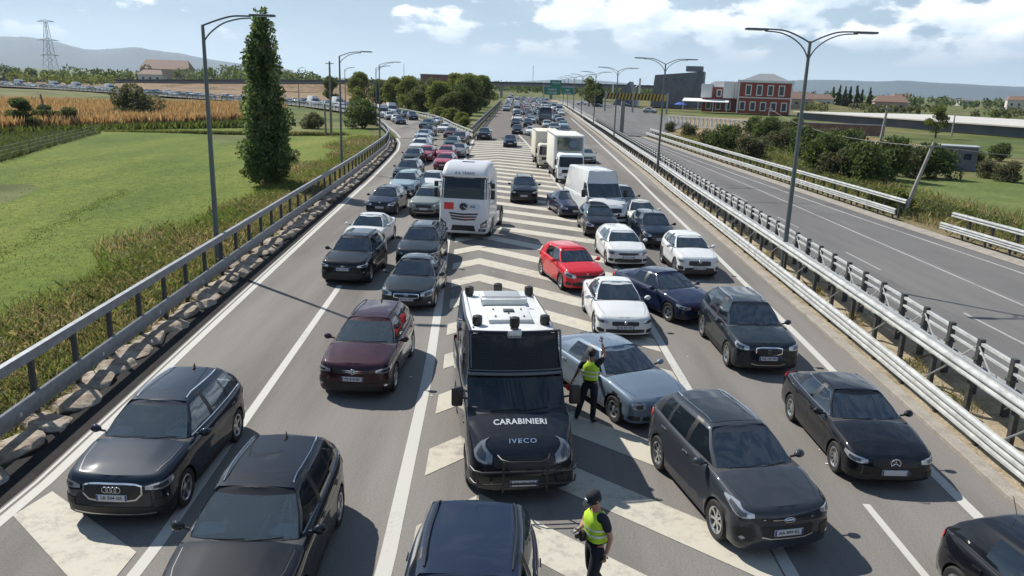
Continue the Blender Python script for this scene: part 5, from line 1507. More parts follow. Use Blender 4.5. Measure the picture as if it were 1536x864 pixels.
while y < 108:
    o = link(bpy.data.objects.new('stone_slab', r3.choice(rock_me))); s_ = r3.uniform(.85, 1.15)
    o.location = (LB(y)+.20+r3.uniform(-.10, .08), y, .03); o.rotation_euler = (r3.uniform(-.1, .1), r3.uniform(.0, .25), r3.uniform(-.4, .4)+(math.pi if r3.random() < .5 else 0)); o.scale = (s_, s_*r3.uniform(.8, 1.1), s_)
    tag(o, 'pale brown stone slab bedded in the row under the left steel barrier', 'stone', 'stone slabs under the left barrier'); y += 1.22*s_

# ------------------------------------------------------------------ street lamps
def make_lamp(double, h=9.9):
    root = empty('street_lamp')
    mb = MB(); mb.tube([(0, 0, 0), (0, 0, h*.5), (0, 0, h-.9), (0, 0, h+.02)], [.115, .095, .070, .062], 10); mb.build('pole', LAMPG, root)
    mb = MB(); mb.box(-.2, .2, -.2, .2, 0, .04); mb.box(-.13, .13, -.13, .13, .04, .3); mb.build('base', LAMPG, root, smooth=False)
    for sg in ((1, -1) if double else (1,)):
        A = [(0, -.75), (.25, -.30), (.70, .08), (1.30, .32), (2.0, .38)] if double else [(0, -.60), (.30, -.25), (.8, .10), (1.4, .28), (1.9, .33)]
        Bp = [(0, -.05), (.5, .20), (1.15, .42), (1.9, .46)] if double else [(0, 0), (.6, .22), (1.2, .38), (1.9, .40)]
        mb = MB(); mb.tube([(sg*x, 0, h+z) for x, z in catmull(A, 5)], .030, 6); mb.tube([(sg*x, 0, h+z) for x, z in catmull(Bp, 5)], .036, 6); mb.build('arm', LAMPG, root)
        mb = MB(); mb.bbox(sg*2.35-.50, sg*2.35+.50, -.14, .14, h+.40, h+.49, .04, 0); mb.box(sg*2.4-.3, sg*2.4+.3, -.1, .1, h+.388, h+.402, 1); mb.build('lamp_head', [LAMPG, LAMP], root)
    return root
ORD = ['nearest', 'second nearest', 'third nearest', 'fourth nearest', 'fifth nearest', 'sixth nearest', 'seventh nearest', 'eighth nearest']
L0 = make_lamp(False); index_kids(L0)
lampsL = [(-12.4, 31.9, 0), (-15.6, 70.2, 0), (-18.6, 107.4, 0), (-25, 141, -.3), (-38, 176, -.5), (-57, 208, -.7)]
for i, (x, y, a) in enumerate(lampsL):
    o = L0 if i == 0 else copy_tree(L0); o.location = (x, y, -.1); o.rotation_euler = (0, 0, a)
    tag(o, ORD[i]+' single-arm street lamp in the row along the left edge of the slip road', 'street lamp', 'single-arm street lamps on the left')
L1 = make_lamp(True, 10.15); index_kids(L1)
for i, (x, y) in enumerate([(12.5, 35.3), (13.2, 73.3), (13.8, 113), (14.3, 150), (14.9, 188), (15.6, 226), (16.2, 264), (16.9, 302)]):
    o = L1 if i == 0 else copy_tree(L1); o.location = (x, y, 0)
    tag(o, ORD[i]+' double-armed street lamp in the median between the two carriageways', 'street lamp', 'double-armed street lamps in the median')
# ------------------------------------------------------------------ plants
LEAFS = {}
def leafmats(name, cols):
    return [leafmat(f'{name}_{i}', c) for i, c in enumerate(cols)]
def cards(P, size, up=0.0, rng=None, aspect=1.0, nmat=3, mi=None, flat=.0):
    """one small leaf-shaped quad per point, any way up; returns (verts, faces, mats)"""
    rng = rng or np.random.default_rng(1); n = len(P)
    a = rng.normal(size=(n, 3)); a[:, 2] *= (1-flat); a /= np.linalg.norm(a, axis=1)[:, None]
    b = rng.normal(size=(n, 3)); b[:, 2] += up; b -= (b*a).sum(1)[:, None]*a; b /= np.linalg.norm(b, axis=1)[:, None]; c = np.cross(a, b)
    s = np.broadcast_to(np.asarray(size, float), (n,))*rng.uniform(.6, 1.3, n); s = s[:, None]
    V = np.stack([P-b*s, P+c*s*.5*aspect, P+b*s, P-c*s*.5*aspect], 1).reshape(-1, 3)
    F = np.arange(4*n).reshape(n, 4)
    M_ = rng.integers(0, nmat, n) if mi is None else mi
    return V, F, M_
def np_mesh(name, parts, mats):
    V = np.concatenate([p[0] for p in parts]); k = 0; Fs = []; M_ = []
    for v, f, m in parts: Fs.append(f+k); k += len(v); M_.append(np.asarray(m))
    nq = sum(f.size for f in Fs); me = bpy.data.meshes.new(name)
    me.vertices.add(len(V)); me.vertices.foreach_set('co', V.astype(np.float32).ravel())
    loops = np.concatenate([f.ravel() for f in Fs]); tot = np.concatenate([np.full(len(f), f.shape[1]) for f in Fs])
    me.loops.add(len(loops)); me.loops.foreach_set('vertex_index', loops.astype(np.int32))
    me.polygons.add(len(tot)); st = np.concatenate([[0], np.cumsum(tot)[:-1]])
    me.polygons.foreach_set('loop_start', st.astype(np.int32)); me.polygons.foreach_set('loop_total', tot.astype(np.int32))
    me.polygons.foreach_set('material_index', np.concatenate(M_).astype(np.int32))
    for m in mats: me.materials.append(m)
    me.update(calc_edges=True); me.validate()
    return me
def crown_points(rng, n, blobs):
    """blobs = [(cx, cy, cz, rx, ry, rz)]; points lie mostly in the outer shell of each"""
    wt = np.array([b[3]*b[4]+b[3]*b[5] for b in blobs]); wt = wt/wt.sum(); idx = rng.choice(len(blobs), n, p=wt)
    d = rng.normal(size=(n, 3)); d /= np.linalg.norm(d, axis=1)[:, None]; r = rng.uniform(.35, 1, n)**.45
    B = np.array(blobs)[idx]; return B[:, :3]+d*r[:, None]*B[:, 3:]
def blobs_tree(rng, h, w_, n, z0=.3, kind='round'):
    out = []
    for i in range(n):
        u = rng.uniform(0, 1); a = rng.uniform(0, 2*math.pi)
        if kind == 'poplar':
            z = h*(.06+.92*u); rr = w_*.5*(1-.72*max(0, u-.35)**1.5/.65**1.5)*(.86+.14*math.sin(u*23+a))*(.8+.2*min(1, u*8)); k = rng.uniform(.35, .92)
            out.append((rr*k*math.cos(a), rr*k*math.sin(a), z, rr*.36, rr*.36, h*.075))
        elif kind == 'bush':
            z = h*(.15+.6*u); rr = w_*.5*math.sqrt(max(.1, 1-u**2)); k = rng.uniform(0, .8); s = w_*rng.uniform(.12, .22)
            out.append((rr*k*math.cos(a), rr*k*math.sin(a), z, s, s, s*.8))
        else:
            z = h*(z0+(1-z0)*.9*u); rr = w_*.5*math.sin(math.pi*min(1, .18+.78*u))**.7; k = rng.uniform(.1, .85); s = w_*rng.uniform(.12, .20)
            out.append((rr*k*math.cos(a), rr*k*math.sin(a), z, s, s, s*.75))
    return out
BARK = mat('bark', (.09, .07, .05), .95, noise=(5, .35))
GREENS = {
 'poplar': leafmats('poplar_leaf', [(.06, .10, .034), (.11, .16, .058), (.20, .24, .12)]),
 'willow': leafmats('willow_leaf', [(.135, .155, .040), (.180, .200, .060), (.095, .118, .034)]),
 'dark': leafmats('dark_leaf', [(.045, .068, .024), (.072, .10, .034), (.11, .14, .05)]),
 'olive': leafmats('olive_leaf', [(.10, .115, .045), (.145, .152, .070), (.072, .088, .034)]),
 'dusty': leafmats('dusty_leaf', [(.10, .11, .06), (.075, .085, .045), (.13, .12, .075)]),
}
def tree_mesh(seed, h, w_, nb, nl, leaf, kind, pal, z0=.3):
    rng = np.random.default_rng(seed); bl = blobs_tree(rng, h, w_, nb, z0, kind)
    P = crown_points(rng, nl, bl)
    if kind == 'bush': P[:, 2] = np.abs(P[:, 2])
    # leaves of one clump share a tone, so light and dark clumps show
    tone = rng.integers(0, 3, 64); q = (np.floor(P[:, 0]/(w_*.16))*7+np.floor(P[:, 1]/(w_*.16))*13+np.floor(P[:, 2]/(h*.07))*29).astype(int) % 64
    mi = np.where(rng.random(nl) < .6, tone[q], rng.integers(0, 3, nl))
    crown = np_mesh('crown', [cards(P, leaf, .5 if kind == 'poplar' else 0, rng, mi=mi)], GREENS[pal])
    mb = MB(); r3 = random.Random(seed)
    if kind == 'bush':
        for k in range(6): a = r3.random()*6.28; mb.tube([(0, 0, -.2), (w_*.2*math.cos(a), w_*.2*math.sin(a), h*.4), (w_*.32*math.cos(a), w_*.32*math.sin(a), h*.7)], [.06, .04, .02], 5)
    else:
        r0 = .022*h+.05; top = h*(.95 if kind == 'poplar' else .62)
        mb.tube([(0, 0, -.4), (.02*h*r3.uniform(-1, 1), 0, h*.3), (0, .02*h*r3.uniform(-1, 1), top*.7), (0, 0, top)], [r0, r0*.75, r0*.45, r0*.12], 7)
        for k in range(9):
            a = k*2.4+r3.random(); zz = h*(.15+.055*k) if kind != 'poplar' else h*(.08+.08*k); ln = w_*.36*(1 if kind != 'poplar' else .7)
            mb.tube([(0, 0, zz), (ln*.5*math.cos(a), ln*.5*math.sin(a), zz+h*(.06 if kind != 'poplar' else .10)), (ln*math.cos(a), ln*math.sin(a), zz+h*(.13 if kind != 'poplar' else .22))], [r0*.35, r0*.22, r0*.08], 5)
    trunk = mb.mesh('trunk', BARK)
    return crown, trunk
TM = {}
def tree(name, key, x, y, label, cat='tree', group=None, sc=1.0, rz=None, z=None, szx=1.0):
    if key not in TM: TM[key] = tree_mesh(*TSPEC[key])
    c, t = TM[key]; root = empty(name, (x, y, (ground_h(x, y)-.02) if z is None else z), rz if rz is not None else rnd.random()*6.28); root.scale = (sc*szx, sc*szx, sc)
    link(bpy.data.objects.new('crown', c), root); link(bpy.data.objects.new('trunk' if 'bush' not in name else 'stem', t), root)
    tag(root, label, cat, group); return root
TSPEC = {
 'poplar': (11, 12.4, 4.0, 230, 24000, .15, 'poplar', 'poplar'),
 'w1': (21, 8.5, 8.5, 46, 9000, .24, 'round', 'willow', .12), 'w2': (22, 7.5, 8.0, 40, 8000, .24, 'round', 'olive', .12), 'w3': (23, 9.0, 7.0, 44, 8500, .23, 'round', 'dark', .15),
 'b1': (31, 2.9, 4.4, 22, 3400, .13, 'bush', 'dark'), 'b2': (32, 2.4, 3.8, 20, 2800, .12, 'bush', 'dusty'), 'b3': (33, 2.2, 3.0, 22, 4500, .11, 'bush', 'willow'), 'b4': (34, 3.6, 5.0, 26, 6000, .15, 'bush', 'dusty'),
 't1': (41, 4.2, 4.4, 22, 4200, .16, 'round', 'dark', .30), 't2': (42, 3.6, 3.8, 20, 3200, .15, 'round', 'olive', .32), 't3': (43, 7.0, 5.0, 30, 3000, .19, 'round', 'willow', .15),
 'pp': (51, 15, 4.0, 50, 2600, .55, 'poplar', 'dark'), 'far1': (52, 9, 9, 30, 2400, .55, 'round', 'dark', .1), 'far2': (53, 7, 9, 28, 2200, .5, 'round', 'olive', .1)}
def zg(x, y): return ground_h(x, y)
tree('poplar_tree', 'poplar', -18.6, 58.6, 'tall narrow dark poplar standing alone at the edge of the left meadow', 'tree', rz=.6)
# bushes and small trees in the left fields
for px, py, key, lab, cat, sc in ((205, 183, 'b4', 'large rounded bushy thicket at the near edge of the dry maize field', 'bush', 1.9), (36, 198, 't1', 'small dark orchard tree at the far left by the wire fence', 'tree', 1.0), (68, 193, 't1', 'dark small tree second from the left in the orchard row', 'tree', .75),
        (52, 200, 't2', 'low spreading orchard tree between the two dark ones at far left', 'tree', .6), (103, 196, 't2', 'thin olive-coloured orchard tree beside the leaning post', 'tree', .9), (70, 196, 't2', 'small olive orchard tree left of the leaning post', 'tree', .8),
        (545, 193, 'b1', 'round green bush left of the slip-road queue', 'bush', 1.75), (538, 180, 't3', 'pale willow rising behind the round green bush', 'tree', .95), (470, 192, 'b4', 'low scrubby bush beside the two grey utility poles', 'bush', .85), (560, 188, 'b2', 'small bush at the bend of the outer slip-road barrier', 'bush', 1.1), (428, 250, 'b2', 'dry olive bush right of the tall poplar foot', 'bush', .8), (415, 262, 'b3', 'small bright bush at the foot of the tall poplar', 'bush', .6), (372, 268, 'b3', 'low bright bush left of the tall poplar foot', 'bush', .5)):
    x, y = gp(px, py, -.3); tree('bush' if cat == 'bush' else 'orchard_tree', key, x, y, lab, cat, None, sc)
# mown swaths and scrub are further down
# the wooded wedge between slip road and main road
wl = [(-31, 225, 'w1', 1.1), (-38, 245, 'w1', 1.05), (-45, 262, 'w2', 1.1), (-25, 205, 'w2', 1.0), (-19, 190, 'w1', .95), (-15, 176, 'w2', .8), (-12.5, 200, 'w3', 1.05), (-14, 222, 'w1', 1.2), (-24, 235, 'w2', 1.2), (-11.5, 245, 'w3', 1.15), (-12, 178, 'w3', .8), (-55, 278, 'w1', 1.2), (-68, 290, 'w3', 1.0), (-20, 260, 'w1', 1.25), (-34, 275, 'w2', 1.2), (-12, 270, 'w1', 1.2), (-11, 156, 'b3', 1.3), (-13.5, 162, 'b3', 1.6), (-10, 148, 'b3', 1.0), (-17, 172, 'b3', 1.5)]
for i, (x, y, k_, s_) in enumerate(wl):
    tree('willow_tree' if k_[0] == 'w' else 'bush', k_, x, y, ('bushy green tree in the dense wooded wedge between slip road and main road' if k_[0] == 'w' else 'low bright bush on the grass in front of the wooded wedge'), 'tree' if k_[0] == 'w' else 'bush', 'trees in the wooded wedge' if k_[0] == 'w' else 'low bushes before the wooded wedge', s_)
# shrubs and trees beyond the opposite carriageway
BR0 = 0
BR = [(1085, 232, 'b1', 1.5), (1120, 240, 'b1', 1.6), (1060, 222, 'b2', 1.3), (1150, 214, 'b1', 1.7), (1175, 225, 'b1', 1.6), (1205, 240, 'b1', 1.7), (1235, 262, 'b1', 1.7), (1262, 268, 'b2', 1.5), (1290, 272, 'b1', 1.5), (1330, 268, 'b1', 1.7), (1362, 262, 'b1', 1.6), (1395, 262, 'b1', 1.5), (1270, 245, 'b1', 1.7), (1225, 225, 'b2', 1.6), (1250, 215, 'b2', 1.4), (1190, 205, 'b1', 1.6), (1300, 250, 'b2', 1.3), (1350, 245, 'b2', 1.4), (1480, 262, 'b2', 1.0), (1515, 268, 'b1', 1.1), (1500, 240, 'b1', 1.0), (1455, 248, 'b1', 1.0), (1140, 228, 'b2', 1.1), (1030, 205, 'b2', 1.2), (1005, 198, 'b2', 1.0), (1100, 212, 'b1', 1.4), (1130, 205, 'b1', 1.5)]
for i, (px, py, k_, s_) in enumerate(BR):
    x, y = gp(px, py, 0); s_ *= .92; k_ = 'b2' if i % 3 == 1 else k_
    tree('bush', k_, x, y, 'dark leafy bush in the overgrown belt beyond the opposite carriageway' if k_ == 'b1' else 'greyish olive bush in the overgrown belt beyond the opposite carriageway', 'bush', 'dark bushes beyond the opposite carriageway' if k_ == 'b1' else 'olive bushes beyond the opposite carriageway', s_)
x, y = gp(1404, 203); tree('tree', 't3', x, y, 'airy light-green tree above the bushes left of the long grey shed', 'tree', None, 1.05)
x, y = gp(1340, 318); tree('bush', 'b3', x, y, 'bright green bush filling the gap in the far barrier', 'bush', None, 1.0)
x, y = gp(1318, 312); tree('bush', 'b3', x, y, 'smaller green bush at the barrier end left of the leaning pole', 'bush', None, .8)
x, y = gp(883, 160); tree('tree', 't3', x, y, 'thin green tree beside the plaza left of the striped height gantry', 'tree', None, 1.7)
x, y = gp(893, 158); tree('tree', 'far1', x, y, 'dark round tree behind the left post of the striped height gantry', 'tree', None, 1.1)

# ------------------------------------------------------------------ grass and crops (nobody could count them)
def blades(name, pts, h, wd, mats, label, cat, lean=.35, seed=5):
    rng = np.random.default_rng(seed); n = len(pts); a = rng.uniform(0, 6.283, n)
    hh = h*rng.uniform(.5, 1.35, n); ww = wd*rng.uniform(.6, 1.4, n); dx = np.cos(a)*ww; dy = np.sin(a)*ww
    l = rng.normal(size=(n, 2))*lean*hh[:, None]
    b0 = pts-np.stack([dx, dy, 0*dx], 1); b1 = pts+np.stack([dx, dy, 0*dx], 1)
    m0 = pts+np.stack([l[:, 0]*.35-dx*.7, l[:, 1]*.35-dy*.7, hh*.6], 1); m1 = pts+np.stack([l[:, 0]*.35+dx*.7, l[:, 1]*.35+dy*.7, hh*.6], 1)
    tp = pts+np.stack([l[:, 0], l[:, 1], hh], 1)
    V = np.stack([b0, b1, m1, tp, m0], 1).reshape(-1, 3); F = np.arange(5*n).reshape(n, 5)
    # patches of one colour
    k = np.sin(pts[:, 0]*.9+1)+np.sin(pts[:, 1]*.55)+rng.normal(size=n)*1.1
    mi = np.clip(np.digitize(k, [-.5, .4, 1.2, 1.8][:len(mats)-1]), 0, len(mats)-1)
    o = link(bpy.data.objects.new(name, np_mesh(name, [(V, F, mi)], mats))); tag(o, label, cat, kind='stuff'); return o
WEED = [leafmat('weed_green', (.13, .17, .045)), leafmat('weed_olive', (.17, .165, .07)), leafmat('weed_dry', (.30, .23, .14)), leafmat('weed_straw', (.38, .31, .19)), leafmat('weed_dark', (.08, .10, .035))]
rng = np.random.default_rng(8)
def band(n, y0, y1, f0, f1, pw=1.0):
    y = y0+(y1-y0)*rng.random(n)**pw; u = rng.random(n); a = np.array([f0(v) for v in y]); b = np.array([f1(v) for v in y]); x = a+(b-a)*u
    return np.stack([x, y, np.array([ground_h(p, q) for p, q in zip(x, y)])], 1)
lw = lambda y: tab(y, LW)
blades('tall_weeds', band(30000, 4, 112, lambda y: vedge(y)-.6, lambda y: lw(y)-1.85, 1.5), .46, .018, WEED, 'tall tangled weeds and dry stalks between the left barrier and the meadow', 'weeds')
blades('tall_weeds', band(26000, 5, 60, lambda y: lw(y)-6.5, lambda y: lw(y)-1.8, 1.3), .42, .020, WEED, 'lower rough grass behind the posts of the left barrier', 'weeds', .6, 6)
GR_ = [leafmat('meadow_blade', (.10, .135, .022)), leafmat('meadow_blade_light', (.135, .165, .032)), leafmat('meadow_blade_dark', (.075, .105, .018))]
blades('meadow_grass', band(60000, 16, 75, lambda y: -30-y*.55, lambda y: vedge(y)+.8, 1.4), .07, .020, GR_, 'short bright green grass of the mown left meadow', 'grass', .7, 7)
blades('roadside_grass', band(22000, 25, 134, lambda y: tab(y, FG)+.9, lambda y: tab(y, FG)+11, 1.3), .6, .022, WEED, 'dry rough grass behind the far white barrier', 'grass', .4, 9)
blades('median_weeds', np.concatenate([np.stack([RBo(1.0+.5)(yy)+rng.normal(size=140)*.22, yy+rng.normal(size=140)*.35, np.full(140, .08)], 1) for yy in (14.2, 19.5, 22.3, 27, 31, 38, 44, 52, 61, 70)]), .28, .010, WEED[1:4], 'tufts of dry weed growing in the sandy median between the barriers', 'weeds', .8, 10)
# leafy weed clumps over the strip for body
cl = band(2600, 5, 110, lambda y: vedge(y)+.2, lambda y: lw(y)-2.1, 1.4); P = np.repeat(cl, 16, 0)+np.abs(rng.normal(size=(2600*16, 3)))*np.array([.22, .22, .26])*rng.choice([-1, 1], size=(2600*16, 3))*np.array([1, 1, 1]); P[:, 2] = np.abs(P[:, 2])*.9-.05
mi = np.repeat(np.clip(np.digitize(np.sin(cl[:, 0]*1.2)+np.sin(cl[:, 1]*.4)+rng.normal(size=2600)*.7, [-.6, .3, 1.0]), 0, 3), 16)
o = link(bpy.data.objects.new('leafy_weeds', np_mesh('leafy_weeds', [cards(P, .075, 0, rng, mi=mi)], [WEED[0], WEED[1], WEED[4], WEED[2]]))); tag(o, 'low leafy brush massed along the left verge behind the barrier', 'weeds', kind='stuff')
bl_ = band(420, 6, 105, lambda y: vedge(y)+.6, lambda y: lw(y)-2.4, 1.5); P = np.repeat(bl_, 70, 0); d_ = rng.normal(size=P.shape); d_ /= np.linalg.norm(d_, axis=1)[:, None]; s_ = np.repeat(rng.uniform(.22, .6, 420), 70)[:, None]; P = P+d_*s_*np.array([1, 1, .75])*rng.uniform(.5, 1, (len(P), 1)); P[:, 2] = np.abs(P[:, 2]+.05)
mi = np.repeat(rng.integers(0, 4, 420), 70)
o = link(bpy.data.objects.new('shrubby_weeds', np_mesh('shrubby_weeds', [cards(P, .06, 0, rng, mi=mi)], [WEED[0], WEED[2], WEED[4], WEED[1]]))); tag(o, 'rounded knee-high shrubby weeds dotted along the left verge', 'weeds', kind='stuff')
for q0, q1 in (((-40, 410), (190, 286)),):
    a_, b_ = gp(*q0, -.3), gp(*q1, -.3); e = rng.random(1500); X = a_[0]+(b_[0]-a_[0])*e+rng.normal(size=1500)*.35+.3*np.sin(e*30); Y = a_[1]+(b_[1]-a_[1])*e+rng.normal(size=1500)*.25
    blades('mown_swath', np.stack([X, Y, [ground_h(p, q) for p, q in zip(X, Y)]], 1), .08, .025, [GR_[2], WEED[0], GR_[2]], 'slightly darker line left by the mower across the left meadow', 'grass', .8, 16)
SX = band(900, 44, 134, lambda y: tab(y, FG)+3.5, lambda y: tab(y, FG)+7+20*smooth(82, 92, y), 1.0); P = np.repeat(SX, 60, 0); d_ = rng.normal(size=P.shape); d_ /= np.linalg.norm(d_, axis=1)[:, None]; s_ = np.repeat(rng.uniform(.4, 1.2, 900), 60)[:, None]; P = P+d_*s_*np.array([1, 1, .7])*rng.uniform(.4, 1, (len(P), 1)); P[:, 2] = np.abs(P[:, 2]+.05)
mi = np.repeat(rng.integers(0, 4, 900), 60)
o = link(bpy.data.objects.new('scrub', np_mesh('scrub', [cards(P, .13, 0, rng, mi=mi)], [WEED[0], WEED[1], WEED[4], GREENS['dusty'][1]]))); tag(o, 'loose waist-high scrub filling the ground behind the far white barrier', 'scrub', kind='stuff')
# dry maize
MZ = [leafmat('maize_orange', (.36, .22, .125)), leafmat('maize_straw', (.40, .28, .17)), leafmat('maize_brown', (.26, .16, .09))]
c0, c1, c2, c3 = gp(-140, 204, 0), gp(400, 184, 0), gp(430, 163, 0), gp(-200, 152, 0)
u, v = rng.random(42000), rng.random(42000)**1.3
X = (1-v)*((1-u)*c0[0]+u*c1[0])+v*((1-u)*c3[0]+u*c2[0]); Y = (1-v)*((1-u)*c0[1]+u*c1[1])+v*((1-u)*c3[1]+u*c2[1])
mb = MB(); g = []
for b in np.linspace(0, 1, 14): g.append([((1-b)*((1-a)*c0[0]+a*c1[0])+b*((1-a)*c3[0]+a*c2[0]), (1-b)*((1-a)*c0[1]+a*c1[1])+b*((1-a)*c3[1]+a*c2[1]), .05) for a in np.linspace(0, 1, 30)])
mb.grid(g); tag(mb.build('maize_soil', BROWNF, None), kind='structure')
blades('maize_crop', np.stack([X, Y, np.full_like(X, -.1)], 1), 1.7, .16, MZ, 'ripe orange-brown maize filling the field beyond the left meadow', 'maize', .12, 12)
# dark ditch edge under the maize and the line across the meadow
e = np.linspace(0, 1, 5200); jit = rng.normal(size=(5200, 2))*np.array([1.2, .7])
X = c0[0]+(c1[0]-c0[0])*e+jit[:, 0]; Y = c0[1]+(c1[1]-c0[1])*e-1.5+jit[:, 1]
blades('ditch_weeds', np.stack([X, Y, np.full_like(X, -.3)], 1), 1.0, .10, [WEED[4], WEED[0], WEED[4]], 'dark green weeds along the ditch at the foot of the maize', 'weeds', .4, 13)
d0, d1 = gp(158, 200, -.3), gp(520, 203, -.3); e = rng.random(4200)
blades('ditch_weeds', np.stack([d0[0]+(d1[0]-d0[0])*e+rng.normal(size=4200)*.3, d0[1]+(d1[1]-d0[1])*e+rng.normal(size=4200)*.25, np.full(4200, -.35)], 1), .5, .07, [WEED[4], WEED[4], WEED[1]], 'dark low line of weeds crossing the left meadow', 'weeds', .4, 14)

# ------------------------------------------------------------------ flyover across the back, embankments
EMB = ramp_mat('embankment_earth', [(.32, (.10, .085, .045)), (.45, (.19, .135, .085)), (.58, (.24, .16, .10)), (.72, (.12, .11, .05))], .06, .95, 8, .6, .35)
EMBG = ramp_mat('embankment_green', [(.32, (.075, .085, .032)), (.5, (.13, .12, .05)), (.72, (.19, .15, .08))], .05, .95, 8, .6, .3)
def fly_y(x): return 470+.02*x
def dk(x): return float(np.interp(x, [-420, -256, -148, -27, 73, 140], [.8, 2.2, 5.6, 8.6, 9.6, 9.2]))     # top of the parapet
def emb(name, x0, x1, m, end=None):
    mb = MB(); g = []; r3 = random.Random(5)
    for x in ys(x0, x1, 6):
        y = fly_y(x); row = []; T_ = (dk(x) if end is None else dk(x)*(1-smooth(x0, x1, x)))-2.1
        for dy, f in ((-26, 0), (-20, .22), (-14, .53), (-8, .86), (-5.5, 1), (5.5, 1), (14, .5), (24, 0)): row.append((x, y+dy+r3.uniform(-.8, .8)*(abs(dy) > 6), max(-.5, T_*f)-.3*(f == 0)+(r3.uniform(-.2, .2) if .1 < f < .9 else 0)))
        g.append(row)
    mb.grid(g); tag(mb.build(name, m, None, angle=50), kind='structure')
emb('embankment', -420, -34, EMB); emb('embankment', 132, 230, EMBG, 1)
over('dry_ground', [[(x, y) for x in np.linspace(float(np.interp(y, [248, 275, 330, 362, 390], [-63, -102, -170, -235, -325]))+7, -34, 20)] for y in ys(250, 446, 8)], EMB, .12)
over('dry_ground', [[(x, y) for x in np.linspace(52, 150, 12)] for y in ys(330, 500, 10)], EMBG, .12)
DECK = mat('deck_concrete', (.16, .16, .155), .8, noise=(.3, .2)); PIER = mat('pier_concrete', (.26, .25, .24), .85, noise=(.5, .2))
t = empty('flyover', (0, 0, 0)); tag(t, 'long low concrete flyover crossing the whole road in the distance', 'bridge')
XS = ys(-420, 134, 18)
mb = MB(); mb.grid([[(x, fly_y(x)-6, dk(x)-q) for q in (2.1, 1.1)] for x in XS]); mb.grid([[(x, fly_y(x)-6+dy, dk(x)-1.1) for dy in (0, 12)] for x in XS]); mb.grid([[(x, fly_y(x)+6, dk(x)-q) for q in (1.1, 2.1)] for x in XS]); mb.grid([[(x, fly_y(x)-6+dy, dk(x)-2.1) for dy in (12, 0)] for x in XS])
mb.build('deck', DECK, t, smooth=False)
mb = MB()
for dy in (-5.9, 5.8): mb.grid([[(x, fly_y(x)+dy, dk(x)-q) for q in (1.1, 0)] for x in XS]); mb.grid([[(x, fly_y(x)+dy+q, dk(x)) for q in (0, .12)] for x in XS])
mb.build('parapet', mat('parapet_dark', (.055, .06, .062), .7), t, smooth=False)
for x in (-28, -10, 19, 40, 62, 84, 106, 128):
    mb = MB(); mb.bbox(x-.7, x+.7, fly_y(x)-5, fly_y(x)+5, -.2, dk(x)-2.1, .1); mb.build('pier', PIER, t)

# ------------------------------------------------------------------ far trees, mountains, town
rng = np.random.default_rng(77)
def treeline(name, pts, hs, label, pal='dark', dens=70, leaf=1.1):
    P = []; 
    for (x, y), h in zip(pts, hs):
        n = dens; d = rng.normal(size=(n, 3)); d /= np.linalg.norm(d, axis=1)[:, None]; r = rng.uniform(.3, 1, n)**.5; w_ = h*rng.uniform(.35, .75)
        P.append(np.stack([x+d[:, 0]*r*w_, y+d[:, 1]*r*w_, h*.5+d[:, 2]*r*h*.5], 1))
    P = np.concatenate(P); o = link(bpy.data.objects.new(name, np_mesh(name, [cards(P, leaf, 0, rng)], GREENS[pal]))); tag(o, label, 'trees', kind='stuff')
n = 330; x = rng.uniform(-720, -60, n); yv = rng.uniform(540, 780, n)
treeline('far_wood', list(zip(x, yv)), rng.uniform(8, 15, n)*(.75+.35*np.sin(x*.02)), 'dark band of distant trees along the horizon on the left', 'dark', 80, 1.3)
n = 420; x = rng.uniform(160, 1500, n); yv = 520+rng.uniform(0, 700, n)
treeline('far_wood', list(zip(x, yv)), rng.uniform(5, 11, n), 'distant trees and hedges scattered over the plain on the right', 'dark', 60, 1.3)
n = 170; x = rng.uniform(90, 420, n); yv = 330+rng.uniform(0, 160, n)
treeline('far_hedges', list(zip(x, yv)), rng.uniform(2.5, 5, n), 'green hedges and shrubs around the fields behind the long white roof', 'olive', 60, .8)
n = 220; x = rng.uniform(-60, 160, n); yv = rng.uniform(700, 1200, n)
treeline('far_wood', list(zip(x, yv)), rng.uniform(6, 11, n), 'faint line of trees just above the distant flyover', 'dark', 60, 1.4)
n = 60; x = rng.uniform(-330, -215, n); yv = rng.uniform(400, 440, n)
treeline('hillside_scrub', list(zip(x, yv)), rng.uniform(3, 6, n), 'olive scrub growing on the embankment at far left', 'willow', 60, .7)
for i, px in enumerate((1247, 1256, 1265, 1272, 1282, 1290, 1302, 1316, 1340, 1352, 1370)):
    x, y = gp(px, 163.0+.03*(px-1250), 0); d = 560/math.hypot(x, y); x *= d; y *= d
    tree('far_poplar', 'pp', x, y, 'slim dark poplar in the distant row right of the red brick building', 'tree', 'distant row of poplars', rnd.uniform(.75, .95) if px < 1305 else rnd.uniform(.5, .7))
# mountains: ridges with real depth, far across the plain
MTN = mat('mountain_blue', (.045, .070, .085), .95, noise=(.0006, .3))
def ridge(name, pts, depth, yoff=0):
    """pts = [(px, py_of_crest)] at the given distance"""
    mb = MB(); g = []; r3 = random.Random(2); P = catmull(pts, 8)
    for px, py in P:
        d = _f*F_PX+_r*(px-768)+_u*(432-py); k = depth/d.y; X, Y, Zc = d.x*k, depth, CAM_H+d.z*k
        row = []
        for f, hz_ in ((-.22, 0), (-.15, .30), (-.09, .62), (-.04, .86), (0, 1.0), (.05, .8), (.15, .0)):
            row.append((X*(1+f), Y*(1+f), -5+(Zc+5)*hz_*(1+(r3.uniform(-.06, .06) if 0 < hz_ < 1 else r3.uniform(-.012, .012)*(hz_ > 0)))))
        g.append(row)
    mb.grid(g); tag(mb.build(name, MTN, None, angle=70), kind='structure')
ridge('mountains', [(-260, 62), (-160, 58), (-60, 56), (20, 55), (55, 57), (90, 64), (130, 74), (170, 73), (205, 71), (235, 76), (270, 80), (310, 88), (350, 94), (390, 99), (440, 105)], 9000)
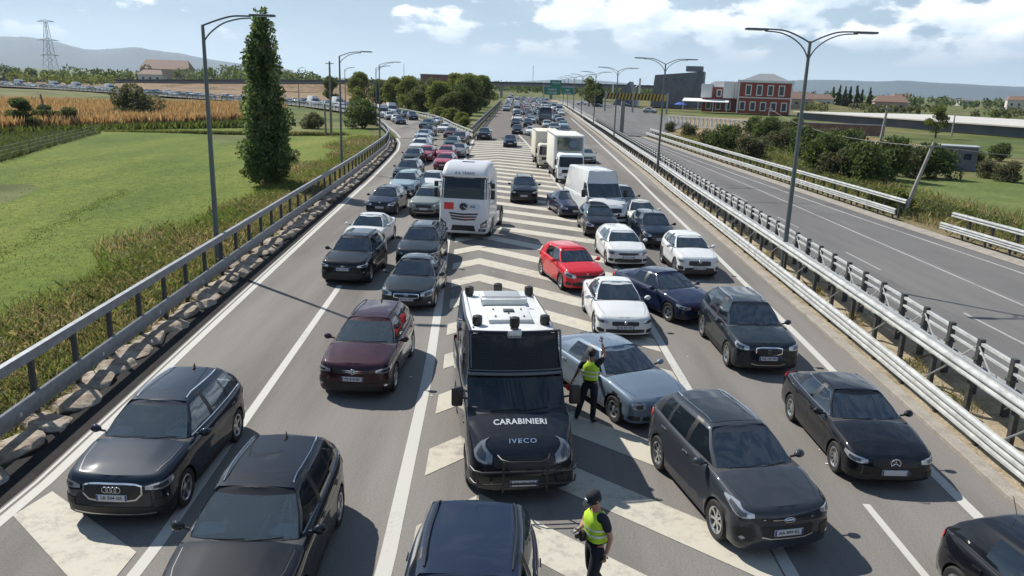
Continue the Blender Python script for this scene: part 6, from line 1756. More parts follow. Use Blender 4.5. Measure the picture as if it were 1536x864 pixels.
ridge('mountains', [(760, 123), (800, 121), (850, 119), (900, 121), (950, 126)], 11000)
ridge('mountains', [(1085, 134), (1130, 128), (1170, 122), (1210, 120), (1260, 120), (1310, 122), (1360, 121), (1400, 124), (1450, 126), (1500, 129), (1560, 131), (1640, 134), (1800, 138)], 10000)

def zat(x, y, py):
    lo, hi = -5, 200
    for _ in range(40):
        m = (lo+hi)/2; d = Vector((x, y, m-CAM_H)); q = 432-F_PX*d.dot(_u)/d.dot(_f)
        if q > py: lo = m
        else: hi = m
    return lo
BRICK = mat('red_brick', (.26, .060, .040), .85, noise=(.8, .25)); BWHITE = mat('white_render', (.66, .66, .64), .7); WGL = mat('window_glass', (.03, .04, .05), .15); GREYB = mat('dark_grey_cladding', (.115, .125, .145), .6, noise=(.3, .25)); GREYL = mat('light_grey_wall', (.30, .32, .34), .7)
ROOFG = mat('grey_roof', (.20, .21, .22), .7); TILE = mat('tile_roof', (.19, .115, .085), .8)
# red brick building with white trim
t = empty('brick_building', (81.8, 300, 0), R(-17)); tag(t, 'red brick two-storey building with white window surrounds and white cornice', 'building')
mb = MB(); mb.box(0, 19, 0, 16, 0, 11.2); mb.build('wall', BRICK, t, smooth=False)
mb = MB(); mb.box(-13, -.01, 3, 16, 0, 9.2); mb.build('wall', BRICK, t, smooth=False)
for x0 in (-13.6, -5.5, -1.4):
    mb = MB(); mb.bbox(x0, x0+4.0 if x0 != -1.4 else x0+2.2, 1.6, 5.5, 5.2, 11.4 if x0 > -10 else 10.2, .1); mb.build('tower', BWHITE, t)
mb = MB(); mb.box(-.5, 19.5, -.5, 16.5, 11.2, 12.0); mb.box(-.25, 19.25, -.12, -.02, 5.6, 6.0); mb.build('cornice', BWHITE, t, smooth=False)
mb = MB(); mb.box(-.15, .45, -.15, .3, 0, 11.2); mb.box(18.6, 19.15, -.15, .3, 0, 11.2); mb.build('corner_pilaster', BWHITE, t, smooth=False)
mb = MB(); mb.add([(1, 1, 12), (18, 1, 12), (18, 15, 12), (1, 15, 12), (7, 8, 14.6), (12, 8, 14.6)], [(0, 1, 5, 4), (1, 2, 5), (2, 3, 4, 5), (3, 0, 4)]); mb.build('roof', ROOFG, t, smooth=False)
mb = MB(); mb.add([(-13, 3, 9.3), (0, 3, 9.3), (0, 16, 9.3), (-13, 16, 9.3), (-9, 9, 11.4), (-3, 9, 11.4)], [(0, 1, 5, 4), (1, 2, 5), (2, 3, 4, 5), (3, 0, 4)]); mb.build('roof', ROOFG, t, smooth=False)
def window(t, x, z, w_, h, y=-.06, fr=BWHITE, pane=WGL):
    mb = MB(); mb.box(x-w_/2-.35, x+w_/2+.35, y, y+.06, z-.35, z+h+.35); f = mb.build('window', fr, t, smooth=False)
    mb = MB(); mb.box(x-w_/2, x+w_/2, y-.02, y-.003, z, z+h); mb.build('pane', pane, f, smooth=False)
for k in range(4): window(t, 3.6+3.9*k, 6.9, 1.5, 3.2)
for k in range(5): window(t, 1.9+3.7*k, 1.4, 1.5, 2.6)
for k in range(3): window(t, -10.6+3.6*k, 6.0, 1.2, 2.0, 2.94)
for k in range(3): window(t, -10.6+3.6*k, 1.2, 1.4, 2.4, 2.94)
mb = MB(); mb.add([(-20, -3, 3.6), (-3, -3, 3.6), (-3, 4, 4.6), (-20, 4, 4.6), (-20, -3, 3.8), (-3, -3, 3.8), (-3, 4, 4.8), (-20, 4, 4.8)], [(0, 3, 2, 1), (4, 5, 6, 7), (0, 1, 5, 4), (1, 2, 6, 5), (2, 3, 7, 6), (3, 0, 4, 7)])
for x in (-19.5, -14, -8.5, -3.5): mb.box(x-.12, x+.12, -2.9, -2.7, 0, 3.6)
mb.build('canopy', BWHITE, t, smooth=False)
# dark modern building behind
t = empty('office_building', (66, 352, 0), R(-16)); tag(t, 'dark grey slab-sided modern building with slanting ends left of the brick one', 'building')
mb = MB(); mb.add([(-8, 0, 0), (14, 0, 0), (14, 14, 0), (-8, 14, 0), (-6.8, 0, 13.6), (14, 0, 15.6), (14, 14, 15.6), (-6.8, 14, 13.6)], [(0, 1, 5, 4), (1, 2, 6, 5), (2, 3, 7, 6), (3, 0, 4, 7), (4, 5, 6, 7)]); mb.build('wall', GREYB, t, smooth=False)
mb = MB(); mb.box(6, 13, 3, 12, 15.6, 17.8); mb.build('roof_block', mat('mid_grey_wall', (.16, .17, .18), .7), t, smooth=False)
mb = MB(); mb.add([(-25, 2, 0), (-15, 2, 0), (-15, 14, 0), (-25, 14, 0), (-21, 2, 7.5), (-18, 2, 10.5), (-18, 14, 10.5), (-21, 14, 7.5)], [(0, 1, 5, 4), (1, 2, 6, 5), (2, 3, 7, 6), (3, 0, 4, 7), (4, 5, 6, 7)]); mb.build('side_wing', GREYB, t, smooth=False)
mb = MB(); mb.box(-13.5, -12.7, -.6, -.1, 0, 12); mb.box(-25.6, -25, 1.5, 2, 0, 9); mb.add([(-15, -.2, 8), (-8, -.2, 15), (-8, 0, 15.4), (-15, 0, 8.4)], [(0, 1, 2, 3)]); mb.build('white_fin', BWHITE, t, smooth=False)
for k in range(5):
    window(t, -2+3.4*k, 11.5, .9, .9, -.05, GREYB)
mb = MB(); mb.add([(2, -.05, 0), (8, -.05, 0), (12, -.05, 15), (8.5, -.05, 15)], [(0, 1, 2, 3)]); mb.add([(2, -.25, 0), (8, -.25, 0), (12, -.25, 15), (8.5, -.25, 15)], [(0, 1, 2, 3)]); mb.build('slanted_panel', mat('slate_panel', (.12, .135, .155), .6), t, smooth=False)
# white balustrade and terrace wall
t = empty('balustrade', (34.5, 181, 0), R(-50)); tag(t, 'white balustrade on the plaza corner in front of the brick building', 'fence')
for k in range(22):
    mb = MB(); mb.bbox(k*1.15-.25, k*1.15+.25, -.12, .12, .1, 2.0, .05); mb.build('baluster', BWHITE, t)
mb = MB(); mb.box(-.4, 24.6, -.2, .2, 2.0, 2.2); mb.box(-.4, 24.6, -.2, .2, -.1, .1); mb.build('rail', BWHITE, t, smooth=False)
t = empty('boundary_wall', (50, 168, 0), R(-8)); tag(t, 'low brown and grey boundary wall below the brick building', 'wall')
mb = MB(); mb.box(0, 26, 0, .4, -.2, 2.0); mb.build('wall', mat('brown_wall', (.16, .10, .08), .85, noise=(.6, .3)), t, smooth=False)
mb = MB(); mb.box(-.1, 26.1, -.1, .5, 2.0, 2.15); mb.build('coping', GREYL, t, smooth=False)
# black-yellow height gantry
t = empty('height_gantry', (38.4, 262, 0), R(-24)); tag(t, 'height-limit gantry with black and yellow striped beam over the plaza', 'gantry')
YEL = mat('gantry_yellow', (.50, .33, .04), .6)
for nm, x0, x1 in (('striped_beam', -10, -1.1), ('striped_beam', -.7, 10)):
    mb = MB(); n = int((x1-x0)/.55); w_ = (x1-x0)/n; mb.box(x0, x1, -.2, .2, 4.0, 6.1, 0)
    for k in range(0, n-1, 2): mb.add([(x0+k*w_, -.215, 4.02), (x0+(k+1)*w_, -.215, 4.02), (x0+(k+1.9)*w_, -.215, 6.08), (x0+(k+.9)*w_, -.215, 6.08)], [(0, 1, 2, 3)], 1)
    mb.build(nm, [YEL, BLACK], t, smooth=False)
for x in (-10.4, -.9, 10.4):
    mb = MB(); mb.bbox(x-.25, x+.25, -.25, .25, 0, 6.6, .05); mb.build('post', GREYL, t)
# nearer square posts of a gantry frame by the median
mb = MB(); mb.bbox(-.35, .35, -.3, .3, 0, 5.6, .05); o = mb.build('concrete_post', mat('post_concrete', (.20, .20, .19), .8), None); o.location = (18.6, 142, 0); tag(o, 'thick grey concrete post standing in the median before the plaza', 'post')
# green direction signs
t = empty('sign_gantry', (12.5, 250, 0)); tag(t, 'overhead gantry with small green direction signs far down the road', 'sign')
GRS = mat('sign_green', (.012, .17, .10), .5)
for x, w_, z0, z1, tx in ((-2.0, 5.0, 5.0, 7.3, ('DURRES', 'LUSHNJE')), (-1.0, 3.6, 7.4, 9.4, ('TIRANE',)), (2.7, 3.6, 5.2, 7.2, ('FIER', 'VLORE'))):
    mb = MB(); mb.box(x-w_/2, x+w_/2, -.1, .1, z0, z1); s_ = mb.build('sign_board', GRS, t, smooth=False)
    mb = MB()
    for k, q in enumerate(tx): flat_text(mb, q, .75, Matrix.Translation((x, -.13, z1-.75-.95*k)) @ TF)
    mb.build('sign_lettering', PLATE, s_, smooth=False)
mb = MB(); mb.box(-4.9, -4.6, -.15, .15, 0, 8.2); mb.box(4.6, 4.9, -.15, .15, 0, 8.2); mb.box(-4.9, 4.9, .15, .4, 7.3, 7.7); mb.build('gantry_frame', GREYL, t, smooth=False)
# pylon and far masts
t = empty('pylon', (0, 0, 0)); 
d = _f*F_PX+_r*(75-768)+_u*(432-92); k = 720/d.y; PX, PY = d.x*k, 720; HT = zat(PX, PY, 29); t.location = (PX, PY, 0); tag(t, 'lattice electricity pylon in front of the hazy mountains at upper left', 'pylon')
mb = MB(); PM = mat('pylon_steel', (.30, .33, .36), .6)
def leg(z): return 4.2*(1-z/HT)**1.1+.9
zz = np.linspace(0, HT*.96, 9)
for sx in (-1, 1):
    for sy in (-1, 1): mb.tube([(sx*leg(z), sy*leg(z), z) for z in zz], .2, 4)
for a, b in zip(zz, zz[1:]):
    for sy in (-1, 1):
        mb.tube([(-leg(a), sy*leg(a), a), (leg(b), sy*leg(b), b)], .14, 4); mb.tube([(leg(a), sy*leg(a), a), (-leg(b), sy*leg(b), b)], .14, 4)
mb.build('tower', PM, t)
for z, w_ in ((HT*.98, 7.5), (HT*.66, 9.5), (HT*.40, 8.5)):
    mb = MB(); mb.tube([(-w_, 0, z-.8), (0, 0, z+.6), (w_, 0, z-.8)], .3, 4); mb.tube([(-w_, 0, z-.8), (w_, 0, z-.8)], .22, 4); mb.build('crossarm', PM, t)
for px, py0, py1, lab in ((606, 130, 96, 'thin mast rising over the trees just left of the rusty warehouse'), (799, 128, 98, 'thin mast right of the road above the distant flyover')):
    d = _f*F_PX+_r*(px-768)+_u*(432-py0); k = 900/d.y; X = d.x*k; h = zat(X, 900, py1); mb = MB(); mb.tube([(0, 0, 0), (0, 0, h)], .28, 5); o = mb.build('radio_mast', PM, None); o.location = (X, 900, 0); tag(o, lab, 'mast')
# utility poles (left pair, right pair, far ones)
POLE = mat('pole_wood', (.17, .15, .12), .9, noise=(3, .3))
def pole(px, py, pytop, lab, lean=(0, 0), r_=.14, m=POLE, arm=True, z=-.2):
    x, y = gp(px, py, z); h = zat(x, y, pytop); t = empty('utility_pole', (x, y, z)); tag(t, lab, 'utility pole'); h -= z
    mb = MB(); mb.tube([(0, 0, 0), (lean[0]*h*.5, lean[1]*h*.5, h*.5), (lean[0]*h, lean[1]*h, h)], [r_*1.2, r_, r_*.75], 8); mb.build('pole', m, t)
    if arm: mb = MB(); mb.box(lean[0]*h-.6, lean[0]*h+.6, lean[1]*h-.05, lean[1]*h+.05, h-.35, h-.25); mb.build('crossarm', m, t, smooth=False)
    return Vector((x+lean[0]*h, y+lean[1]*h, z+h-.3))
CPOLE = mat('concrete_pole', (.30, .28, .25), .9, noise=(2, .2))
pole(497, 203, 92, 'taller of the two thin grey poles standing in the meadow left of the slip road', (0, 0), .16)
pole(489, 203, 156, 'shorter grey pole beside the taller one in the meadow', (-.02, 0), .14, arm=False)
pa = pole(1308, 268, 158, 'pale concrete utility pole behind the far white barrier among the bushes', (.07, 0), .15, CPOLE)
pb = pole(1353, 326, 212, 'strongly leaning concrete pole at the gap in the far barrier', (.26, 0), .13, CPOLE)
pc = pole(1149, 213, 160, 'thin pale pole standing in the bushes below the brick building', (0, 0), .15, CPOLE)
pole(75, 195, 142, 'dark leaning post at the edge of the maize field', (-.16, 0), .16, arm=False)
pd = pole(1427, 205, 172, 'short pale pole beside the long grey shed wall', (0, 0), .16, CPOLE, arm=False)
def wire(a, b, sag, lab):
    mb = MB(); mb.tube([a.lerp(b, k/14)-Vector((0, 0, sag*4*(k/14)*(1-k/14))) for k in range(15)], .018, 4, cap=False); tag(mb.build('cable', mat('cable', (.25, .25, .24), .7), None), lab, 'cable')
wire(pc, pb, 1.2, 'overhead cable running from the brick building pole to the leaning pole')
wire(pb, Vector((70, 48, 4.2)), .8, 'overhead cable running from the leaning pole towards the right edge')
# long white-roofed shed, small hut, houses
a0, a1 = gp(1195, 178, 0), gp(1560, 207, 0); v = Vector((a1[0]-a0[0], a1[1]-a0[1], 0)); ln = v.length; t = empty('long_shed', (a0[0], a0[1], 0), math.atan2(v.y, v.x)); tag(t, 'very long low shed with a wide pale flat roof and grey wall at right', 'shed')
mb = MB(); mb.box(0, ln, 0, 58, -.2, 2.0); mb.build('wall', mat('shed_wall', (.10, .105, .13), .8, noise=(.2, .25)), t, smooth=False)
mb = MB(); mb.box(-1, ln+1, -1, 59, 2.0, 2.3); mb.build('roof', mat('shed_roof', (.46, .44, .40), .8, noise=(.15, .12)), t, smooth=False)
x, y = gp(1440, 252); t = empty('hut', (x, y, 0), R(-22)); tag(t, 'small concrete hut with pale roof at the edge of the green field', 'hut')
mb = MB(); mb.box(-3.0, 1.6, 0, 3, -.3, 2.4); mb.build('wall', mat('hut_wall', (.15, .15, .17), .85, noise=(1, .3)), t, smooth=False)
mb = MB(); mb.box(-3.2, 1.8, -.2, 3.2, 2.4, 2.55); mb.build('roof', GREYL, t, smooth=False)
mb = MB(); mb.box(-1.4, -.6, -.03, .0, -.2, 1.8); mb.build('door', BLACK, t, smooth=False)
mb = MB(); mb.box(.2, 1.0, -.03, .0, 1.0, 1.7); mb.build('window', WGL, t, smooth=False)
def house(px, dist, w_, h, wall, roof, lab, rz=0, base=150):
    d = _f*F_PX+_r*(px-768)+_u*(432-base); k = dist/d.y; t = empty('house', (d.x*k, dist, 0), rz); tag(t, lab, 'house')
    mb = MB(); mb.box(-w_/2, w_/2, 0, w_*.7, 0, h); mb.build('wall', wall, t, smooth=False)
    mb = MB(); e = .6; q = w_*.7; mb.add([(-w_/2-e, -e, h), (w_/2+e, -e, h), (w_/2+e, q+e, h), (-w_/2-e, q+e, h), (-w_/2+2, q/2, h+w_*.2), (w_/2-2, q/2, h+w_*.2)], [(0, 1, 5, 4), (1, 2, 5), (2, 3, 4, 5), (3, 0, 4)]); mb.build('roof', roof, t, smooth=False)
    for k_ in range(3): window(t, -w_*.3+w_*.3*k_, h*.45, w_*.09, h*.25, -.05, wall)
TANW = mat('tan_wall', (.36, .28, .22), .85); ORW = mat('pale_wall', (.52, .50, .46), .85)
house(250, 600, 34, 10, TANW, TILE, 'wide tiled house among the trees on the left horizon', .2); house(228, 560, 16, 6, ORW, TILE, 'small pale house left of the wide tiled one on the left horizon', .1)
house(1232, 480, 14, 5, ORW, TILE, 'pale house with tiled roof under the distant poplars', -.2); house(1338, 420, 16, 5, TANW, TILE, 'brown-roofed house in front of the long white roof', -.3); house(1272, 520, 9, 4, ORW, ROOFG, 'small white hut below the distant poplar row', 0)
house(1530, 620, 16, 8, ORW, TILE, 'pale house with a red roof at the right edge of the horizon', -.4); house(1195, 420, 18, 5, TANW, TILE, 'low brown building just right of the brick one', -.1); house(1450, 900, 14, 6, ORW, ROOFG, 'tiny white house far off on the right plain', 0); house(1355, 800, 18, 7, ORW, TILE, 'tiny pale block far off behind the poplar row', 0)
t = empty('warehouse', (-52, 640, 0), R(4)); tag(t, 'long rust-red warehouse above the flyover in the centre distance', 'warehouse')
mb = MB(); mb.box(-26, 26, 0, 20, 0, 12.6); mb.build('wall', mat('rust_cladding', (.17, .075, .065), .8), t, smooth=False); mb = MB(); mb.box(-26.4, 26.4, -.4, 20.4, 12.6, 13.1); mb.build('roof', ROOFG, t, smooth=False)
# blue parasols and canopy bits of the cafe garden
x, y = gp(1020, 166); mb = MB(); mb.lathe([(2.6, 2.3), (1.2, 2.9), (.01, 3.3)], 10); mb.tube([(0, 0, 0), (0, 0, 3.2)], .05, 6); o = mb.build('parasol', mat('parasol_blue', (.03, .08, .35), .7), None); o.location = (x, y, 0); tag(o, 'blue parasol in the garden between the dark building and the brick one', 'parasol')
# wire fence of the orchard
t = empty('wire_fence', (0, 0, 0)); tag(t, 'thin wire fence on posts around the orchard corner at far left', 'fence')
FA, FB_ = gp(0, 244, -.3), gp(150, 203, -.3); 
for k in range(14):
    u = k/13; mb = MB(); xx, yy = FA[0]+(FB_[0]-FA[0])*u, FA[1]+(FB_[1]-FA[1])*u; mb.tube([(xx, yy, -.5), (xx, yy, 1.2)], .04, 5); mb.build('post', POLE, t)
mb = MB()
for z in (.0, .35, .7, 1.05): mb.tube([(FA[0]+(FB_[0]-FA[0])*k/6, FA[1]+(FB_[1]-FA[1])*k/6, z) for k in range(7)], .012, 4)
mb.build('wire', GALV, t)
u = rng.random(9000); w2 = rng.random(9000)**1.5; E0, E1 = gp(-60, 235, -.3), gp(130, 203, -.3)
X = FA[0]+(FB_[0]-FA[0])*u-12*w2; Y = FA[1]+(FB_[1]-FA[1])*u+2.0*w2
blades('orchard_grass', np.stack([X, Y, np.full_like(X, -.4)], 1), .7, .05, [leafmat('grey_green_grass', (.075, .095, .05)), leafmat('grey_green_light', (.10, .12, .065)), WEED[4]], 'grey-green rough grass inside the fenced orchard corner', 'grass', .4, 15)
# ------------------------------------------------------------------ traffic
SC = (1.05, 1.0, 1.03)
def put(root, x, yf, deg, L, label, cat='car', group=None, sc=SC):
    place(root, x, yf, deg, L*sc[1], label, group, cat); root.scale = sc; return root
MATS['mural'] = ramp_mat('mural', [(.35, (.06, .09, .08)), (.48, (.30, .26, .20)), (.55, (.16, .22, .22)), (.7, (.42, .42, .38))], 1.1, .6, 3)

GRL = glass_mat('bright_screen', 0.92, 0.84, (.28, .35, .36))       # see-through windscreens, pale diffuse tint mixed in for sky sheen and dust
NEAR_DRIVERS = [(0, 0, 'person in a white shirt at the wheel of the blue SUV beside the edge line'), (1, 1, 'person in a blue shirt driving the black SUV at the bottom edge'), (4, 2, 'person in grey driving the graphite SUV with the glass sunroof'), (5, 0, 'person in a white shirt driving the black coupe-like saloon'), (18, 1, 'person in a blue shirt driving the dark maroon SUV'), (19, 2, 'person in grey driving the black SUV with bright headlamps'), (20, 0, 'person in a white shirt driving the car with chrome grille and large headlamps')]
# --- foreground, each modelled for its own look
CARS = []
def car(spec, name, col, x, yf, deg, label, sc=SC, detail=2, cat='car'):
    r_, sh, rows, rg = make_car(spec, name, PT[col], detail); CARS.append((r_, spec)); put(r_, x, yf, deg, spec['L'], label, cat, None, sc); return r_
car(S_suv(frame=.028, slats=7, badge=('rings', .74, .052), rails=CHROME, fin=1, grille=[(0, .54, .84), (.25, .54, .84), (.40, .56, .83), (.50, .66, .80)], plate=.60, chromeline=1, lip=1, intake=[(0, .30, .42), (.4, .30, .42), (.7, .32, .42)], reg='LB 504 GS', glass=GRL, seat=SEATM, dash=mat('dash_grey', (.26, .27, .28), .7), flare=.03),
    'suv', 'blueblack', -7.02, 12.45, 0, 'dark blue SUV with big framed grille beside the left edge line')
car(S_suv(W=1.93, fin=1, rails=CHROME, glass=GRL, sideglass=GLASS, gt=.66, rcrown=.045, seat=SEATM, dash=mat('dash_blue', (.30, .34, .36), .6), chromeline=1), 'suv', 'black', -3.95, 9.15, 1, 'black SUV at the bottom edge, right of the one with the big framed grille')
car(S_suv(W=1.92, H=1.70, rod=1, rails=BLACK, gt=.70, rcrown=.035, glass=GLASS), 'suv', 'navy', -.50, 6.95, -1, 'navy SUV cut off by the bottom edge right in front of the black armoured van')
car(S_hatch(L=4.3, W=1.80, H=1.52, rod=1, tail=[(.6, .82, .93), (.75, .82, .95), (.9, .85, .96)]), 'hatchback', 'black', 8.75, 7.75, 8, 'dark hatchback with red tail lamp cut off by the lower right corner')
car(S_suv(L=4.52, W=1.84, H=1.70, badge=('oval', .77, .055), rails=CHROME, sunroof=(2.15, 3.35, .44), wheel='7', slatmat=CHROME, slats=2, grille=[(0, .74, .80), (.25, .74, .80), (.48, .76, .81)], intake=[(0, .46, .66), (.3, .46, .66), (.46, .50, .66)], fog=[(.62, .40, .60), (.8, .42, .64), (.98, .50, .60)], foglamp=(.80, .46, .05), plate=.55, lip=1, reg='AA 899 KL',
    head=[(.62, .82, .88), (.76, .80, .91), (.90, .80, .95), (1.04, .84, .99), (1.22, .91, 1.01), (1.40, .97, 1.01)], zs=[(0, .90), (.14, .95), (.5, 1.03), (1.1, 1.13), (1.5, 1.14), (3.5, 1.18), (4.2, 1.18), (4.52, 1.12)], cowl=1.08, rf=1.95, B=2.45, chromeline=0, clad=0, tail=[(.5, .95, 1.10), (.66, .95, 1.12), (.8, .96, 1.14), (.95, .98, 1.14), (1.12, 1.02, 1.12)], glass=GLASS, handle=CHROME),
    'suv', 'graphite', 4.98, 12.15, 13, 'graphite SUV with silver roof rails and glass sunroof, angled across the right line')
car(S_sedan(L=4.66, W=1.80, H=1.43, chromeline=2, badge=('star', .60, .095), slats=1, wheel='10', rims=ALU, plate=.42, reg='', fin=0, grille=[(0, .50, .68), (.25, .50, .68), (.44, .54, .66)], frame=.0, intake=[(0, .26, .38), (.4, .26, .38), (.62, .28, .36)], zs=[(0, .64), (.14, .72), (.5, .84), (1.2, .94), (1.6, .95), (3.3, 1.0), (4.1, 1.0), (4.66, .9)], rr=3.45, rb=4.2, C=3.3, glass=GLASS, lip=0),
    'sedan', 'black', 8.08, 14.75, 1, 'black coupe-like saloon with a star badge next to the right-hand barrier, lower right')
car(S_suv(L=4.63, W=1.89, H=1.71, badge=('arrow', .74, .05), frame=.03, rails=CHROME, plate=.54, lip=1, lipmat=ALU, intake=[(0, .36, .46), (.3, .36, .46), (.46, .40, .50)], grille=[(0, .64, .84), (.2, .64, .84), (.36, .68, .82)], wheel='6', glass=GLASS, reg='AB 127 TR', head=[(.56, .76, .86), (.70, .75, .89), (.84, .77, .92), (.97, .82, .94), (1.08, .88, .95)]),
    'suv', 'darkslate', 7.48, 21.3, 2, 'dark slate SUV with silver bumper trim, behind the black coupe-like saloon at the right barrier')
car(S_sedan(L=4.85, W=1.82, H=1.47, badge=('star', .66, .05), chromeline=1, slats=5, frame=.02, wheel='5', head=[(.52, .56, .70), (.60, .55, .72), (.68, .55, .70), (.76, .57, .71), (.84, .59, .71), (.94, .62, .70)], glass=GLASS, plate=.40, handle=CHROME, seat=SEATL),
    'sedan', 'silverblue', 3.8, 17.45, 27, 'silver-blue saloon turned across the hatching beside the person with the raised arm')
car(S_sedan(L=4.54, W=1.79, H=1.50, badge=('disc', .60, .045), slats=3, glass=GLASS_D, plate=.46, lip=1, lipmat=WHITE, fog=[(.66, .28, .38), (.82, .28, .42), (.95, .32, .40)]), 'sedan', 'white', 3.72, 24.1, 3, 'white saloon with dark grille just behind the silver-blue one')
car(S_sedan(L=4.80, W=1.80, H=1.46, wheel='5', glass=GLASS_D, sideglass=GLASS), 'sedan', 'deepblue', 6.75, 26.2, 27, 'dark blue saloon slanting between the white cars in the right lanes')
car(S_hatch(L=4.0, W=1.70, H=1.52, wheel='6', glass=GLASS, badge=('disc', .74, .04)), 'hatchback', 'red', 3.0, 30.0, 17, 'bright red hatchback standing on the hatching')
car(S_hatch(L=4.36, W=1.80, H=1.48, glass=GLASS_D, lip=1, lipmat=BLACK, badge=('disc', .74, .03), wheel='5'), 'hatchback', 'white', 5.25, 34.6, 4, 'white hatchback with black lower grille, behind the bright red one')
car(S_suv(L=4.15, W=1.76, H=1.60, glass=GLASS_D, badge=('vw', .78, .06), plate=.52, rails=None, clad=.2, slats=3), 'suv', 'white', 8.1, 32.9, 3, 'white compact SUV with silver lower bumper against the right-hand barrier')
car(S_hatch(L=4.2, H=1.58, W=1.76, glass=GLASS_D), 'hatchback', 'blueblack', 7.55, 39.3, 4, 'dark compact car with tall roof behind the white compact SUV')
car(S_hatch(L=4.3, H=1.54, W=1.80, glass=GLASS_D, flare=.02), 'suv', 'black', 4.83, 41.7, 3, 'black crossover behind the white hatchback with black lower grille')
car(S_sedan(L=4.6, glass=GLASS_D, wheel='7'), 'sedan', 'deepblue', 3.85, 47.9, 12, 'dark blue saloon with silver wheels in front of the small white box truck')
car(S_sedan(L=4.4, H=1.48, glass=GLASS_D, rims=ALU), 'sedan', 'offwhite', 7.65, 44.3, 3, 'pale off-white saloon hugging the right barrier in front of the dark green car')
car(S_hatch(L=4.3, H=1.62, W=1.8, glass=GLASS_D), 'hatchback', 'darkgreen', 7.2, 50.0, 2, 'dark green car half hidden beside the white panel van')
# left lanes
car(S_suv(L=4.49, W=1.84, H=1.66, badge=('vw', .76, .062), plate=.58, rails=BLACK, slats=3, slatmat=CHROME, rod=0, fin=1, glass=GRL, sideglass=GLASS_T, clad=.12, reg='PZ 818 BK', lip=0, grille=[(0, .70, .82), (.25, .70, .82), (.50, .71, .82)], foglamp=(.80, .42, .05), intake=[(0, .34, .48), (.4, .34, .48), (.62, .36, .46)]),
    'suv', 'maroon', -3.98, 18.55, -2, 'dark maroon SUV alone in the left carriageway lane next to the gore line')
car(S_suv(L=4.45, W=1.84, H=1.68, badge=('oval', .76, .045), rails=BLACK, glass=GLASS, plate=.66, reg='AA 672 EG', foglamp=(.80, .56, .045), grille=[(0, .72, .80), (.25, .72, .80), (.44, .73, .80)], fog=[(.66, .50, .60), (.8, .48, .62), (.95, .52, .60)]),
    'suv', 'black', -6.72, 29.9, -3, 'black SUV with bright headlamps on the left lane line')
car(S_sedan(L=4.83, W=1.85, H=1.50, badge=('bolt', .60, .06), frame=.03, glass=GLASS, head=[(.50, .56, .68), (.64, .55, .72), (.80, .57, .76), (.96, .62, .77), (1.16, .70, .78)], foglamp=(.8, .35, .05), D=None),
    'estate_car', 'darkslate', -3.75, 26.6, -2, 'dark green-black car with chrome grille and large headlamps behind the maroon SUV')
car(S_suv(L=4.5, H=1.64, W=1.84, glass=GLASS), 'suv', 'darkslate', -4.15, 32.6, -1, 'dark slate car tucked behind the one with chrome grille and large headlamps')
car(S_sedan(L=4.6, H=1.48, glass=GLASS), 'estate_car', 'white', -7.3, 36.3, -3, 'white car directly behind the black SUV with bright headlamps')
car(S_hatch(L=4.3, W=1.80, H=1.52, badge=('vw', .78, .05), glass=GLASS_D), 'hatchback', 'navy', -8.15, 46.6, -4, 'navy hatchback at the left edge line behind the white car')
car(S_suv(L=4.5, W=1.85, H=1.68, rails=ALU, glass=GLASS_D, lip=1), 'suv', 'greengrey', -5.45, 46.2, -4, 'grey-green SUV squeezed left of the white lorry cab')
car(S_suv(L=4.6, W=1.86, H=1.66, glass=GLASS_D, lip=1), 'suv', 'paleblue', -8.0, 54.3, -4, 'pale silver-blue SUV behind the navy hatchback')
car(S_suv(L=4.4, H=1.66, W=1.84, glass=GLASS_D, plate=.55), 'suv', 'black', .62, 53.3, 0, 'black SUV driving alone over the hatching towards the camera')

v = make_riot_van(); v.location = (0, 0, 0); put(v, .36, 13.75, 7.5, 5.9, 'black armoured police van with white roof, mesh screen and bull bar on the hatching', 'police van', None, (1.07, 1.0, 1.07))
t = make_tractor(); t.rotation_euler = (0, 0, R(-7)); t.location = (-2.66, 40.2, 0); t.scale = (1.05, 1, 1.0); tag(t, 'white lorry cab with star badge and red panel standing at the gore line', 'truck')
t = make_box_truck(7.0, 3.75, mural=True, name='box_truck', cabm=WHITE, boxm=mat('box_cream', (.66, .64, .56), .5)); t.location = (4.6, 65.5, 0); t.rotation_euler = (0, 0, R(3)); t.scale = (1.05, 1, 1.03); tag(t, 'small white box truck with a painted panel and round unit above its cab', 'truck')
t = make_box_truck(6.0, 3.5, mural=False, name='box_truck', cabm=mat('cream_cab', (.60, .56, .44), .5), boxm=mat('box_cream2', (.62, .58, .46), .5)); t.location = (3.2, 77.0, 0); t.rotation_euler = (0, 0, R(3)); tag(t, 'cream box truck mostly hidden behind the one with the painted panel', 'truck')
r_, sh, *_ = make_car(S_van(glass=GLASS_D, badge=None), 'panel_van', PT['white'], 1); put(r_, 5.75, 45.3, 13, 5.95, 'tall white panel van with black grille in front of the box truck', 'van', None, (1.16, 1.1, 1.15))
t = make_coach(); t.location = (5.6, 160, 0); t.rotation_euler = (0, 0, R(2)); tag(t, 'tall black coach towering over the distant queue', 'bus')

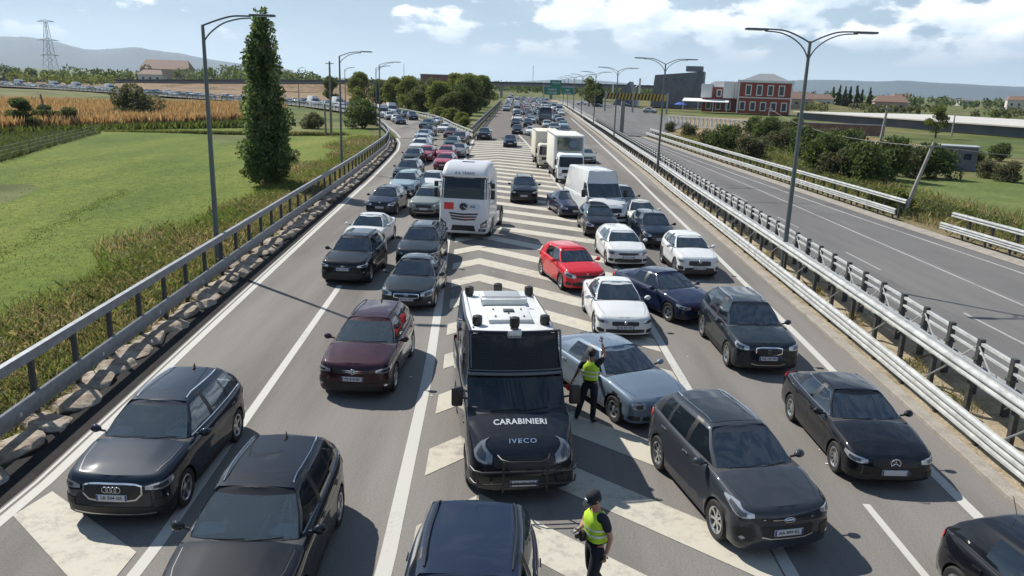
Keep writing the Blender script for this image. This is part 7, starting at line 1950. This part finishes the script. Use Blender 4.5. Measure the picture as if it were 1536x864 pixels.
# --- drivers seen through the clear windscreens
SH = [mat('shirt_white', (.45, .46, .47), .85), mat('shirt_blue', (.08, .14, .25), .85), mat('shirt_grey', (.16, .16, .16), .85)]
def driver(car_, spec, x, k, label):
    dz = sh_z = interp(spec['cowl']+.5, spec['zs'])-1.075
    Jd = dict(pelvis=(0, .05, .66), waist=(0, .07, .80), chest=(0, .06, 1.00), neck=(0, .03, 1.17), head=(0, -.01, 1.31), shl=(.18, .05, 1.12), shr=(-.18, .05, 1.12), ell=(.25, -.16, 1.02), wrl=(.15, -.36, 1.14), elr=(-.25, -.16, 1.02), wrr=(-.15, -.36, 1.14),
              hpl=(.10, 0, .62), hpr=(-.10, 0, .62), knl=(.13, -.36, .66), knr=(-.13, -.36, .66), anl=(.13, -.50, .40), anr=(-.13, -.50, .40), toel=(0, -.12, -.02), toer=(0, -.12, -.02), handl=(-.2, -.6, .6), handr=(.2, -.6, .6), curll=1.2, curlr=1.2)
    o, V = person(Jd, 'x', SKIN if k % 2 else SKIN_D, False, False, None, vest=False, shirtm=SH[k % 3])
    M_ = Matrix.Translation(car_.location) @ car_.rotation_euler.to_matrix().to_4x4() @ Matrix.Diagonal((*car_.scale, 1))
    o.location = M_ @ Vector((x, spec['cowl']+1.03-spec['L']/2, dz-.06)); o.rotation_euler = car_.rotation_euler; o.scale = (.97,)*3; tag(o, label, 'person')
for nm, k, lab in NEAR_DRIVERS: driver(CARS[nm][0], CARS[nm][1], .38, k, lab)

# --- farther cars: four prototypes, copied with their parts
protos = {}
def proto(key, spec):
    r_, sh, rows, rg = make_car(spec, {'h': 'hatchback', 's': 'sedan', 'u': 'suv', 'v': 'panel_van'}[key], PT['white'], 1); index_kids(r_); protos[key] = [r_, spec['L'], False]
proto('h', S_hatch()); proto('s', S_sedan()); proto('u', S_suv()); proto('v', S_van(glass=GLASS_D))
def recolour(o, m):
    for s_ in o.material_slots:
        if s_.link == 'OBJECT': s_.material = m
    for c in o.children: recolour(c, m)
def far_car(kind, col, x, yf, deg, label, group=None, z=0):
    P = protos[kind]
    if not P[2]: o = P[0]; P[2] = True
    else:
        o = copy_tree(P[0])
    put(o, x, yf, deg, P[1], label, 'van' if kind == 'v' else 'car', group); o.location.z = z
    recolour(o, PT[col]); return o
MID = [  # px, py of the front bumper foot in the photograph, kind, colour, turn, label
 (605, 271, 'u', 'darkslate', -4, 'dark blue-grey SUV behind the pale silver-blue one in the outer slip-road lane'),
 (614, 245, 'h', 'darkgreen', -5, 'dark green hatchback in the outer slip-road lane ahead of the pink and white pair'),
 (641, 287, 's', 'white', -4, 'white-roofed car almost hidden left of the lorry cab'),
 (663, 253, 'h', 'pink', -5, 'pinkish red hatchback just behind the white lorry cab'),
 (665, 239, 'h', 'pink', -5, 'second pinkish car directly behind the pinkish red hatchback'),
 (634, 240, 'h', 'pink', -5, 'magenta hatchback tail showing beside the dark green hatchback'),
 (625, 229, 'u', 'white', -6, 'white SUV with pale roof above the magenta hatchback in the slip-road queue'),
 (628, 218, 's', 'white', -7, 'white saloon behind the white SUV in the outer slip-road lane'),
 (630, 209, 's', 'paleblue', -8, 'pale blue saloon in the outer slip-road lane where the curve begins'),
 (638, 203, 'h', 'navy', -8, 'navy hatchback with long shadow in the curve of the slip road'),
 (635, 192, 'u', 'teal', -14, 'green-grey SUV in the curve behind the navy hatchback'),
 (649, 186, 's', 'white', -16, 'white saloon swinging round the curve on the inner slip-road lane'),
 (683, 234, 's', 'grey', -5, 'blue-grey saloon in the inner slip-road lane beside the pinkish cars'),
 (674, 222, 'h', 'teal', -6, 'dark teal hatchback in the inner slip-road lane'),
 (686, 216, 'u', 'brown', -6, 'dark brown SUV nearest the hatching in the inner slip-road lane'),
 (673, 206, 'h', 'brown', -7, 'reddish brown hatchback behind the dark brown SUV'),
 (663, 198, 'h', 'white', -9, 'white hatchback behind the reddish brown one'),
 (725, 208, 'u', 'black', -2, 'black SUV at the point where the wooded wedge barriers meet'),
 (765, 219, 'h', 'navy', 0, 'navy hatchback alone at the far end of the hatching'),
 (776, 200, 'h', 'black', 1, 'black hatchback at the head of the distant queue'),
 (774, 190, 'u', 'darkgreen', 1, 'dark green SUV right behind the black hatchback at the head of the distant queue'),
 (792, 189, 'h', 'darkgreen', 1, 'dark green hatchback second from left in the distant queue'),
 (777, 181, 's', 'white', 0, 'white saloon in the leftmost distant lane behind the dark green SUV'),
 (778, 171, 's', 'silver', 0, 'silver saloon farther back in the leftmost distant lane'),
 (798, 202, 's', 'white', 2, 'white saloon left of the grey cars by the coach'),
 (807, 207, 's', 'offwhite', 2, 'off-white saloon just behind the cream box truck'),
 (822, 193, 'u', 'silver', 2, 'silver SUV in front of the black coach'),
 (832, 198, 'u', 'grey', 2, 'grey SUV right of the silver one in front of the coach'),
 (847, 202, 'h', 'darkslate', 2, 'dark hatchback hugging the barrier right of the grey SUV'),
 (882, 243, 's', 'greengrey', 3, 'grey-green saloon behind the white panel van beside the barrier'),
 (863, 222, 'h', 'navy', 3, 'dark blue hatchback by the barrier behind the small box truck'),
]
for px, py, k_, c_, dg_, lab in MID:
    x, y = gp(px, py, .2); far_car(k_, c_, x, y, dg_, lab)
# the queue running back to the horizon
cols = ['white', 'white', 'silver', 'grey', 'black', 'navy', 'white', 'darkslate', 'red', 'silver', 'paleblue', 'teal', 'black', 'brown']
cn = {'white': 'white', 'silver': 'silver', 'grey': 'grey', 'black': 'black', 'navy': 'navy blue', 'darkslate': 'dark slate', 'red': 'red', 'paleblue': 'pale blue', 'teal': 'dark teal', 'brown': 'dark brown', 'offwhite': 'off-white'}
kn = {'h': 'hatchback', 's': 'saloon', 'u': 'SUV', 'v': 'panel van'}
r5 = random.Random(21); count = 0
for li, (lx, y0, y1) in enumerate([(-3.6, 235, 455), (-.2, 196, 455), (2.7, 166, 455), (5.6, 182, 455), (8.7, 150, 455), (11.6, 215, 455)]):
    y = y0
    while y < y1:
        k_ = r5.choice('hhssuuuv' if r5.random() < .35 else 'hhssuu'); c_ = r5.choice(cols) if k_ != 'v' else 'white'
        if r5.random() < .93 and (y < 430): 
            far_car(k_, c_, lx+r5.uniform(-.35, .35)+(y-200)*.002*(lx > 3), y, r5.uniform(-2, 2), f'small {cn[c_]} {kn[k_]} in the dense far queue on the main road towards the flyover', f'{cn[c_]} {kn[k_]}s in the far main-road queue'); count += 1
        y += (7.6 if k_ == 'v' else 6.2)+r5.uniform(0, 1.8)
# the slip-road queue curving away to the left
def along(P, d):
    for a, b in zip(P, P[1:]):
        l = math.hypot(b[0]-a[0], b[1]-a[1])
        if d <= l: return a[0]+(b[0]-a[0])*d/l, a[1]+(b[1]-a[1])*d/l, math.atan2(b[0]-a[0], b[1]-a[1])
        d -= l
    return None
for f_, d0 in ((.30, 26), (.72, 44)):
    P = [(a[0]+(b[0]-a[0])*f_, a[1]+(b[1]-a[1])*f_) for a, b in zip(RL, RR)]; d = d0+8
    while True:
        q = along(P, d)
        if q is None: break
        k_ = r5.choice('hsuhsv' if r5.random() < .4 else 'hsu'); c_ = r5.choice(['white', 'silver', 'white', 'paleblue', 'grey', 'black', 'navy', 'white', 'teal']) if k_ != 'v' else 'white'
        if r5.random() < .92: far_car(k_, c_, q[0], q[1], -math.degrees(q[2]), f'small {cn[c_]} {kn[k_]} in the slip-road queue that curves away behind the left trees', f'{cn[c_]} {kn[k_]}s in the curving slip-road queue', .05)
        d += (8.0 if k_ == 'v' else 6.4)+r5.uniform(0, 2.2)
for px, py, k_, c_, lab in ((903, 161, 'h', 'black', 'dark car parked on the plaza left of the striped gantry'), (881, 158, 's', 'white', 'white car parked on the plaza left of the dark one'), (985, 170, 'u', 'silver', 'silver car under the right half of the striped gantry'), (945, 160, 's', 'black', 'dark car under the left half of the striped gantry')):
    x, y = gp(px, py, .1); far_car(k_, c_, x, y, 60 if px > 900 else 80, lab, None, .13)

# ------------------------------------------------------------------ the two officers
# walking officer near the camera: cap, looking down at a phone in his hands
J = dict(pelvis=(0, 0, .95), waist=(0, -.01, 1.09), chest=(0, -.02, 1.31), neck=(0, -.03, 1.49), head=(0, -.075, 1.635), shl=(.185, -.01, 1.425), shr=(-.185, -.03, 1.425),
         ell=(.245, .07, 1.14), wrl=(.235, .02, .90), elr=(-.24, -.05, 1.15), wrr=(-.08, -.22, 1.17), hpl=(.10, 0, .90), hpr=(-.10, 0, .90), knl=(.11, -.10, .50), knr=(-.11, .02, .49), anl=(.11, -.12, .09), anr=(-.11, .24, .13),
         toel=(0, -.15, -.02), toer=(0, -.14, -.05), palml=(-1, 0, 0), palmr=(0, .3, 1), handr=(.55, -.75, .1), curll=.5, curlr=1.1, nod=24)
o, V = person(J, 'x', SKIN, False, True, None)
x, y = gp(897, 733, 2.03); o.scale = (1.15,)*3; o.location = (x+.02, y, 0); o.rotation_euler = (0, 0, R(-64)); tag(o, 'person in cap and yellow vest walking left, looking down at a phone', 'person')
rot = Matrix.Translation(o.location) @ Matrix.Rotation(R(-64), 4, 'Z') @ Matrix.Scale(1.15, 4)
mb = MB(); mb.bbox(-.04, .04, -.012, .012, -.075, .075, .008); ph = mb.build('phone', BLACK, None); ph.location = rot @ Vector((-.035, -.30, 1.205)); ph.rotation_euler = (R(-60), 0, R(-64)); tag(ph, 'black phone held in front by the walking person', 'phone')
mb = MB(); mb.bbox(-.05, .05, -.05, .05, -.09, .07, .02, 0); mb.tube([(0, -.05, .0), (0, -.12, .0)], .035, 10); rb = mb.build('camera_device', BLACK, None); rb.location = rot @ Vector((-.03, -.20, 1.10)); rb.rotation_euler = (0, 0, R(-64)); tag(rb, 'black camera hanging at the chest of the walking person', 'camera')
# officer by the silver-blue saloon, seen from behind, right arm raised
J = dict(pelvis=(0, 0, .95), waist=(0, .0, 1.09), chest=(0, .0, 1.31), neck=(0, -.01, 1.49), head=(0, -.03, 1.64), shl=(.185, 0, 1.425), shr=(-.19, 0, 1.44),
         ell=(.30, -.02, 1.16), wrl=(.40, -.10, .94), elr=(-.27, -.14, 1.60), wrr=(-.17, -.22, 1.84), hpl=(.10, 0, .90), hpr=(-.10, 0, .90), knl=(.17, -.02, .50), knr=(-.12, .03, .49), anl=(.26, .0, .09), anr=(-.12, .08, .09),
         toel=(.05, -.15, -.04), toer=(-.03, -.15, -.04), palml=(0, -1, 0), palmr=(0, -1, 0), handr=(.15, -.1, 1), curll=1.0, curlr=.15)
o, V = person(J, 'x', SKIN_D, False, False, None)
x, y = gp(883, 633, 0); o.scale = (1.08,)*3; o.location = (x-.02, y+.05, 0); o.rotation_euler = (0, 0, R(162)); tag(o, 'person in yellow vest with back turned and right arm raised beside the silver-blue saloon', 'person')
rot = Matrix.Translation(o.location) @ Matrix.Rotation(R(162), 4, 'Z') @ Matrix.Scale(1.08, 4)
mb = MB(); mb.tube([(0, 0, .10), (0, 0, -.12)], .016, 8, 0); mb.lathe([(.001, -.012), (.085, -.012), (.09, 0), (.085, .012), (.001, .012)], 20, Matrix.Translation((0, 0, -.20)) @ Matrix.Rotation(R(90), 4, 'X'), 1)
pd_ = mb.build('signal_paddle', [BLACK, RED], None); pd_.location = rot @ Vector((.445, -.15, .86)); pd_.rotation_euler = (0, R(-20), R(162)); tag(pd_, 'red signal paddle held low by the person with the raised arm', 'signal paddle')
print('far cars', count)
# ------------------------------------------------------------------ air
hm = bpy.data.materials.new('haze'); hm.use_nodes = True; ht = hm.node_tree
for n in list(ht.nodes): ht.nodes.remove(n)
ho = ht.nodes.new('ShaderNodeOutputMaterial'); hv = ht.nodes.new('ShaderNodeVolumePrincipled'); hv.inputs['Color'].default_value = (.70, .85, 1.0, 1); hv.inputs['Density'].default_value = HAZE_D if 'HAZE_D' in globals() else 9e-5; hv.inputs['Anisotropy'].default_value = .35
ht.links.new(hv.outputs[0], ho.inputs['Volume'])
if HAZE:
    mb = MB(); mb.box(-9500, 9500, -400, 12800, -9, 700); hz_o = mb.build('haze', hm, None, smooth=False); tag(hz_o, 'thin pale haze lying over the plain', 'haze', kind='stuff')
